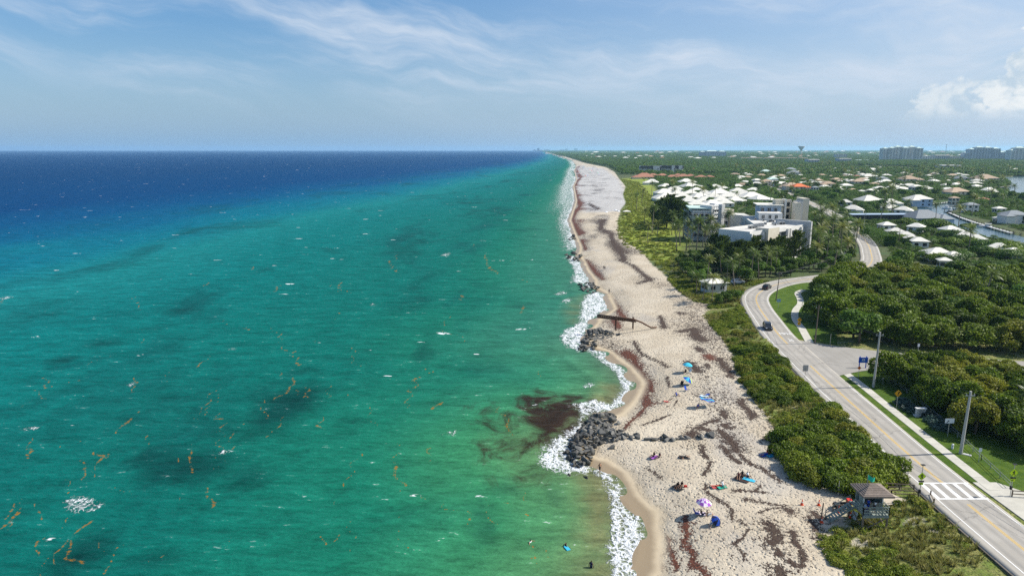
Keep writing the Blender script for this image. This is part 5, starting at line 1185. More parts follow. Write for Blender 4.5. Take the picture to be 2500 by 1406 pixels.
# ---------------------------------------------------------------- planting
rp = np.random.default_rng(12); rq = random.Random(12)
BLK = np.array(BLOCK) if BLOCK else np.zeros((0, 3))
def free_np(X, Y, r=2.0, road=7.0):
    ok = np.ones(len(X), bool)
    for a, b, rr in BLK:
        ok &= (X - a) ** 2 + (Y - b) ** 2 > (rr + r) ** 2
    nearroad = Y < 1000
    dd = np.full(len(X), 1e9); dd[nearroad] = dist_pl(X[nearroad], Y[nearroad], RC[::3]); ok &= dd > road
    for c in CANALS: ok &= ~inpoly(X, Y, c)
    return ok
# wood on the inland side of the road
w1p = PL([(1996, 836), (2060, 850), (2150, 860), (2240, 868), (2400, 878), (2560, 890), (2700, 760), (2600, 690), (2400, 690), (2300, 690), (2190, 668), (2120, 690), (2040, 700), (1995, 716), (1985, 745), (1990, 790)])
for i, (x, y) in enumerate(poisson(w1p, 5.4, rp, 9000, 230)):
    if not free(x, y, 0.5, 9.5) or np.min(np.hypot(SW2[:, 0] - x, SW2[:, 1] - y)) < 5.2 or np.min(np.hypot(sroad[:, 0] - x, sroad[:, 1] - y) - wid) < 4.2: continue
    s_ = rq.uniform(.72, 1.2)
    if rq.random() < .16: plant('broadleaf_tree', 'fresh green broadleaf tree standing among the sea grapes of the wood', 'tree', 'green broadleaf trees in the wood', BROADS, x, y, (s_ * 1.15, s_ * 1.1, s_ * 1.0), rq.uniform(0, 6), 4.0, i)
    else: plant('sea_grape_tree', 'dense sea grape tree in the wood above the side road', 'tree', 'sea grape wood above the side road', GRAPES, x, y, (s_ * rq.uniform(.9, 1.2), s_ * rq.uniform(.9, 1.2), s_ * rq.uniform(.85, 1.1)), rq.uniform(0, 6), 4.0, i)
w2p = PL([(2165, 918), (2160, 940), (2215, 985), (2280, 1035), (2350, 1062), (2440, 1090), (2520, 1120), (2620, 1120), (2600, 905), (2400, 898), (2240, 894)])
for i, (x, y) in enumerate(poisson(w2p, 4.4, rp, 5000, 60)):
    if free(x, y, 0.5, 7) and np.min(np.hypot(sroad[:, 0] - x, sroad[:, 1] - y) - wid) > 3.4 and x - float(np.interp(y, SW[:, 1], SW[:, 0])) > 6: plant('sea_grape_tree', 'sea grape tree in the grove between lawn and side road', 'tree', 'sea grape grove by the lawn', GRAPES, x, y, (rq.uniform(.7, 1.0), rq.uniform(.7, 1.0), rq.uniform(.68, .95)), rq.uniform(0, 6), 4.0, i + 2)
# shrubs on the dune between beach and road
dsh = [PL(q, 3.4) for q in ([(1950, 1165), (1932, 1130), (1915, 1085), (1955, 1035), (2010, 1015), (2080, 1055), (2150, 1120), (2185, 1160), (2165, 1185), (2110, 1200), (2040, 1192), (1985, 1175)],
                            [(1858, 985), (1832, 940), (1815, 905), (1850, 885), (1900, 885), (1945, 925), (1985, 965), (1960, 985), (1905, 985)])]
for g, q in zip(('largest sea grape thicket', 'middle sea grape thicket'), dsh):
    for i, (x, y) in enumerate(poisson(q, 2.3, rp, 4000, 90)):
        if x < float(np.interp(y, RC[:130, 1], RC[:130, 0])) - 5.6:
            plant('sea_grape_shrub', 'sea grape shrub in the ' + ('thicket above the lifeguard tower' if 'larg' in g else 'dune thicket across from the side road'), 'shrub', g, SHRUBS, x, y, rq.uniform(.72, 1.08) if 'larg' in g else rq.uniform(.55, .8), rq.uniform(0, 6), None, i)
for i, (a, b, s_) in enumerate([(1835, 868, .85), (1855, 862, .9), (1812, 860, .7), (1872, 858, .75), (1845, 880, .75), (1820, 845, .55), (1790, 835, .5), (1800, 815, .5), (1785, 800, .45), (1830, 820, .5), (1812, 790, .45), (1775, 775, .45)]):
    x, y, z = G(a, b); plant('sea_grape_shrub', 'sea grape shrub on the dune beside the narrow beach path', 'shrub', 'dune shrubs by the beach path', SHRUBS, x, y, s_, i * 1.3, z, i)
# dune grass and creeping herbs
def scatter_poly(polys, dens, rng):
    out = []
    for q in polys:
        lo, hi = q.min(0), q.max(0); n = int((hi - lo).prod() * dens); X = rng.uniform(lo[0], hi[0], n); Y = rng.uniform(lo[1], hi[1], n); k = inpoly(X, Y, q); out.append(np.c_[X[k], Y[k]])
    return np.vstack(out)
q = VG[(VG[:, 1] > 9) & (VG[:, 1] < 300)]; rl = offset(RC, -5.0)[:near_i(236)]
dunep = np.vstack([q[q[:, 1] < 262], rl[::-1][:: 3]])
pts = scatter_poly([dunep], 2.4, rp)
clear = [PL([(2168, 1195), (2200, 1180), (2262, 1180), (2275, 1222), (2230, 1218), (2180, 1220), (2150, 1232), (2085, 1215), (2080, 1290), (2060, 1290), (2050, 1195)], 3.4), PL([(1716, 770), (1724, 752), (1800, 752), (1800, 760), (1730, 766)], 3.4)]
keep = np.ones(len(pts), bool)
for c in clear: keep &= ~inpoly(pts[:, 0], pts[:, 1], c)
keep &= free_np(pts[:, 0], pts[:, 1], 0.5, 5.1)
nz = wobble(pts[:, 0] * 1.7, pts[:, 1] * 1.7); keep &= nz + rp.normal(0, .12, len(pts)) > -0.22
pts = pts[keep]; zz = ground_z(pts[:, 0], pts[:, 1]); grassy = wobble(pts[:, 1] * .8 + 9, pts[:, 0] * .8) + rp.normal(0, .12, len(pts))
idx = np.where(grassy > 0.02, rp.integers(0, 3, len(pts)), rp.integers(3, 6, len(pts)))
scatter('dune_grass', 'green and straw-coloured dune grass and creeping herbs behind the beach', np.c_[pts, zz], rp.uniform(0, 6.3, len(pts)), rp.uniform(.6, 1.25, len(pts)), idx, [tuft(1), tuft(2), tuft(3), herb(4), herb(5), herb(6)])
dl = px_line([(1520, 598), (1508, 570), (1508, 540), (1530, 498), (1524, 475), (1530, 457), (1516, 438), (1560, 445), (1590, 480), (1615, 520), (1640, 590), (1690, 640), (1740, 735), (1700, 738), (1650, 705), (1610, 662), (1575, 625)])
pts = scatter_poly([dl], 0.17, rp); k = free_np(pts[:, 0], pts[:, 1], 0, 6); pts = pts[k]
scatter('beach_meadow', 'low yellow-green scrub on the broad dune below the hotel', np.c_[pts, ground_z(pts[:, 0], pts[:, 1])], rp.uniform(0, 6.3, len(pts)), rp.uniform(.7, 1.5, len(pts)), rp.integers(0, 4, len(pts)), [herb(14, L_MEAD), herb(15, L_MEAD), tuft(16), herb(17, L_MEAD)])

# palms placed from the photograph
PG = [(1660, 600), (1675, 612), (1690, 598), (1700, 614), (1715, 602), (1730, 592), (1745, 600), (1758, 603), (1775, 590), (1650, 587), (1640, 574), (1668, 585), (1705, 590), (1722, 612), (1685, 622), (1652, 612), (1740, 615)]
for i, (a, b) in enumerate(PG): x, y, z = G(a, b); plant('coconut_palm', 'coconut palm crowding the sea side of the white hotel', 'palm', 'palms on the sea side of the hotel', PALMS, x, y, rq.uniform(1.0, 1.4), rq.uniform(0, 6), 4.0, i)
PB = [(1738, 738), (1765, 728), (1725, 702), (1755, 712), (1792, 702), (1805, 690), (1818, 713), (1832, 690), (1700, 718), (1852, 682), (1868, 676), (1882, 671), (1892, 668), (1790, 664), (1760, 668), (1775, 690), (1715, 735), (1730, 655), (1700, 655)]
for i, (a, b) in enumerate(PB):
    x, y, z = G(a, b)
    if free(x, y, -4, 6): plant('coconut_palm', 'coconut palm around the small beach house by the road bend', 'palm', 'palms around the beach house', PALMS, x, y, rq.uniform(.75, 1.05), rq.uniform(0, 6), z, i + 1)
PR = [(2000, 640), (2015, 650), (2030, 632), (2045, 617), (2060, 602), (2070, 625), (2088, 640), (1985, 655), (2000, 602), (2020, 588), (2040, 577), (2060, 572), (2078, 608), (2050, 645), (2035, 660), (2010, 620), (2030, 605), (1995, 620), (2085, 625), (2060, 640), (2005, 570), (2030, 560), (1985, 560), (2000, 545), (2020, 535), (2040, 545)]
for i, (a, b) in enumerate(PR):
    x, y = P(a, b, 4)
    if free(x, y, -3, 7): plant('coconut_palm', 'coconut palm in the dense stand between hotel and inland road', 'palm', 'palms between hotel and road', PALMS, x, y, rq.uniform(1.1, 1.5), rq.uniform(0, 6), 4.0, i)
PLw = [(1566, 496, 1.15), (1554, 513, 1.1), (1573, 548, 1.1), (1592, 569, 1.2), (1605, 575, 1.0), (1580, 592, .9), (1590, 480, 1.2), (1602, 470, 1.0), (1640, 485, 1.3), (1650, 483, 1.2), (1718, 494, 1.2), (1745, 490, 1.1), (1573, 452, 1.0), (1690, 480, 1.2), (1800, 490, 1.0), (1765, 478, 1.1)]
for i, (a, b, s_) in enumerate(PLw): x, y, z = G(a, b); plant('coconut_palm', 'lone coconut palm on the open dune meadow or among the white villas', 'palm', 'palms on the meadow and villas', PALMS, x, y, s_ * 1.15, i, z, i)
x, y = P(2400, 745, 4); plant('coconut_palm', 'single coconut palm rising out of the sea grape wood', 'palm', None, PALMS, x, y, 1.15, 0, 4.0, 0)
x, y = P(2505, 1040, 4); plant('coconut_palm', 'coconut palm at the edge of the grove by the side of the lawn', 'palm', None, PALMS, x, y, 0.85, 1, 4.0, 2)
resp = PL([(1900, 530), (1840, 445), (1780, 425), (1780, 408), (2100, 408), (2500, 420), (2530, 520), (2530, 600), (2260, 640), (2190, 600), (2100, 545), (1990, 520)])
nP = 0
for i, (x, y) in enumerate(poisson(resp, 12.0, rp, 6000, 260)):
    if free(x, y, -1.5, 8):
        plant('coconut_palm', 'coconut palm among the canal houses', 'palm', 'palms among the canal houses', PALMS, x, y, rq.uniform(1.2, 1.7), rq.uniform(0, 6), 4.0, i); nP += 1
    if nP >= 200: break
# casuarinas
CF = [(1735, 640), (1755, 652), (1775, 657), (1795, 661), (1815, 657), (1835, 654), (1855, 657), (1875, 652), (1895, 648), (1915, 643), (1935, 640), (1765, 640), (1805, 646), (1845, 642), (1885, 638), (1748, 662), (1785, 672)]
for i, (a, b) in enumerate(CF):
    x, y = P(a, b, 4)
    if free(x, y, -5, 6): plant('casuarina_tree', 'feathery dark casuarina tree in the row before the white hotel wing', 'tree', 'casuarinas before the hotel', PINES, x, y, rq.uniform(.72, .95), rq.uniform(-.4, .4), 4.0, i)
for i, (a, b, s_) in enumerate([(1598, 548, 1.0), (1612, 552, 1.15), (1627, 556, 1.2), (1642, 558, 1.15), (1655, 560, 1.0), (1625, 543, 1.2), (1640, 545, 1.1), (1607, 560, .9)]):
    x, y = P(a, b, 4); plant('casuarina_tree', 'spreading casuarina tree in the clump on the dune meadow', 'tree', 'casuarina clump on the meadow', PINES, x, y, (s_ * 1.25, s_ * 1.2, s_ * 1.05), rq.uniform(-.4, .4), 4.0, i)
# clipped mounds and garden trees by the canal villas
FK = [(2070, 545, 1.2), (2085, 560, 1.1), (2155, 532, 1.2), (2185, 538, 1.1), (2215, 550, 1.3), (2240, 562, 1.3), (2262, 573, 1.2), (2285, 562, 1.9), (2278, 556, 1.6), (2300, 562, 1.5), (2155, 512, 1.3), (2172, 514, 1.3), (2188, 516, 1.2), (2215, 518, .9), (2110, 510, 1.2), (2120, 516, 1.0),
      (2330, 585, 1.4), (2350, 595, 1.3), (2370, 600, 1.2), (2310, 580, 1.2), (2180, 582, 1.1), (2200, 592, 1.2), (2225, 600, 1.2), (2440, 618, 1.6), (2460, 622, 1.6), (2480, 620, 1.4), (2400, 610, 1.4), (2420, 615, 1.2), (2360, 560, 1.0), (2260, 600, 1.2), (2320, 600, 1.2), (2150, 570, .9),
      (2140, 500, 1.1), (2125, 498, 1.1), (2110, 497, 1.0), (2085, 530, 1.1), (2060, 520, 1.1), (2400, 625, 1.3), (1680, 466, 1.3), (1700, 465, 1.4), (1718, 466, 1.2), (2270, 634, 1.1), (2290, 642, 1.2), (2312, 646, 1.1), (2332, 640, 1.2), (2352, 634, 1.1), (2440, 630, 1.2), (2462, 634, 1.2), (2484, 630, 1.2), (1750, 462, 1.5), (1665, 472, .9), (1735, 483, .7), (1800, 480, .8), (1780, 470, 1.2)]
for i, (a, b, s_) in enumerate(FK):
    x, y = P(a, b, 4); v = 'villas by the canal' if a > 1900 else 'white villas behind the hotel'
    plant('clipped_tree', 'round clipped ficus mound between the ' + v, 'tree', 'clipped mounds between ' + v, FICUS, x, y, (s_ * 1.4, s_ * 1.25, s_ * (.85 if a > 1900 else 1.0)), i, 4.0, i)
bp = PL([(1640, 660), (1600, 440), (1560, 424), (1780, 412), (2500, 412), (2560, 500), (2560, 640), (2250, 680), (2100, 655), (1975, 670), (1960, 600), (2000, 520), (1900, 500), (1800, 450)])
cnt = 0
for i, (x, y) in enumerate(poisson(bp, 8.5, rp, 7000, 420)):
    if y < 900 and free(x, y, 1.0, 8) and veg_sd(np.array([x]), np.array([y]))[0] > 45:
        if y < 540 and x > 150 and rq.random() < .75: continue
        plant('garden_tree', 'bushy broadleaf garden tree between houses and palms', 'tree', 'garden trees between houses', BROADS, x, y, rq.uniform(.7, 1.15), rq.uniform(0, 6), 4.0, i); cnt += 1
    if cnt >= 200: break
for i, (a, b, s_) in enumerate([(1690, 690, .7), (1705, 700, .75), (1680, 665, .6), (1715, 690, .7), (1700, 670, .6), (1930, 668, .8), (1945, 665, .8), (1960, 660, .8), (1975, 655, .9), (1800, 735, .45), (1785, 735, .5), (1770, 742, .5), (1755, 745, .45), (1655, 650, .5)]):
    x, y, z = G(a, b); plant('garden_tree', 'low bushy tree around the beach house and hotel forecourt', 'tree', 'low trees around the beach house', BROADS, x, y, s_, i, z, i)
for nm, lb, q, r_ in (('trees before the hotel', 'low leafy tree in the thick planting before the white hotel', [(1665, 640), (1770, 625), (1960, 655), (1962, 672), (1860, 684), (1835, 700), (1790, 688), (1770, 665), (1735, 660), (1700, 700), (1680, 690)], 3.6),
                      ('trees under the tall palms', 'low leafy tree under the tall palms inland of the hotel', [(1978, 560), (2075, 560), (2098, 640), (2040, 664), (1978, 664)], 5.0)):
    for i, (x, y) in enumerate(poisson(PL(q, 4), r_, rp, 3000, 70)):
        if free(x, y, 0.0, 7): plant('garden_tree', lb, 'tree', nm, BROADS, x, y, rq.uniform(.45, .75), rq.uniform(0, 6), 4.0, i)
# clipped hedge beside the inland road
hd0, hd1 = P(2110, 572, 4), P(2172, 602, 4); L_ = np.linalg.norm(hd1 - hd0); ah = atan2(*(hd1 - hd0)[::-1])
r4 = np.random.default_rng(4); n = 9000; pp = r4.uniform(-.5, .5, (n, 3)) * [L_, 5.0, 5.0]; ax = r4.integers(0, 3, n); sg = np.where(r4.random(n) < .5, -1, 1)
nn_ = np.zeros((n, 3)); nn_[np.arange(n), ax] = sg; pp[np.arange(n), ax] = (np.array([L_, 5.0, 5.0]) / 2)[ax] * sg; pp += r4.normal(0, .06, pp.shape)
V, F = leaf_quads(r4, pp, nn_, .5, .4, .4); hm = np_mesh('hedge', V + [0, 0, 2.5], F, L_FICUS, {'v': np.clip(r4.normal(.55, .2, n), 0, 1)}); c_ = (hd0 + hd1) / 2
tag(obj('clipped_hedge', hm, None, (c_[0], c_[1], 4.0), ah), 'tall square-clipped hedge beside the inland road', 'hedge')
# the rest of the wooded suburb and the far plain
courtp = np.array([(88, 268), (135, 268), (135, 345), (88, 345)])
def masses(name, label, y0, y1, area, ms, s0, s1, zz=4.0, u0=0.10, u1=0.86, road=8):
    n = int((u1 - u0) * (y1 ** 2 - y0 ** 2) / 2 / area); Y = np.sqrt(rp.uniform(y0 ** 2, y1 ** 2, n)); X = Y * rp.uniform(u0, u1, n)
    k = veg_sd(X, Y) > (40 if y0 < 1000 else 6); X, Y = X[k], Y[k]; k = free_np(X, Y, 2.0, road)
    k &= ~(inpoly(X, Y, lawnp) | inpoly(X, Y, w1p) | (X < 135) & (Y < 330) | inpoly(X, Y, courtp)); X, Y = X[k], Y[k]; n = len(X)
    sc_ = rp.uniform(s0, s1, n); sc_ = np.where((Y < 560) & (X > 140), sc_ * .55, sc_)
    scatter(name, label, np.c_[X, Y, np.full(n, zz)], rp.uniform(0, 6.3, n), sc_, rp.integers(0, len(ms), n), ms)
masses('suburb_greenery', 'dense greenery filling the gaps between suburb houses', 262, 1300, 34, [clump(61, .8, 1000), clump(62, .8, 1000), clump(63, .8, 1000)], .38, .66, 3.8)
masses('villa_greenery', 'low hedges and bushes packed around the canal villas', 275, 560, 11, [clump(71, .7, 1000), clump(72, .7, 1000)], .24, .42, 3.8, 0.40, 0.86)
masses('mangrove_wood', 'far green mangrove and suburb woodland reading as one mass', 1250, 4600, 170, [clump(64), clump(65), clump(66)], .7, 1.15, 4.0, 0.03, 0.86)
def wide(seed):
    me = clump(seed, 1.4, 300); co = np.empty(len(me.vertices) * 3, np.float32); me.vertices.foreach_get('co', co); co = co.reshape(-1, 3) * [8, 8, 1.5]; me.vertices.foreach_set('co', co.astype(np.float32).ravel()); me.update(); return me
masses('horizon_woodland', 'hazy wooded plain stretching to the horizon', 4500, 23500, 7000, [wide(67), wide(68)], .7, 1.3, 4.0, 0.03, 0.86)
# ---------------------------------------------------------------- boulders of the groynes
ROCKM, t = newmat('boulder_rock'); p = t.n('ShaderNodeTexCoord').outputs['Object']; oi = t.n('ShaderNodeObjectInfo').outputs['Random']
c = t.mix(t.noise(p, 1.6, 5, .65), (0.060, 0.060, 0.055), (0.20, 0.19, 0.17)); c = t.vm('SCALE', c, scale=t.mr(oi, 0, 1, .6, 1.35, 'LINEAR'))
c = t.mix(t.m('MULTIPLY', t.mr(t.noise(p, .9, 4, .6), .5, .7), .5), c, (0.075, 0.085, 0.035)); c = t.mix(t.mr(t.n('ShaderNodeSeparateXYZ', {0: t.pos()}).outputs[2], .25, .95, .75, 0.0), c, (0.022, 0.022, 0.016)); t.out(t.pbr(c, .8, 0, .3, t.bump(t.noise(p, 4, 5, .7), .7, .1)))
def rock_mesh(seed):
    bm = bmesh.new(); bmesh.ops.create_icosphere(bm, subdivisions=3, radius=1.0); r = random.Random(seed); cuts = [Vector((r.gauss(0, 1), r.gauss(0, 1), r.gauss(0, 1))).normalized() for _ in range(13)]; ds = [r.uniform(.34, .66) for _ in cuts]
    sc = (r.uniform(.9, 1.5), r.uniform(.75, 1.05), r.uniform(.6, .9))
    for v in bm.verts:
        for cn, d_ in zip(cuts, ds):
            k = v.co.dot(cn) - d_
            if k > 0: v.co -= cn * k
        v.co = Vector((v.co.x * sc[0], v.co.y * sc[1], v.co.z * sc[2])) * 1.25
    me = bpy.data.meshes.new('boulder'); bm.to_mesh(me); bm.free(); me.materials.append(ROCKM); return me
ROCKS = [rock_mesh(s) for s in range(8)]
rk = random.Random(3); rkn = np.random.default_rng(3)
def groyne(poly, n, sz, pile, label, group, zbase=0.0, mind=None):
    q = PL(poly, 0.8); ctr = q.mean(0); ext = max(np.linalg.norm(q - ctr, axis=1)); pts = []
    md = mind or sz * 0.95
    for _ in range(30000):
        c = rkn.uniform(q.min(0), q.max(0))
        if inpoly(c[:1], c[1:], q)[0] and all((c[0] - a) ** 2 + (c[1] - b) ** 2 > md ** 2 for a, b in pts): pts.append(tuple(c))
        if len(pts) >= n: break
    ed = np.vstack([q, q[:1]])
    for x, y in pts:
        e = float(dist_pl(np.array([x]), np.array([y]), ed)[0]); s_ = sz * rk.uniform(.45, 1.05); g = max(gz(x, y), -.5)
        o = tag(obj('boulder', ROCKS[rk.randrange(8)], None, (x, y, g + s_ * .25 + min(e * pile, 1.5) * rk.uniform(.6, 1)), 0, s_), label, 'boulder', group); o.rotation_euler = (rk.uniform(-.5, .5), rk.uniform(-.5, .5), rk.uniform(0, 6.3))
groyne([(1384, 1092), (1395, 1060), (1418, 1040), (1432, 1020), (1446, 1006), (1480, 1002), (1502, 1008), (1503, 1026), (1488, 1034), (1492, 1050), (1520, 1064), (1535, 1072), (1510, 1080), (1470, 1082), (1448, 1096), (1450, 1118), (1436, 1128), (1405, 1132), (1388, 1112)], 175, .66, .55, 'dark grey boulder in the largest rock groyne, lapped by foam', 'boulders of the largest groyne')
groyne([(1372, 1120), (1400, 1120), (1440, 1150), (1400, 1160), (1375, 1140)], 7, .7, .1, 'wet boulder awash in foam off the largest groyne', 'boulders awash off the groyne', 0, 2.2)
for i, (a, b) in enumerate([(1530, 1064), (1541, 1070), (1553, 1062), (1558, 1069), (1585, 1072), (1598, 1074), (1612, 1070), (1616, 1075), (1625, 1068), (1628, 1076), (1642, 1074), (1655, 1072), (1661, 1066), (1668, 1072), (1680, 1070), (1705, 1066), (1714, 1070), (1728, 1062), (1738, 1066), (1515, 1052), (1512, 1034), (1495, 1092)]):
    x, y, z = G(a, b); s_ = rk.uniform(.4, .75); o = tag(obj('boulder', ROCKS[i % 8], None, (x, y, z + s_ * .12), 0, s_), 'grey boulder half sunk in the sand in the line above the groyne', 'boulder', 'boulders sunk in the sand'); o.rotation_euler = (rk.uniform(-.3, .3), rk.uniform(-.3, .3), rk.uniform(0, 6))
groyne([(1412, 850), (1420, 835), (1430, 815), (1436, 800), (1456, 801), (1480, 810), (1510, 822), (1490, 827), (1464, 830), (1458, 842), (1445, 851), (1425, 853)], 60, .85, .45, 'dark boulder in the groyne below the pipe trestle', 'boulders of the trestle groyne')
groyne([(1410, 690), (1430, 688), (1448, 690), (1462, 697), (1458, 712), (1440, 712), (1424, 706)], 24, 1.0, .4, 'dark boulder in the small groyne beyond the pipe trestle', 'boulders of the small groyne')
groyne([(1378, 620), (1398, 616), (1420, 622), (1418, 634), (1395, 634)], 14, 1.2, .4, 'dark boulder in the low groyne seaward of the hotel palms', 'boulders of the low groyne')
groyne([(1385, 574), (1400, 572), (1405, 580), (1390, 584)], 6, 1.2, .3, 'dark boulder in the farthest rock heap on the shore', 'boulders of the farthest heap')

# ---------------------------------------------------------------- pipe trestle on the beach
a3, b3, c3 = Vector((*P(1458, 771, 5.2), 5.2)), Vector((*P(1547, 782, 5.0), 5.0)), Vector(G(1603, 802)); c3.z += .35
tr = thing('pipe_trestle', 'long rusty pipe on a brown trestle reaching over the surf', 'pipe', (0, 0, 0))
mb = MB(); mb.tube([a3 + Vector((0, 0, .3)), b3 + Vector((0, 0, .3)), b3.lerp(c3, .35) + Vector((0, 0, .1)), c3 - Vector((1.5, 0, .1)), c3], .22, 10); obj('pipe', mb.build('pipe', RUST, True), tr)
for off_ in (-.5, .5):
    mb = MB(); mb.beam(a3.lerp(b3, .0) + Vector((0, off_, -.28)), b3 + Vector((.6, off_, -.28)), .16, .34); obj('girder', mb.build('girder', RUST), tr)
for k in range(16):
    q = a3.lerp(b3, (k + .5) / 16); mb = MB(); mb.box((q.x, q.y, q.z - .02), (.14, 1.3, .1)); obj('crosstie', mb.build('crosstie', RUST), tr)
for px_, py_ in ((1503, 806), (1545, 802)):
    g = Vector(G(px_, py_)); top = a3.z
    for off_ in (-.5, .5):
        mb = MB(); mb.tube([(g.x, g.y + off_, g.z - .5), (g.x, g.y + off_, top - .2)], .13, 8); obj('pile', mb.build('pile', RUST), tr)

# ---------------------------------------------------------------- vehicles
TYRE = mat('tyre_rubber', (0.02, 0.02, 0.02), .9); RIM = mat('alloy_rim', (.4, .4, .41), .35, .05, 3, .5, .8); LAMP = mat('headlamp_lens', (.75, .77, .8), .1, .02, 1, .6); TAIL = mat('tail_lamp', (.35, .015, .012), .2)
def car(label, col, loc, rz, name='car', L=4.7, Wd=1.85, Hh=1.65, group=None):
    CP = mat('car_paint_' + col[0], col[1], .22, .04, 1.0, .6); o = thing(name, label, 'car', loc, rz, group)
    prof = [(-L / 2, .35), (-L / 2, .78), (-L / 2 + .12, .95), (-L * .47, 1.02), (-L * .38, Hh - .06), (-L * .30, Hh), (L * .06, Hh), (L * .14, Hh - .06), (L * .27, 1.05), (L * .44, .92), (L / 2 - .06, .78), (L / 2, .58), (L / 2, .35)]
    def ring(y, ins): return [(x, y * (1 - (ins if z > 1.03 else 0) - (.05 if z < .4 else 0)), z) for x, z in prof]
    mb = MB(); n = len(prof)
    rows = [ring(-Wd / 2, .16), ring(-Wd / 2 * .86, .10), ring(Wd / 2 * .86, .10), ring(Wd / 2, .16)]; rows[1] = [(x, y, z + (.03 if z > .6 else 0)) for x, y, z in rows[1]]; rows[2] = [(x, y, z + (.03 if z > .6 else 0)) for x, y, z in rows[2]]
    for rr_ in rows: mb.v += rr_
    for i in range(3):
        for j in range(n - 1): mb.f.append((i * n + j, i * n + j + 1, (i + 1) * n + j + 1, (i + 1) * n + j)); mb.m.append(0)
    mb.f.append(tuple(range(n))); mb.m.append(0); mb.f.append(tuple(3 * n + k for k in range(n))[::-1]); mb.m.append(0)
    mb.box((0, 0, .3), (L * .96, Wd * .86, .2)); obj('body', mb.build('body', CP), o)
    def pane(pts, nm): mb = MB(); mb.poly(pts); obj(nm, mb.build(nm, GLASS), o)
    w_ = Wd / 2 * .80
    pane([(L * .265, -w_, 1.115), (L * .265, w_, 1.115), (L * .15, w_ * .94, Hh + .0), (L * .15, -w_ * .94, Hh + .0)], 'windscreen')
    pane([(-L * .475, w_, 1.06), (-L * .475, -w_, 1.06), (-L * .395, -w_ * .94, Hh - .04), (-L * .395, w_ * .94, Hh - .04)], 'rear_window')
    for s_ in (-1, 1):
        yb, yt = s_ * (Wd / 2 * .845 + .02), s_ * (Wd / 2 * .84 + .015)
        pane([(-L * .40, yb, 1.07), (-L * .08, yb, 1.07), (-L * .08, yt, Hh - .1), (-L * .34, yt, Hh - .1)], 'side_window'); pane([(-L * .06, yb, 1.07), (L * .22, yb, 1.07), (L * .12, yt, Hh - .1), (-L * .06, yt, Hh - .1)], 'side_window')
        mb = MB(); mb.box((L / 2 - .05, s_ * Wd * .36, .74), (.12, .38, .16)); obj('headlight', mb.build('headlight', LAMP), o)
        mb = MB(); mb.box((-L / 2 + .04, s_ * Wd * .38, .86), (.12, .26, .18)); obj('tail_light', mb.build('tail_light', TAIL), o)
        mb = MB(); mb.box((L * .19, s_ * (Wd / 2 + .06), 1.08), (.16, .16, .12)); obj('mirror', mb.build('mirror', CP), o)
        for xx in (-L * .31, L * .31):
            mb = MB(); mb.tube([(xx, s_ * (Wd / 2 - .22), .34), (xx, s_ * (Wd / 2 + .01), .34)], .34, 14); wh = obj('wheel', mb.build('wheel', TYRE), o)
            mb = MB(); mb.tube([(xx, s_ * (Wd / 2 + .0), .34), (xx, s_ * (Wd / 2 + .025), .34)], .21, 10); obj('rim', mb.build('rim', RIM), wh)
    return o
def road_at(px_, py_, side):
    c = P(px_, py_, ROADZ); i = int(np.argmin(np.hypot(RC[:200, 0] - c[0], RC[:200, 1] - c[1]))); tg = RC[i + 1] - RC[i - 1]; ang = atan2(tg[1], tg[0]); q = offset(RC, side)[i]; return (q[0], q[1], ROADZ + .003), ang
BLK_ = ('black', (.012, .013, .015)); WHT_ = ('white', (.7, .7, .7)); GRY_ = ('grey', (.18, .19, .2))
l, a = road_at(1870, 801, -1.7); car('black SUV with its nose to the crosswalk, driving beside the dune wall', BLK_, l, a + pi)
l, a = road_at(1886, 708, 0.4); car('black hatchback rounding the road bend by the beach house', BLK_, (l[0] + .5, l[1] + .6, l[2]), a)
x, y = P(1801, 692, 4); car('white car parked under palms by the beach house', WHT_, (x, y, 4.02), .2)
for i, (a_, b_) in enumerate([(1958, 537), (1966, 541), (1964, 531), (1975, 545)]): x, y = P(a_, b_, 4); car('car parked in the row beside the beige lift towers', (WHT_, GRY_, BLK_, WHT_)[i], (x, y, 4.02), 1.2, group='cars parked beside the lift towers')
x, y = P(1845, 700, 4)
# quad bike
RED = mat('red_plastic', (.55, .03, .015), .5, .1); ORP = mat('orange_cone_plastic', (.75, .075, .012), .6, .08)
g = G(2056, 1242); q = thing('quad_bike', 'black quad bike with red rear box parked beside the lifeguard tower', 'quad bike', g, radians(176), None, 1.15)
mb = MB(); mb.box((0, 0, .52), (1.3, .42, .3)); mb.box((.62, 0, .62), (.5, .7, .16), 0, 0, .8); mb.box((-.5, 0, .66), (.6, .8, .12), 0, 0, .85); obj('body', mb.build('body', DARK), q)
mb = MB(); mb.box((-.12, 0, .78), (.75, .3, .16), 0, 0, .85); obj('seat', mb.build('seat', TYRE), q)
mb = MB(); mb.tube([(.35, -.4, 1.02), (.42, -.15, .98), (.42, .15, .98), (.35, .4, 1.02)], .025, 6); mb.tube([(.42, 0, .98), (.5, 0, .6)], .03, 6); obj('handlebar', mb.build('handlebar', DARK), q)
for xx in (.62, -.62):
    for s_ in (-1, 1): mb = MB(); mb.tube([(xx, s_ * .34, .3), (xx, s_ * .58, .3)], .3, 12); obj('wheel', mb.build('wheel', TYRE), q)
mb = MB(); mb.box((-.72, 0, .98), (.5, .7, .5)); obj('rear_box', mb.build('rear_box', RED), q)
mb = MB(); mb.tube([(.4, -.3, .74), (.95, -.3, .76), (.95, .3, .76), (.4, .3, .74)], .02, 5); obj('front_rack', mb.build('front_rack', METAL), q)
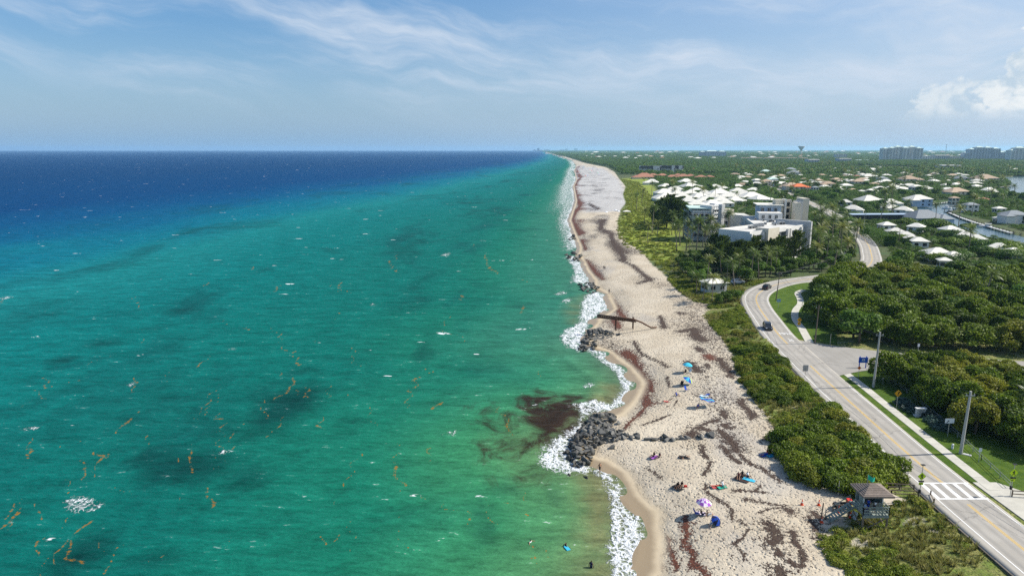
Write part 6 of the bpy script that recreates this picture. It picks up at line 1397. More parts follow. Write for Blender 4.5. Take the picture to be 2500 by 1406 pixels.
# cones
def cone(px_, py_, label):
    g = G(px_, py_); o = thing('traffic_cone', label, 'cone', g); mb = MB(); mb.box((0, 0, .02), (.4, .4, .05)); obj('base', mb.build('base', ORP), o)
    mb = MB(); mb.lathe([(.17, .04), (.1, .4), (.035, .85), (.001, .86)], 12); obj('shell', mb.build('shell', ORP, True), o); mb = MB(); mb.lathe([(.118, .36), (.088, .52)], 12); obj('reflective_band', mb.build('reflective_band', WHITE), o)
cone(1958, 1232, 'orange traffic cone farthest out on the open sand'); cone(1999, 1233, 'orange traffic cone between the quad bike and the outermost cone'); cone(2047, 1250, 'orange traffic cone standing before the quad bike'); cone(2006, 1275, 'orange traffic cone at the foot of the leaning post'); cone(2076, 1263, 'orange traffic cone beside the white board under the tower')
g = G(2083, 1266); mb = MB(); mb.box((0, 0, .5), (.06, .8, 1.0)); o = tag(obj('notice_board', mb.build('notice_board', WHITE), None, g, .5), 'plain white board leaning under the lifeguard tower', 'board'); o.rotation_euler = (0, .3, .5)

# ---------------------------------------------------------------- lifeguard tower
dz_ = 2.1; g0 = G(2110, 1290); gzv_ = g0[2]
fl = P(2107, 1258, gzv_ + dz_); fr = P(2170, 1258, gzv_ + dz_); cx_, W_ = (fl[0] + fr[0]) / 2, fr[0] - fl[0]; D2 = 3.6; cy2 = fl[1] + D2 / 2
lt = thing('lifeguard_tower', 'grey-green wooden lifeguard tower with shingled roof and green flag', 'lifeguard tower', (cx_, cy2, gzv_))
hx, hy = W_ / 2, D2 / 2
mb = MB()
for k in range(14):
    yy = -hy + D2 * (k + .5) / 14; mb = MB(); mb.box((0, yy, dz_), (W_, D2 / 14 - .02, .08)); obj('deck_board', mb.build('deck_board', GWOOD), lt)
for sx_ in (-1, 1):
    for sy_ in (-1, 1): mb = MB(); mb.beam((sx_ * (hx - .1), sy_ * (hy - .1), -.6), (sx_ * (hx - .1), sy_ * (hy - .1), dz_ - .05), .2); obj('leg', mb.build('leg', WOOD), lt)
    mb = MB(); mb.beam((sx_ * (hx - .1), -hy + .1, .1), (sx_ * (hx - .1), hy - .1, dz_ - .3), .1); obj('brace', mb.build('brace', WOOD), lt)
for sg in (-1, 1): mb = MB(); mb.beam((-sg * (hx - .1), -hy + .02, .1), (sg * (hx - .1), -hy + .02, dz_ - .3), .1, .1); obj('brace', mb.build('brace', WOOD), lt)
for yy in (-hy, hy): mb = MB(); mb.beam((-hx, yy, dz_ - .18), (hx, yy, dz_ - .18), .12, .28); obj('rim_joist', mb.build('rim_joist', GWOOD), lt)
# railing
for (x0, y0), (x1, y1) in (((-hx, -hy), (hx, -hy)), ((hx, -hy), (hx, hy)), ((-hx, -hy), (-hx, hy * .2))):
    nn = 4
    for i in range(nn + 1): xx, yy = x0 + (x1 - x0) * i / nn, y0 + (y1 - y0) * i / nn; mb = MB(); mb.beam((xx, yy, dz_), (xx, yy, dz_ + 1.05), .09); obj('rail_post', mb.build('rail_post', GWOOD), lt)
    for zz in (.35, .7, 1.08): mb = MB(); mb.beam((x0, y0, dz_ + zz), (x1, y1, dz_ + zz), .06, .12); obj('rail', mb.build('rail', GWOOD), lt)
# cabin
cw_, cd_ = 2.5, 2.0; ccx, ccy = hx - cw_ / 2 - .15, hy - cd_ / 2 - .35; ch = 2.25
for x0, x1, y0, y1, z0, z1, nm in ((-cw_ / 2, cw_ / 2, -cd_ / 2, -cd_ / 2 + .1, 0, 1.0, 'cabin_wall'), (-cw_ / 2, cw_ / 2, cd_ / 2 - .1, cd_ / 2, 0, ch, 'cabin_wall'), (cw_ / 2 - .1, cw_ / 2, -cd_ / 2 + .1, cd_ / 2 - .1, 0, ch, 'cabin_wall'), (-cw_ / 2, -cw_ / 2 + .1, -cd_ / 2 + .1, cd_ / 2 - .9, 0, ch, 'cabin_wall'), (-cw_ / 2, cw_ / 2, -cd_ / 2, -cd_ / 2 + .1, 1.95, ch, 'lintel')):
    mb = MB(); mb.box((ccx + (x0 + x1) / 2, ccy + (y0 + y1) / 2, dz_ + .04 + (z0 + z1) / 2), (x1 - x0, y1 - y0, z1 - z0)); obj(nm, mb.build(nm, GWOOD), lt)
for xx in (-cw_ / 2 + .06, cw_ / 2 - .06): mb = MB(); mb.beam((ccx + xx, ccy - cd_ / 2 + .05, dz_ + 1.0), (ccx + xx, ccy - cd_ / 2 + .05, dz_ + 1.97), .12); obj('corner_post', mb.build('corner_post', WHITE), lt)
SHG = mat('roof_shingle', (.215, .175, .145), .95, .22, 4.0, .1, 0, .02)
rz0 = dz_ + ch + .2; RW, RD = cw_ + 1.4, cd_ + 1.5; ex, ey = ccx, ccy - .45; rh = .95
mb = MB(); mb.hip((ex, ey), RW, RD, rz0, rh, 0, 0.0); rf_ = obj('roof', mb.build('roof', SHG), lt)
for k in range(8):     # shingle courses on each slope, slightly proud
    f0, f1 = k / 8, (k + 1) / 8; X, Y = RW / 2, RD / 2; rx0 = X - Y * .92
    def pt(sx_, sy_, f): return (ex + sx_ * (X + (rx0 - X) * f), ey + sy_ * (Y - Y * f), rz0 + rh * f)
    for a_, b_ in (((-1, -1), (1, -1)), ((1, -1), (1, 1)), ((1, 1), (-1, 1)), ((-1, 1), (-1, -1))):
        mb = MB(); lo = [pt(*a_, f0), pt(*b_, f0), pt(*b_, f1), pt(*a_, f1)]; up_ = [(x, y, z + (.055 if i < 2 else .015)) for i, (x, y, z) in enumerate(lo)]
        k0 = len(mb.v); mb.v += lo + up_; mb.f += [(4, 5, 6, 7), (0, 1, 5, 4)]; mb.m += [0, 0]; obj('shingle_course', mb.build('shingle_course', SHG), rf_)
mb = MB(); mb.tube([(ex - .9, ey - .3, rz0 + .2), (ex - .9, ey - .3, rz0 + 2.3)], .03, 6); fp = obj('flagpole', mb.build('flagpole', METAL), lt)
FLAGM = mat('green_flag_cloth', (.02, .46, .30), .8, .08, 2); mb = MB(); n_ = 9
for i in range(n_):
    for j in range(6): u_, v_ = i / (n_ - 1), j / 5; mb.v.append((ex - .88 + .95 * u_, ey - .3 + .14 * sin(u_ * 7 + v_) , rz0 + 2.2 - .65 * v_ - .35 * u_ + .05 * sin(u_ * 9)))
for i in range(n_ - 1):
    for j in range(5): mb.f.append((i * 6 + j, i * 6 + j + 1, (i + 1) * 6 + j + 1, (i + 1) * 6 + j)); mb.m.append(0)
obj('flag', mb.build('flag', FLAGM, True), lt)
# ramp to the sand
for k in range(9):
    f = k / 9; mb = MB(); mb.box((-hx - .35 - f * 2.6, hy * .55, dz_ - .1 - f * (dz_ - .1)), (.3, 1.1, .06)); obj('step', mb.build('step', GWOOD), lt)
for yy in (hy * .55 - .58, hy * .55 + .58):
    mb = MB(); mb.beam((-hx, yy, dz_ - .12), (-hx - 3.0, yy, -.1), .08, .24); obj('stringer', mb.build('stringer', GWOOD), lt)
    mb = MB(); mb.beam((-hx, yy, dz_ + .95), (-hx - 3.0, yy, .9), .06, .1); obj('hand_rail', mb.build('hand_rail', GWOOD), lt)
    for f in (0, .5, 1): mb = MB(); mb.beam((-hx - 3 * f, yy, dz_ * (1 - f) - .1), (-hx - 3 * f, yy, dz_ * (1 - f) + .95), .08); obj('rail_post', mb.build('rail_post', GWOOD), lt)
TW_C = (cx_, cy2, gzv_ + dz_ + .04)

# boardwalk rails between the crosswalk and the beach
def rail_fence(name, label, pts, zf, m, post_h=1.0, rails=(.5, .98), gap=1.8, group=None, pw=.13):
    o = thing(name, label, 'fence', (pts[0][0], pts[0][1], zf(*pts[0])), 0, group); b = o.location
    for (x0, y0), (x1, y1) in zip(pts[:-1], pts[1:]):
        n_ = max(1, int(math.hypot(x1 - x0, y1 - y0) / gap))
        for i in range(n_ + 1):
            xx, yy = x0 + (x1 - x0) * i / n_, y0 + (y1 - y0) * i / n_; z = zf(xx, yy); mb = MB(); mb.beam((xx - b.x, yy - b.y, z - b.z - .3), (xx - b.x, yy - b.y, z - b.z + post_h), pw); obj('post', mb.build('post', m), o)
        for r_ in rails:
            mb = MB(); mb.beam((x0 - b.x, y0 - b.y, zf(x0, y0) - b.z + r_), (x1 - b.x, y1 - b.y, zf(x1, y1) - b.z + r_), pw * .55, pw * .9); obj('rail', mb.build('rail', m), o)
    return o
zf1 = lambda x, y: 3.75
rail_fence('wooden_railing', 'brown wooden railing on the thicket side of the beach access', [P(2160, 1196, 3.7), P(2230, 1200, 3.7)], zf1, WOOD)
rail_fence('wooden_railing', 'brown wooden railing on the tower side of the beach access', [P(2150, 1218, 3.7), P(2175, 1213, 3.7), P(2242, 1216, 3.7)], zf1, WOOD)
mb = MB(); q_ = PL([(2120, 1222), (2170, 1190), (2262, 1178), (2282, 1215), (2235, 1226), (2165, 1236)], 3.5); mb.poly([(x, y, 3.72 + (0.3 if x > 54.5 else 0)) for x, y in q_])
tag(obj('sand_path', mb.build('sand_path', mat('path_sand', (.5, .43, .33), .95, .12, 1.5, .1, 0, .03))), 'sandy path from the crosswalk to the beach', None, None, 'structure')
zf2 = lambda x, y: 4.05
rail_fence('pipe_fence', 'thin grey two-rail fence along the edge of the grove', [P(2152, 912), P(2240, 985), P(2320, 1052), P(2395, 1125), P(2465, 1192)], zf2, METAL, 1.0, (.55, .98), 2.4, None, .07)
rail_fence('wooden_railing', 'dark wooden railing at the forecourt beyond the crosswalk', [P(2470, 1213), P(2540, 1218)], zf2, WOOD, 1.0, (.45, .9), 1.5)
rail_fence('dune_fence', 'short weathered post fence at the tip of the dune beside the tower', [P(2270, 1220, 3.4), P(2278, 1240, 3.4)], lambda x, y: 3.5, WOOD, 1.3, (.9,), 2)
g = G(2004, 1265); mb = MB(); mb.tube([(0, 0, -.3), (.15, 0, 2.2)], .08, 7); tag(obj('leaning_post', mb.build('leaning_post', WOOD), None, g), 'weathered post leaning beside a cone on the sand', 'post')
g = G(2046, 1210); mb = MB(); mb.tube([(0, 0, -.3), (0, 0, 2.2)], .05, 7); mb.tube([(0, .1, .9), (2.0, .1, .9), (2.3, .1, .4)], .035, 6); tag(obj('shower_post', mb.build('shower_post', METAL), None, g), 'slim metal post with a low rail behind the quad bike', 'post')
rail_fence('rope_barrier', 'two low posts joined by a rail before the quad bike', [G(2033, 1247)[:2], G(2057, 1247)[:2]], lambda x, y: gz(x, y), WOOD, .95, (.85,), 3, None, .12)

# ---------------------------------------------------------------- poles, wires, signs
CPOLE = mat('concrete_pole', (.40, .39, .36), .85, .08, 1.0); WPOLE = mat('wood_pole', (.155, .12, .09), .95, .2, 2.0)
POLES = []
def upole(px_, py_, top, m, label, r0=.2, lean=(0, 0)):
    x, y = P(px_, py_, 4.08); hgt = (py_ - top) * px_scale((x, y), 4) / cos(math.atan((CAM_H - 4) / math.hypot(x, y))) ; o = thing('utility_pole', label, 'pole', (x, y, 4.05)); tp = (lean[0], lean[1], hgt)
    mb = MB(); mb.tube([(0, 0, -.5), tp], [r0, r0 * .62], 8); obj('shaft', mb.build('shaft', m), o)
    mb = MB(); mb.beam((tp[0] - .7, tp[1], hgt - .7), (tp[0] + .7, tp[1], hgt - .7), .1); obj('crossarm', mb.build('crossarm', WPOLE if m is WPOLE else METAL), o)
    for dx in (-.6, 0, .6): mb = MB(); mb.lathe([(.05, hgt - .65), (.07, hgt - .5), (.03, hgt - .35), (.001, hgt - .34)], 8, 0, (tp[0] + dx, tp[1], 0)); obj('insulator', mb.build('insulator', GREYW), o)
    POLES.append((Vector((x, y, 4.05)), hgt)); return o
upole(2345, 1107, 957, CPOLE, 'grey concrete utility pole on the lawn near the crosswalk', .26, (.25, 0)); upole(2132, 945, 812, CPOLE, 'grey concrete utility pole on the lawn near the blue sign', .25, (.15, 0))
upole(1989, 839, 746, WPOLE, 'brown wooden utility pole at the side road corner', .18, (.2, 0)); upole(1894, 734, 664, WPOLE, 'brown wooden utility pole inside the road bend', .17, (.6, 0)); upole(2058, 648, 615, CPOLE, 'pale utility pole among the palms inland of the bend', .16)
upole(2193, 600, 545, WPOLE, 'tall brown utility pole beside the clipped hedge', .16); upole(2107, 575, 520, METAL, 'thin grey light pole at the far end of the clipped hedge', .12)
WIRE = mat('wire', (.03, .03, .03), .6)
first = Vector((78, 60, 4.05)); seq = [(first, 12.5)] + POLES[:5]
for (b0, h0), (b1, h1) in zip(seq[:-1], seq[1:]):
    for dx in (-.6, .6):
        mb = MB(); a_, b_ = b0 + Vector((dx, 0, h0 - .4)), b1 + Vector((dx, 0, h1 - .4)); mb.tube([a_.lerp(b_, k / 10) - Vector((0, 0, 4 * (k / 10) * (1 - k / 10) * .9)) for k in range(11)], .032, 4)
        tag(obj('power_line', mb.build('power_line', WIRE)), 'thin sagging power line between the utility poles', 'cable', 'power lines')
SY = mat('sign_yellow', (.72, .36, .015), .5, .05); SF = mat('sign_lime', (.55, .75, .015), .5, .05); SB = mat('sign_blue', (.008, .09, .50), .5, .05); SW_ = mat('sign_white', (.75, .76, .78), .5, .05); SK = mat('sign_black', (.01, .01, .01), .6, .05); SGY = mat('sign_back_grey', (.33, .34, .34), .5, .05, 1, .4, .5)
def plate(name, par, w, h, m, z, diamond=False, y=-.05):
    mb = MB(); q = [(-w / 2, 0), (0, -w / 2), (w / 2, 0), (0, w / 2)] if diamond else [(-w / 2, -h / 2), (w / 2, -h / 2), (w / 2, h / 2), (-w / 2, h / 2)]
    k = len(q); mb.v += [(a_, y, z + b_) for a_, b_ in q] + [(a_, y + .02, z + b_) for a_, b_ in q]; mb.f += [tuple(range(k)), tuple(range(k, 2 * k))[::-1]] + [(i, k + i, k + (i + 1) % k, (i + 1) % k) for i in range(k)]; mb.m += [0] * (k + 2)
    return obj(name, mb.build(name, m), par)
def glyph(par, polys, z, s_, m=None, y=-.075):
    mb = MB()
    for q in polys: mb.poly([(a_ * s_, y, z + b_ * s_) for a_, b_ in q])
    return obj('symbol', mb.build('symbol', m or SK), par)
WALKER = [[(-.02, .30), (.06, .30), (.09, .36), (.06, .42), (-.02, .42), (-.05, .36)], [(-.10, .26), (.08, .28), (.10, -.02), (-.06, -.02)], [(-.10, .26), (-.25, .06), (-.19, .02), (-.05, .16)], [(.06, .26), (.22, .10), (.26, .14), (.10, .28)], [(-.06, 0), (.03, 0), (-.12, -.42), (-.22, -.40)], [(.01, 0), (.10, 0), (.24, -.40), (.15, -.43)]]
BEND = [[(-.06, -.36), (.06, -.36), (.06, -.05), (.17, .10), (.08, .16), (-.06, .0)], [(.02, .06), (.10, .02), (.22, .16), (.20, .30), (.02, .24)], [(.0, .16), (.30, .08), (.24, .36)]]
def sign(px_, py_, h, label, name='road_sign', rz=0.0, m=METAL, z=4.08):
    x, y = P(px_, py_, z); o = thing(name, label, 'sign', (x, y, z - .02), rz); mb = MB(); mb.tube([(0, 0, -.3), (0, 0, h)], .045, 7); obj('post', mb.build('post', m), o); return o
for px_, py_, lb, z in ((2243, 1219, 'lime pedestrian crossing sign with solar panel by the wooden railing', 4.05), (2466, 1210, 'lime pedestrian crossing sign on the forecourt across the road', 4.1)):
    o = sign(px_, py_, 5.0 if px_ < 2300 else 4.6, lb, 'crossing_sign', 0, METAL, z); plate('plate', o, 1.15, 1.15, SF, 3.4, True); glyph(o, WALKER, 3.4, .85); plate('arrow_plate', o, .6, .36, SF, 2.35)
    glyph(o, [[(-.22, .10), (-.22, -.12), (.0, -.12), (-.06, -.06), (.2, .1), (.14, .14), (-.12, .0), (-.14, .06)]], 2.36, .9)
    mb = MB(); mb.box((0, -.03, 2.68), (.7, .12, .16)); obj('beacon_bar', mb.build('beacon_bar', SK), o); mb = MB(); mb.box((0, 0, 5.02 if px_ < 2300 else 4.62), (.5, .4, .05)); q = obj('solar_panel', mb.build('solar_panel', SK), o)
    mb = MB(); mb.box((.0, .06, 1.2), (.26, .2, .5)); obj('control_box', mb.build('control_box', SK), o)
o = sign(2188, 998, 3.1, 'yellow diamond winding-road sign on the lawn', 'warning_sign'); plate('plate', o, 1.35, 1, SY, 3.0, True); glyph(o, BEND, 3.0, 1.0)
o = sign(1949, 812, 3.6, 'pair of yellow warning plates on one post by the footpath', 'warning_sign'); plate('plate', o, 1.2, 1, SY, 3.4, True); glyph(o, BEND, 3.4, .85); plate('speed_plate', o, .75, .75, SY, 2.45); q = obj('lettering', text_mesh('25', .5, SK), o, (0, -.075, 2.45)); q.rotation_euler = (pi / 2, 0, 0)
o = sign(2095, 925, 2.6, 'small orange sign on a thin post by the pavement', 'road_sign'); plate('plate', o, .8, .8, mat('sign_orange', (.75, .16, .02), .5, .05), 2.4, True)
o = sign(2313, 1066, 2.9, 'white rectangular sign with a black arrow beside the concrete pole', 'road_sign'); plate('plate', o, 1.5, .8, SW_, 2.8); glyph(o, [[(-.5, -.32), (-.28, -.02), (-.36, .02), (-.1, .12), (-.12, -.14), (-.2, -.08), (-.42, -.36)]], 2.8, 1.0)
o = sign(2389, 1128, 2.2, 'small white sign standing by the pipe fence', 'road_sign'); plate('plate', o, .45, .6, SW_, 2.0)
o = sign(2155, 938, 1.7, 'small white sign by the fence near the blue board', 'road_sign'); plate('plate', o, .45, .6, SW_, 1.5)
o = sign(1900, 752, 2.6, 'blue-white sign on the grass inside the bend', 'road_sign'); plate('plate', o, 1.2, .9, mat('sign_pale_blue', (.30, .45, .55), .5, .05), 2.3)
o = sign(1965, 921, 2.2, 'grey back of a road sign on the dune edge of the road', 'road_sign', pi); plate('plate', o, 1.1, 1.3, SGY, 2.0)
o = sign(2240, 866, 2.6, 'small white sign at the mouth of the side road', 'road_sign'); plate('plate', o, .5, .7, SW_, 2.3)
o = sign(2026, 845, 3.0, 'bare thin post beside the wooden utility pole', 'marker_post')
o = sign(2145, 897, 2.0, 'dark square sign beside the concrete pole at the side road', 'road_sign'); plate('plate', o, .45, .6, SK, 1.9)
bx_, by_ = P(2105, 899, 4.07); o = thing('park_sign', 'blue park board on two blue posts on the lawn corner', 'sign', (bx_, by_, 4.05))
for dx in (-.7, .7): mb = MB(); mb.beam((dx, 0, -.3), (dx, 0, 2.7), .16); obj('post', mb.build('post', SB), o)
mb = MB(); mb.box((0, -.12, 1.9), (1.95, .1, 1.15)); obj('board', mb.build('board', SB), o); mb = MB(); mb.box((0, -.18, 1.98), (.62, .02, .36)); obj('emblem_panel', mb.build('emblem_panel', SW_), o)
mb = MB(); mb.poly([(-.22, -.2, 1.9), (.22, -.2, 1.9), (.16, -.2, 2.0), (.05, -.2, 1.96), (-.05, -.2, 2.06), (-.14, -.2, 1.98)]); obj('emblem', mb.build('emblem', SB), o)
for k, zz in enumerate((1.66, 1.56)): mb = MB(); mb.box((0, -.18, zz), (.9 - .3 * k, .015, .05)); obj('text_line', mb.build('text_line', mat('sign_cyan', (.2, .5, .8), .5, .05)), o)
mx_, my_ = P(2246, 1016, 4.07); o = thing('stone_monument', 'white stone monument block on a stepped base before the hedge', 'monument', (mx_, my_, 4.05))
mb = MB(); mb.box((0, 0, .12), (2.0, .9, .3)); obj('base', mb.build('base', GREYW), o); mb = MB(); mb.box((0, 0, .85), (1.55, .55, 1.2)); obj('block', mb.build('block', GREYW), o); mb = MB(); mb.box((0, 0, 1.52), (1.75, .7, .16)); obj('cap', mb.build('cap', WHITE), o)
for k in range(4): mb = MB(); mb.box((0, -.285, 1.2 - .2 * k), (1.1 - .12 * k, .02, .05)); obj('inscription_line', mb.build('inscription_line', DARK), o)
x, y = P(2325, 1095, 4.07); o = thing('utility_pedestal', 'pale green utility pedestal beside the concrete pole', 'utility box', (x, y, 4.05)); mb = MB(); mb.lathe([(.16, 0), (.16, .7), (.12, .82), (.01, .84)], 10); obj('casing', mb.build('casing', SW_, True), o); mb = MB(); mb.lathe([(.18, .55), (.18, .62)], 10); obj('collar', mb.build('collar', GWOOD), o)
x, y = P(2361, 1110, 4.07); mb = MB(); mb.box((0, 0, .04), (1.1, .6, .08)); mb.box((0, 0, .1), (.9, .45, .04)); tag(obj('access_cover', mb.build('access_cover', GREYW), None, (x, y, 4.06), -.7), 'flat pale access cover on the grass by the concrete pole', 'cover')
# low blue-green hedge behind the monument
hb = [herb(71, leaf_mat('blue_green_leaf', (.03, .06, .045), (.085, .135, .105), (.05, .1, .08)))]
for i, (a_, b_) in enumerate([(2205, 985), (2215, 992), (2222, 1000), (2232, 1005), (2258, 1010), (2268, 1018), (2280, 1030), (2292, 1040), (2302, 1048)]): x, y = P(a_, b_, 4.07); tag(obj('low_shrub', hb[0], None, (x, y, 4.05), i, 2.1), 'low blue-green shrub in the bed by the stone monument', 'shrub', 'low blue-green shrubs')

# ---------------------------------------------------------------- boats and docks on the canal
HULL = mat('boat_hull_white', (.75, .76, .76), .3, .04)
def boat(px_, py_, L, rz, label):
    x, y = P(px_, py_, 3.1); o = thing('motor_boat', label, 'boat', (x, y, 3.0), rz); mb = MB(); st = [(-L / 2, .42, .5), (-L * .2, .5, .5), (L * .2, .42, .55), (L * .5, .02, .7)]; n_ = len(st)
    for xx, hw_, top in st: mb.v += [(xx, -hw_ * L * .32, top + .3), (xx, -hw_ * L * .22, -.2), (xx, hw_ * L * .22, -.2), (xx, hw_ * L * .32, top + .3)]
    for i in range(n_ - 1):
        for j in range(3): mb.f.append((i * 4 + j, (i + 1) * 4 + j, (i + 1) * 4 + j + 1, i * 4 + j + 1)); mb.m.append(0)
        mb.f.append((i * 4, i * 4 + 3, (i + 1) * 4 + 3, (i + 1) * 4)); mb.m.append(0)
    mb.f.append((0, 1, 2, 3)); mb.m.append(0); obj('hull', mb.build('hull', HULL), o)
    mb = MB(); mb.box((-L * .05, 0, 1.2), (L * .3, L * .2, .9), 0, 0, .8); obj('cabin', mb.build('cabin', HULL), o); mb = MB(); mb.box((-L * .05, 0, 2.35), (L * .36, L * .26, .08)); obj('canopy', mb.build('canopy', HULL), o)
    mb = MB(); mb.box((L * .08, 0, 1.35), (L * .05, L * .17, .45)); obj('windscreen', mb.build('windscreen', GLASS), o)
    for s_ in (-1, 1): mb = MB(); mb.tube([(-L * .15, s_ * L * .1, 1.0), (-L * .15, s_ * L * .1, 2.33)], .05, 5); obj('canopy_post', mb.build('canopy_post', METAL), o)
for a_, b_, L, rz, lb in ((2291, 530, 9, 2.4, 'white motor boat moored at the clubhouse quay'), (2300, 536, 8, 2.5, 'second white motor boat astern of the one at the clubhouse'), (2409, 555, 10, 2.5, 'white motor boat at the long dock below the tan houses'), (2313, 509, 9, .2, 'dark-topped boat on the short jetty'), (2330, 515, 9, 2.6, 'white boat beside the short jetty'), (2445, 444, 16, 0, 'white cruiser moored at the lagoon point'), (2355, 522, 8, 2.5, 'white boat midway along the long dock')): boat(a_, b_, L, rz, lb)
def dock(pts, label, w=2.2):
    L = PL(pts, 3.6); o = thing('dock', label, 'dock', (L[0][0], L[0][1], 3.0))
    for (x0, y0), (x1, y1) in zip(L[:-1], L[1:]):
        mb = MB(); mb.beam((x0 - L[0][0], y0 - L[0][1], .85), (x1 - L[0][0], y1 - L[0][1], .85), w, .25); obj('deck', mb.build('deck', GREYW), o); n_ = max(2, int(math.hypot(x1 - x0, y1 - y0) / 4.5))
        for i in range(n_ + 1): mb = MB(); mb.tube([(x0 + (x1 - x0) * i / n_ - L[0][0], y0 + (y1 - y0) * i / n_ - L[0][1] - w / 2 - .2, -1.5), (x0 + (x1 - x0) * i / n_ - L[0][0], y0 + (y1 - y0) * i / n_ - L[0][1] - w / 2 - .2, 1.9)], .28, 6); obj('pile', mb.build('pile', WOOD), o)
dock([(2262, 500), (2300, 496), (2334, 492)], 'pale dock with white piles before the blue house'); dock([(2318, 520), (2345, 532), (2380, 544), (2420, 556), (2470, 570)], 'long dock with dark piles along the far canal bank'); dock([(2303, 514), (2325, 515)], 'short jetty with a boat at the canal corner'); dock([(2395, 461), (2440, 458), (2466, 455)], 'sea wall dock at the lagoon point')
# kite of a kite surfer far out
kp = P(1040, 433, 0); o = thing('surf_kite', 'white kite flying over the sea', 'kite', (kp[0], kp[1], 8)); mb = MB()
for i in range(9):
    a_ = -1.1 + 2.2 * i / 8; mb.v += [(4 * sin(a_), 0, 4 * cos(a_)), (4 * sin(a_) * .8, 1.6, 3.6 * cos(a_))]
mb.f += [(2 * i, 2 * i + 2, 2 * i + 3, 2 * i + 1) for i in range(8)]; mb.m += [0] * 8; obj('canopy', mb.build('canopy', WHITE), o)
mb = MB(); mb.tube([(0, 0, 4), (0, .5, -7.5)], .03, 4); obj('line', mb.build('line', WIRE), o)
# ---------------------------------------------------------------- people
SKINS = [mat('skin_tan', (.38, .21, .13), .6, .06), mat('skin_brown', (.16, .085, .05), .6, .06), mat('skin_fair', (.52, .33, .24), .6, .06)]
HAIRS = [mat('hair_dark', (.015, .011, .009), .6, .2), mat('hair_brown', (.07, .04, .02), .6, .2)]
def cloth(c): return mat('cloth_%02x%02x%02x' % tuple(int(x * 255) for x in c), c, .85, .08, 3)
J = {  # joint positions per pose: pelvis, chest, neck, head, knees, ankles, toes, elbows, wrists (left/right)
 'stand': dict(pe=(0, 0, .95), ch=(0, -.02, 1.30), ne=(0, -.01, 1.50), he=(0, -.03, 1.66), kn=((-.11, -.02, .50), (.11, -.06, .50)), an=((-.12, .04, .08), (.12, 0, .08)), to=((-.14, -.14, .04), (.14, -.18, .04)), el=((-.27, .02, 1.10), (.27, .02, 1.10)), wr=((-.29, -.08, .85), (.29, -.06, .85))),
 'walk': dict(pe=(0, 0, .94), ch=(0, -.03, 1.30), ne=(0, -.03, 1.50), he=(0, -.06, 1.66), kn=((-.10, -.20, .52), (.10, .06, .50)), an=((-.11, -.24, .09), (.11, .34, .14)), to=((-.11, -.42, .05), (.11, .24, .05)), el=((-.26, .12, 1.12), (.26, -.10, 1.12)), wr=((-.27, .10, .88), (.27, -.24, .92))),
 'sit': dict(pe=(0, 0, .12), ch=(0, .18, .46), ne=(0, .22, .66), he=(0, .18, .82), kn=((-.14, -.38, .42), (.14, -.42, .38)), an=((-.15, -.62, .09), (.15, -.72, .09)), to=((-.16, -.80, .05), (.16, -.88, .06)), el=((-.28, .30, .30), (.28, .02, .36)), wr=((-.30, .42, .05), (.20, -.24, .42))),
 'lie': dict(pe=(0, 0, .12), ch=(0, .36, .14), ne=(0, .56, .18), he=(0, .72, .20), kn=((-.11, -.42, .10), (.12, -.40, .26)), an=((-.12, -.84, .08), (.13, -.70, .08)), to=((-.13, -.92, .16), (.14, -.86, .06)), el=((-.32, .34, .08), (.32, .40, .08)), wr=((-.34, .58, .06), (.30, .66, .06))),
 'chair': dict(pe=(0, 0, .36), ch=(0, .16, .70), ne=(0, .20, .90), he=(0, .16, 1.06), kn=((-.13, -.44, .42), (.13, -.44, .42)), an=((-.14, -.62, .08), (.14, -.66, .08)), to=((-.14, -.80, .04), (.14, -.84, .04)), el=((-.28, .10, .50), (.28, .10, .50)), wr=((-.24, -.16, .48), (.24, -.16, .48))),
 'lean': dict(pe=(0, 0, .95), ch=(0, -.12, 1.28), ne=(0, -.20, 1.46), he=(0, -.28, 1.58), kn=((-.11, .02, .50), (.11, .0, .50)), an=((-.12, .06, .08), (.12, .04, .08)), to=((-.14, -.12, .04), (.14, -.14, .04)), el=((-.28, -.28, 1.10), (.28, -.28, 1.10)), wr=((-.22, -.50, 1.08), (.22, -.50, 1.08))),
 'swim': dict(pe=(0, 0, -.25), ch=(0, -.10, .02), ne=(0, -.14, .20), he=(0, -.16, .36), kn=((-.14, -.1, -.62), (.14, .1, -.62)), an=((-.14, .1, -1.0), (.14, .3, -1.0)), to=((-.14, 0, -1.1), (.14, .2, -1.1)), el=((-.38, -.16, .06), (.38, -.16, .06)), wr=((-.55, -.34, .02), (.50, -.38, .04)))}
BODY = {}
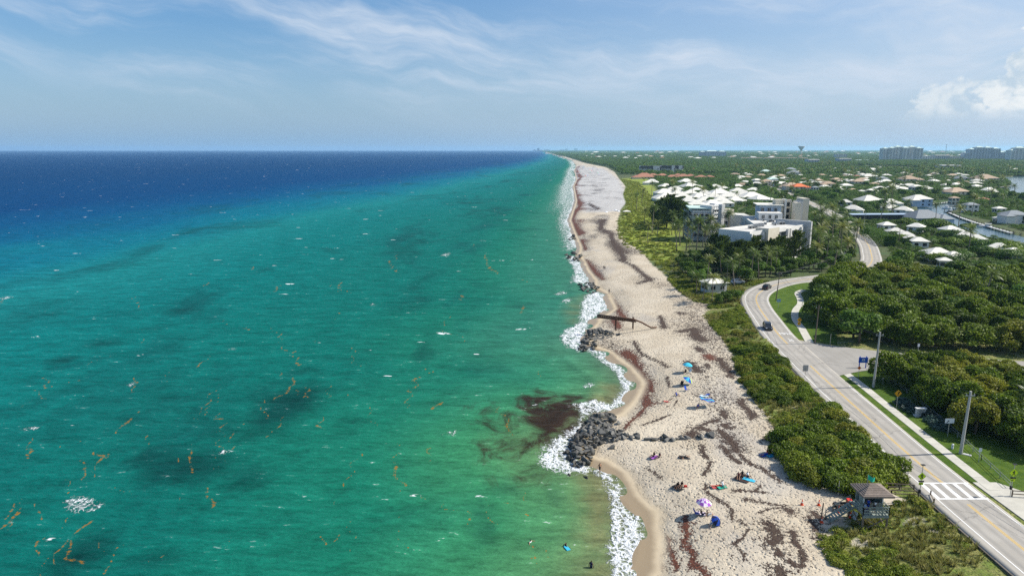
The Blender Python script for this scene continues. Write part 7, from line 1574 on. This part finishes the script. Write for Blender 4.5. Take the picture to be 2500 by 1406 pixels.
def body(pose):
    """one continuous skin grown over the posed skeleton; face material index by the limb it belongs to"""
    if pose in BODY: return BODY[pose]
    j = J[pose]; V, R, E, LB = [], [], [], []
    def v(p, r): V.append(Vector(p)); R.append(r); return len(V) - 1
    def e(a, b, lab): E.append((a, b)); LB.append(lab)
    pe = v(j['pe'], .135); ch = v(j['ch'], .15); ne = v(j['ne'], .06); he = v(Vector(j['he']) - (Vector(j['he']) - Vector(j['ne'])) * .2, .085); hd = v(Vector(j['he']) + (Vector(j['he']) - Vector(j['ne'])) * .5, .082)
    mid = v((Vector(j['pe']) + Vector(j['ch'])) / 2, .125); e(pe, mid, 'hip'); e(mid, ch, 'torso'); e(ch, ne, 'torso'); e(ne, he, 'head'); e(he, hd, 'hair')
    fwd = Vector((0, -1, 0)) if pose != 'lie' else Vector((0, .3, -1)); nz_ = v(V[he] + fwd * .105 - Vector((0, 0, .0)), .018); e(he, nz_, 'head')
    for i, sg in ((0, -1), (1, 1)):
        hp_ = v(Vector(j['pe']) + Vector((sg * .10, 0, -.05 if pose not in ('sit', 'lie', 'chair') else 0)), .095); kn = v(j['kn'][i], .06); an = v(j['an'][i], .042); to = v(j['to'][i], .035); e(pe, hp_, 'hip'); e(hp_, kn, 'thigh'); e(kn, an, 'leg'); e(an, to, 'leg')
        up = (Vector(j['ne']) - Vector(j['ch'])).normalized(); sh = v(Vector(j['ch']) + up * .12 + Vector((sg * .19, 0, 0)), .062); el = v(j['el'][i], .042); wr = v(j['wr'][i], .03); e(ch, sh, 'torso'); e(sh, el, 'arm'); e(el, wr, 'arm')
        dd = (Vector(j['wr'][i]) - Vector(j['el'][i])).normalized(); pm = v(Vector(j['wr'][i]) + dd * .07, .032); e(wr, pm, 'arm'); sd_v = dd.cross(Vector((sg, .3, .2))).normalized()
        for f_, ln_ in ((-.03, .075), (-.01, .09), (.01, .085), (.03, .065)): k = v(V[pm] + dd * ln_ + sd_v * f_, .010); e(pm, k, 'arm')
        th_ = v(V[wr] + dd * .05 + sd_v * -.06, .011); e(wr, th_, 'arm')
    me = bpy.data.meshes.new('person_body'); me.from_pydata([tuple(x) for x in V], E, []); o = bpy.data.objects.new('tmp', me); COL.objects.link(o); sk = o.modifiers.new('skin', 'SKIN'); sk.use_smooth_shade = True; ss = o.modifiers.new('sub', 'SUBSURF'); ss.levels = ss.render_levels = 1
    if not me.skin_vertices:
        bpy.context.view_layer.objects.active = o; bpy.ops.object.skin_root_mark if False else None
        with bpy.context.temp_override(object=o, active_object=o): bpy.ops.mesh.customdata_skin_add()
    for i, r in enumerate(R): me.skin_vertices[0].data[i].radius = (r, r)
    me.skin_vertices[0].data[pe].use_root = True
    bpy.context.view_layer.update(); out = bpy.data.meshes.new_from_object(o.evaluated_get(bpy.context.evaluated_depsgraph_get())); bpy.data.objects.remove(o)
    labs = []
    for f in out.polygons:
        c = f.center; best, bl = 1e9, 'arm'
        for (a, b), lb in zip(E, LB):
            A, B = V[a], V[b]; k = max(0, min(1, (c - A).dot(B - A) / ((B - A).length_squared + 1e-9))); dd = (c - A - (B - A) * k).length - R[a] * (1 - k) - R[b] * k
            if dd < best: best, bl = dd, lb
        if bl == 'head' and (c - V[he]).dot(fwd) < .0: bl = 'hair'
        labs.append(bl)
    BODY[pose] = (out, labs); return BODY[pose]
def person(pose, loc, rz, label, skin=0, hair=0, top=None, bottom=None, legs=None, group=None):
    src, labs = body(pose); me = src.copy(); me.materials.clear(); sk_ = SKINS[skin]
    for m_ in (sk_, HAIRS[hair], cloth(top) if top else sk_, cloth(bottom) if bottom else sk_, cloth(legs) if legs else (cloth(bottom) if bottom else sk_)): me.materials.append(m_)
    mp = {'hair': 1, 'torso': 2, 'hip': 3, 'thigh': 4}; me.polygons.foreach_set('material_index', [mp.get(l, 0) if not (l == 'thigh' and not legs) else (3 if bottom else 0) for l in labs]); me.update()
    return tag(obj('person', me, None, loc, rz), label, 'person', group)
def towel(px_, py_, c, label, rz=0.0, w=.9, l=1.8):
    g = G(px_, py_); mb = MB()
    for i in range(7):
        for k in range(4): mb.v.append((-w / 2 + w * k / 3, -l / 2 + l * i / 6, .03 + .02 * sin(i * 1.7 + k)))
    mb.f += [(i * 4 + k, i * 4 + k + 1, i * 4 + k + 5, i * 4 + k + 4) for i in range(6) for k in range(3)]; mb.m += [0] * 18
    o = tag(obj('beach_towel', mb.build('beach_towel', cloth(c)), None, (g[0], g[1], g[2] + .05), rz), label, 'towel'); return g
def umbrella(g, R_, cols, label, tilt=(0.0, 0.0), h=2.0, seg=8, check=False):
    o = thing('beach_umbrella', label, 'umbrella', g); o.rotation_euler = (tilt[0], tilt[1], 0); mb = MB(); mb.tube([(0, 0, -.2), (0, 0, h + .1)], .025, 6); obj('pole', mb.build('pole', METAL), o)
    for k in range(seg):
        a0, a1 = 2 * pi * k / seg, 2 * pi * (k + 1) / seg
        for r_ in range(3):
            f0, f1 = r_ / 3, (r_ + 1) / 3; z0, z1 = h - .62 * f0 ** 1.7, h - .62 * f1 ** 1.7; mb = MB(); mb.poly([(R_ * f0 * cos(a0), R_ * f0 * sin(a0), z0), (R_ * f1 * cos(a0), R_ * f1 * sin(a0), z1), (R_ * f1 * cos(a1), R_ * f1 * sin(a1), z1), (R_ * f0 * cos(a1), R_ * f0 * sin(a1), z0)])
            if r_ == 0: mb.v = mb.v[1:]; mb.f = [(0, 1, 2)]
            obj('panel', mb.build('panel', cloth(cols[(k + (r_ if check else 0)) % len(cols)])), o)
    return o
def beach_chair(g, c, label, rz):
    o = thing('beach_chair', label, 'chair', g, rz); mb = MB(); mb.poly([(-.28, -.28, .34), (.28, -.28, .34), (.28, .2, .26), (-.28, .2, .26)]); obj('seat', mb.build('seat', cloth(c)), o); mb = MB(); mb.poly([(-.28, .2, .26), (.28, .2, .26), (.28, .5, .95), (-.28, .5, .95)]); obj('backrest', mb.build('backrest', cloth(c)), o)
    for sx_ in (-.29, .29):
        mb = MB(); mb.tube([(sx_, -.32, .0), (sx_, .22, .3), (sx_, .52, .98)], .018, 5); obj('frame', mb.build('frame', METAL), o); mb = MB(); mb.tube([(sx_, .45, .0), (sx_, -.3, .5), (sx_, .3, .52)], .018, 5); obj('leg', mb.build('leg', METAL), o)
BLU = (.015, .07, .42); NAV = (.012, .018, .06); TEAL = (.02, .42, .50); BLKc = (.012, .012, .014); REDc = (.55, .03, .02); PNK = (.62, .10, .09); WHc = (.72, .74, .76); GRc = (.02, .33, .22); PUR = (.30, .08, .42); LIL = (.72, .62, .74); CYA = (.04, .42, .62); LIM = (.35, .55, .05)
# in and beside the water
x, y = P(1464, 1151, .1); person('walk', (x, y, gz(x, y)), pi * .1, 'person in dark swimwear walking through the swash below the rocks', 0, 0, None, BLKc)
x, y = P(1443, 1385, 0); person('stand', (x, y, -.75), 2.6, 'person in a dark shirt standing waist deep in the shallows', 1, 0, NAV, NAV)
x, y = P(1293, 1323, 0); person('swim', (x, y, 0), 1.0, 'swimmer in a white top beside floating weed', 0, 0, WHc, BLKc)
x, y = P(1379, 1334, 0); person('swim', (x, y, .1), 2.0, 'swimmer in the shallows holding a blue float', 1, 0, BLKc, BLKc); mb = MB(); mb.box((0, 0, .06), (.55, .9, .1), 0, 0, .9); mb.box((0, .46, .06), (.35, .16, .08)); tag(obj('body_board', mb.build('body_board', cloth(CYA)), None, (x + .25, y - .5, .06), .4), 'small blue body board floating beside the swimmer', 'body board')
# groups on the sand, nearest the tower last
g = towel(1600, 1116, PUR, 'purple and white towel under two sunbathers', -1.2); person('sit', (g[0] - .3, g[1] + .1, g[2] + .06), -.9, 'person in black swimwear sitting on the purple towel', 1, 0, BLKc, BLKc); person('sit', (g[0] + .55, g[1] - .2, g[2] + .06), -.9, 'person in navy swimwear sitting on the purple towel', 0, 0, NAV, NAV)
g = towel(1671, 1117, BLKc, 'black towel under a lone sunbather', 1.1); person('lie', (g[0], g[1], g[2] + .05), 1.9, 'person in dark swimwear lying on the black towel', 0, 0, BLKc, BLKc)
g = towel(1657, 1190, BLKc, 'black blanket under two seated people with a red bag', .6, 1.4); person('sit', (g[0] - .2, g[1], g[2] + .06), -.7, 'person in black clothes sitting on the black blanket', 1, 0, BLKc, BLKc, BLKc); person('sit', (g[0] + .45, g[1] + .2, g[2] + .06), -.7, 'person in dark clothes with brown hair on the black blanket', 0, 1, BLKc, BLKc, BLKc)
mb = MB(); mb.box((0, 0, .2), (.5, .3, .4), 0, 0, .85); mb.tube([(-.15, 0, .4), (0, 0, .55), (.15, 0, .4)], .02, 5); tag(obj('beach_bag', mb.build('beach_bag', cloth(REDc)), None, (g[0] + .95, g[1] - .1, g[2] + .02)), 'red bag beside the black blanket', 'bag')
g = towel(1752, 1188, PNK, 'salmon pink towel beside a green one', -1.45); person('lie', (g[0], g[1], g[2] + .05), -1.5, 'person in a red swimsuit lying on the pink towel', 0, 0, REDc, REDc)
g = towel(1766, 1189, GRc, 'green towel beside a salmon pink one', -1.3); person('sit', (g[0], g[1] + .2, g[2] + .06), .4, 'person in white swimwear sitting on the green towel', 2, 0, WHc, WHc)
g = towel(1816, 1167, (.05, .025, .02), 'dark brown blanket under three people', 0.8, 2.4, 2.2)
for k, (dx, dy) in enumerate(((-.8, .1), (0, .5), (.7, .2))): person('sit', (g[0] + dx, g[1] + dy, g[2] + .06), -.3 + .3 * k, ('person in a maroon top', 'person in a black top', 'person in a white top')[k] + ' sitting on the dark brown blanket', k % 2, 0, ((.12, .03, .03), BLKc, WHc)[k], BLKc)
towel(1829, 1171, CYA, 'light blue towel beside the dark brown blanket', .9)
g = towel(1868, 1111, BLU, 'blue towel near the thicket with another beside it', -1.2); g2 = towel(1884, 1112, CYA, 'light blue towel with a red bag near the thicket', -1.1); person('lie', (g[0], g[1], g[2] + .05), -1.2, 'person in blue swimwear lying near the thicket', 0, 0, BLU, BLU)
mb = MB(); mb.box((0, 0, .2), (.8, .35, .4), 0, 0, .8); mb.tube([(-.2, 0, .4), (0, 0, .55), (.2, 0, .4)], .02, 5); tag(obj('beach_bag', mb.build('beach_bag', cloth(REDc)), None, (g2[0] - .1, g2[1] + .9, g2[2] + .02)), 'red bag behind the light blue towel by the thicket', 'bag')
# umbrella groups
g = G(1717, 1256); umbrella((g[0], g[1] + .3, g[2]), 1.05, [PUR, LIL], 'purple and white checked beach umbrella', (0, .05), 2.2, 10, True)
beach_chair((g[0] - .9, g[1] - .1, g[2]), BLU, 'blue folding chair in the shade of the checked umbrella', 1.2); person('sit', (g[0] - .2, g[1] - .2, g[2] + .05), 1.2, 'person in black sitting beside the blue folding chair', 1, 0, BLKc, NAV); person('sit', (g[0] + .6, g[1] - .3, g[2] + .05), 1.4, 'person in white shorts sitting in the sun by the checked umbrella', 2, 0, BLKc, WHc)
towel(1714, 1254, LIL, 'pale towel under the checked umbrella pair', 1.4)
g = G(1735, 1283); umbrella((g[0] + .3, g[1] + .5, g[2]), .75, [BLU, NAV], 'small dark blue umbrella tilted over a chair', (.5, .5), 1.5); beach_chair((g[0] + .25, g[1], g[2]), GRc, 'green and blue chair under the small tilted umbrella', -.8); person('chair', (g[0] + .2, g[1] + .02, g[2]), -.8, 'person in white trousers sitting in the green chair', 2, 0, NAV, WHc, WHc)
g = G(1672, 909); umbrella((g[0] + .4, g[1] + .2, g[2]), 1.1, [CYA, (.06, .50, .62)], 'turquoise beach umbrella on the upper sand', (0, .1), 2.2); person('sit', (g[0], g[1] - .3, g[2] + .05), -.8, 'person in dark clothes sitting under the turquoise umbrella', 1, 0, BLKc, BLKc, BLKc); beach_chair((g[0] + .9, g[1] - .4, g[2]), WHc, 'white low chair under the turquoise umbrella', -.8)
g = G(1663, 941); umbrella((g[0] + .5, g[1] + .3, g[2]), 1.15, [BLU, CYA, BLU, LIM], 'blue and green striped beach umbrella tilted to the sun', (.15, .55), 2.1); person('chair', (g[0], g[1] - .2, g[2]), -.6, 'person in black sitting under the striped umbrella', 1, 0, BLKc, BLKc, BLKc); beach_chair((g[0], g[1] - .2, g[2]), BLKc, 'black chair under the striped umbrella', -.6)
beach_chair(G(1676, 954), BLU, 'empty blue chair below the striped umbrella', .6); g = G(1652, 966); person('sit', g, .8, 'person in blue beside a red bag above the weed heart', 0, 0, BLU, BLU)
g = G(1627, 982); person('lie', (g[0], g[1], g[2] + .03), 1.2, 'person in pink lying inside the heart drawn in weed', 2, 0, PNK, PNK)
g = G(1726, 965); person('lie', (g[0], g[1], g[2] + .06), -1.4, 'person lying on a pale towel above the beach tent', 0, 0, BLU, BLU); towel(1722, 966, (.55, .68, .75), 'pale blue towel above the beach tent', -1.4, 1.0, 2.0)
# striped wind canopy
g = G(1716, 992); ct = thing('beach_canopy', 'blue and turquoise striped wind canopy streaming over the sand', 'canopy', g); mb = MB(); mb.tube([(-.6, .3, -.2), (-.6, .3, 1.9)], .03, 6); obj('pole', mb.build('pole', METAL), ct)
for k in range(6):
    mb = MB(); y0, y1 = -.9 + .3 * k, -.9 + .3 * (k + 1)
    for i in range(8): u_ = i / 7; hgt = 1.9 - .5 * u_ + .14 * sin(u_ * 8 + k); mb.v += [(-.7 + 2.6 * u_, y0 * (1 - .1 * u_) - .2 * u_, hgt - .25 * abs(y0)), (-.7 + 2.6 * u_, y1 * (1 - .1 * u_) - .2 * u_, hgt - .25 * abs(y1))]
    mb.f += [(2 * i, 2 * i + 2, 2 * i + 3, 2 * i + 1) for i in range(7)]; mb.m += [0] * 7; obj('stripe_panel', mb.build('stripe_panel', cloth((BLU, TEAL, BLU, (.25, .65, .68), TEAL, BLU)[k]), True), ct)
person('sit', (g[0] - 1.2, g[1] - .9, g[2] + .04), -.6, 'person in blue shaded by the striped wind canopy', 1, 0, BLU, NAV)
# crew on the lifeguard tower
tx, ty, tz = TW_C; person('lean', (tx + ccx - .1, ty - hy + .75, tz), 0.1, 'person in a white shirt leaning on the lifeguard tower rail', 1, 0, WHc, NAV); person('stand', (tx - hx + 1.1, ty - hy + 1.0, tz), -.9, 'person in a blue shirt standing on the tower deck', 0, 0, BLU, NAV); person('chair', (tx - hx + .55, ty - hy + .9, tz + .05), -1.4, 'person in pale blue seated at the sea corner of the tower', 2, 0, (.45, .6, .8), NAV); beach_chair((tx - hx + .55, ty - hy + .9, tz), BLU, 'blue chair on the lifeguard tower deck', -1.4)
# strollers far up the beach
for i, (a_, b_) in enumerate([(1474, 658), (1477, 660), (1487, 717)]): g = G(a_, b_); person('walk', g, .3 * i, 'person in dark clothes walking far up the beach by the small groyne', 1, 0, BLKc, NAV, NAV, 'strollers far up the beach')
# shade tables and far beachgoers as little parasols
for i, (a_, b_) in enumerate([(1480, 525), (1503, 520), (1510, 523)]): g = G(a_, b_); umbrella(g, 1.3, [WHc], 'white parasol on the beach below the hotel', (0, 0), 2.6, 8)
for i in range(26):
    a_, b_ = rq.uniform(1408, 1462), rq.uniform(408, 434); g = G(a_, b_); umbrella(g, 1.6, [(NAV, BLU, BLKc, REDc, GRc)[i % 5]], 'tiny dark parasol on the grey beach far away', (0, .3), 2.2, 5); o = COL.objects[-1]
for o in list(COL.objects):
    if o.get('label') == 'tiny dark parasol on the grey beach far away': o['group'] = 'parasols on the far grey beach'
    if o.get('label') == 'white parasol on the beach below the hotel': o['group'] = 'white parasols below the hotel'
pk = G(1530, 525); o = thing('picnic_shelter', 'small white-roofed picnic shelter on the dune meadow', 'shelter', pk); mb = MB(); mb.hip((0, 0), 5, 4, 2.6, .8, 0, .3); obj('roof', mb.build('roof', WROOF), o)
for sx_ in (-2, 2):
    for sy_ in (-1.5, 1.5): mb = MB(); mb.beam((sx_, sy_, -.3), (sx_, sy_, 2.5), .15); obj('post', mb.build('post', WOOD), o)

# ---------------------------------------------------------------- haze: one closed box of thin pale air
mb = MB(); mb.box((0, 12500, 62), (62000, 27400, 136)); m, t = newmat('haze_air')
t.out(None, t.n('ShaderNodeVolumePrincipled', {'Color': (.44, .74, 1.0, 1), 'Density': 0.000046, 'Anisotropy': 0.2}).outputs[0])
tag(obj('haze', mb.build('haze', m)), 'thin pale haze over sea and land', None, None, 'stuff')
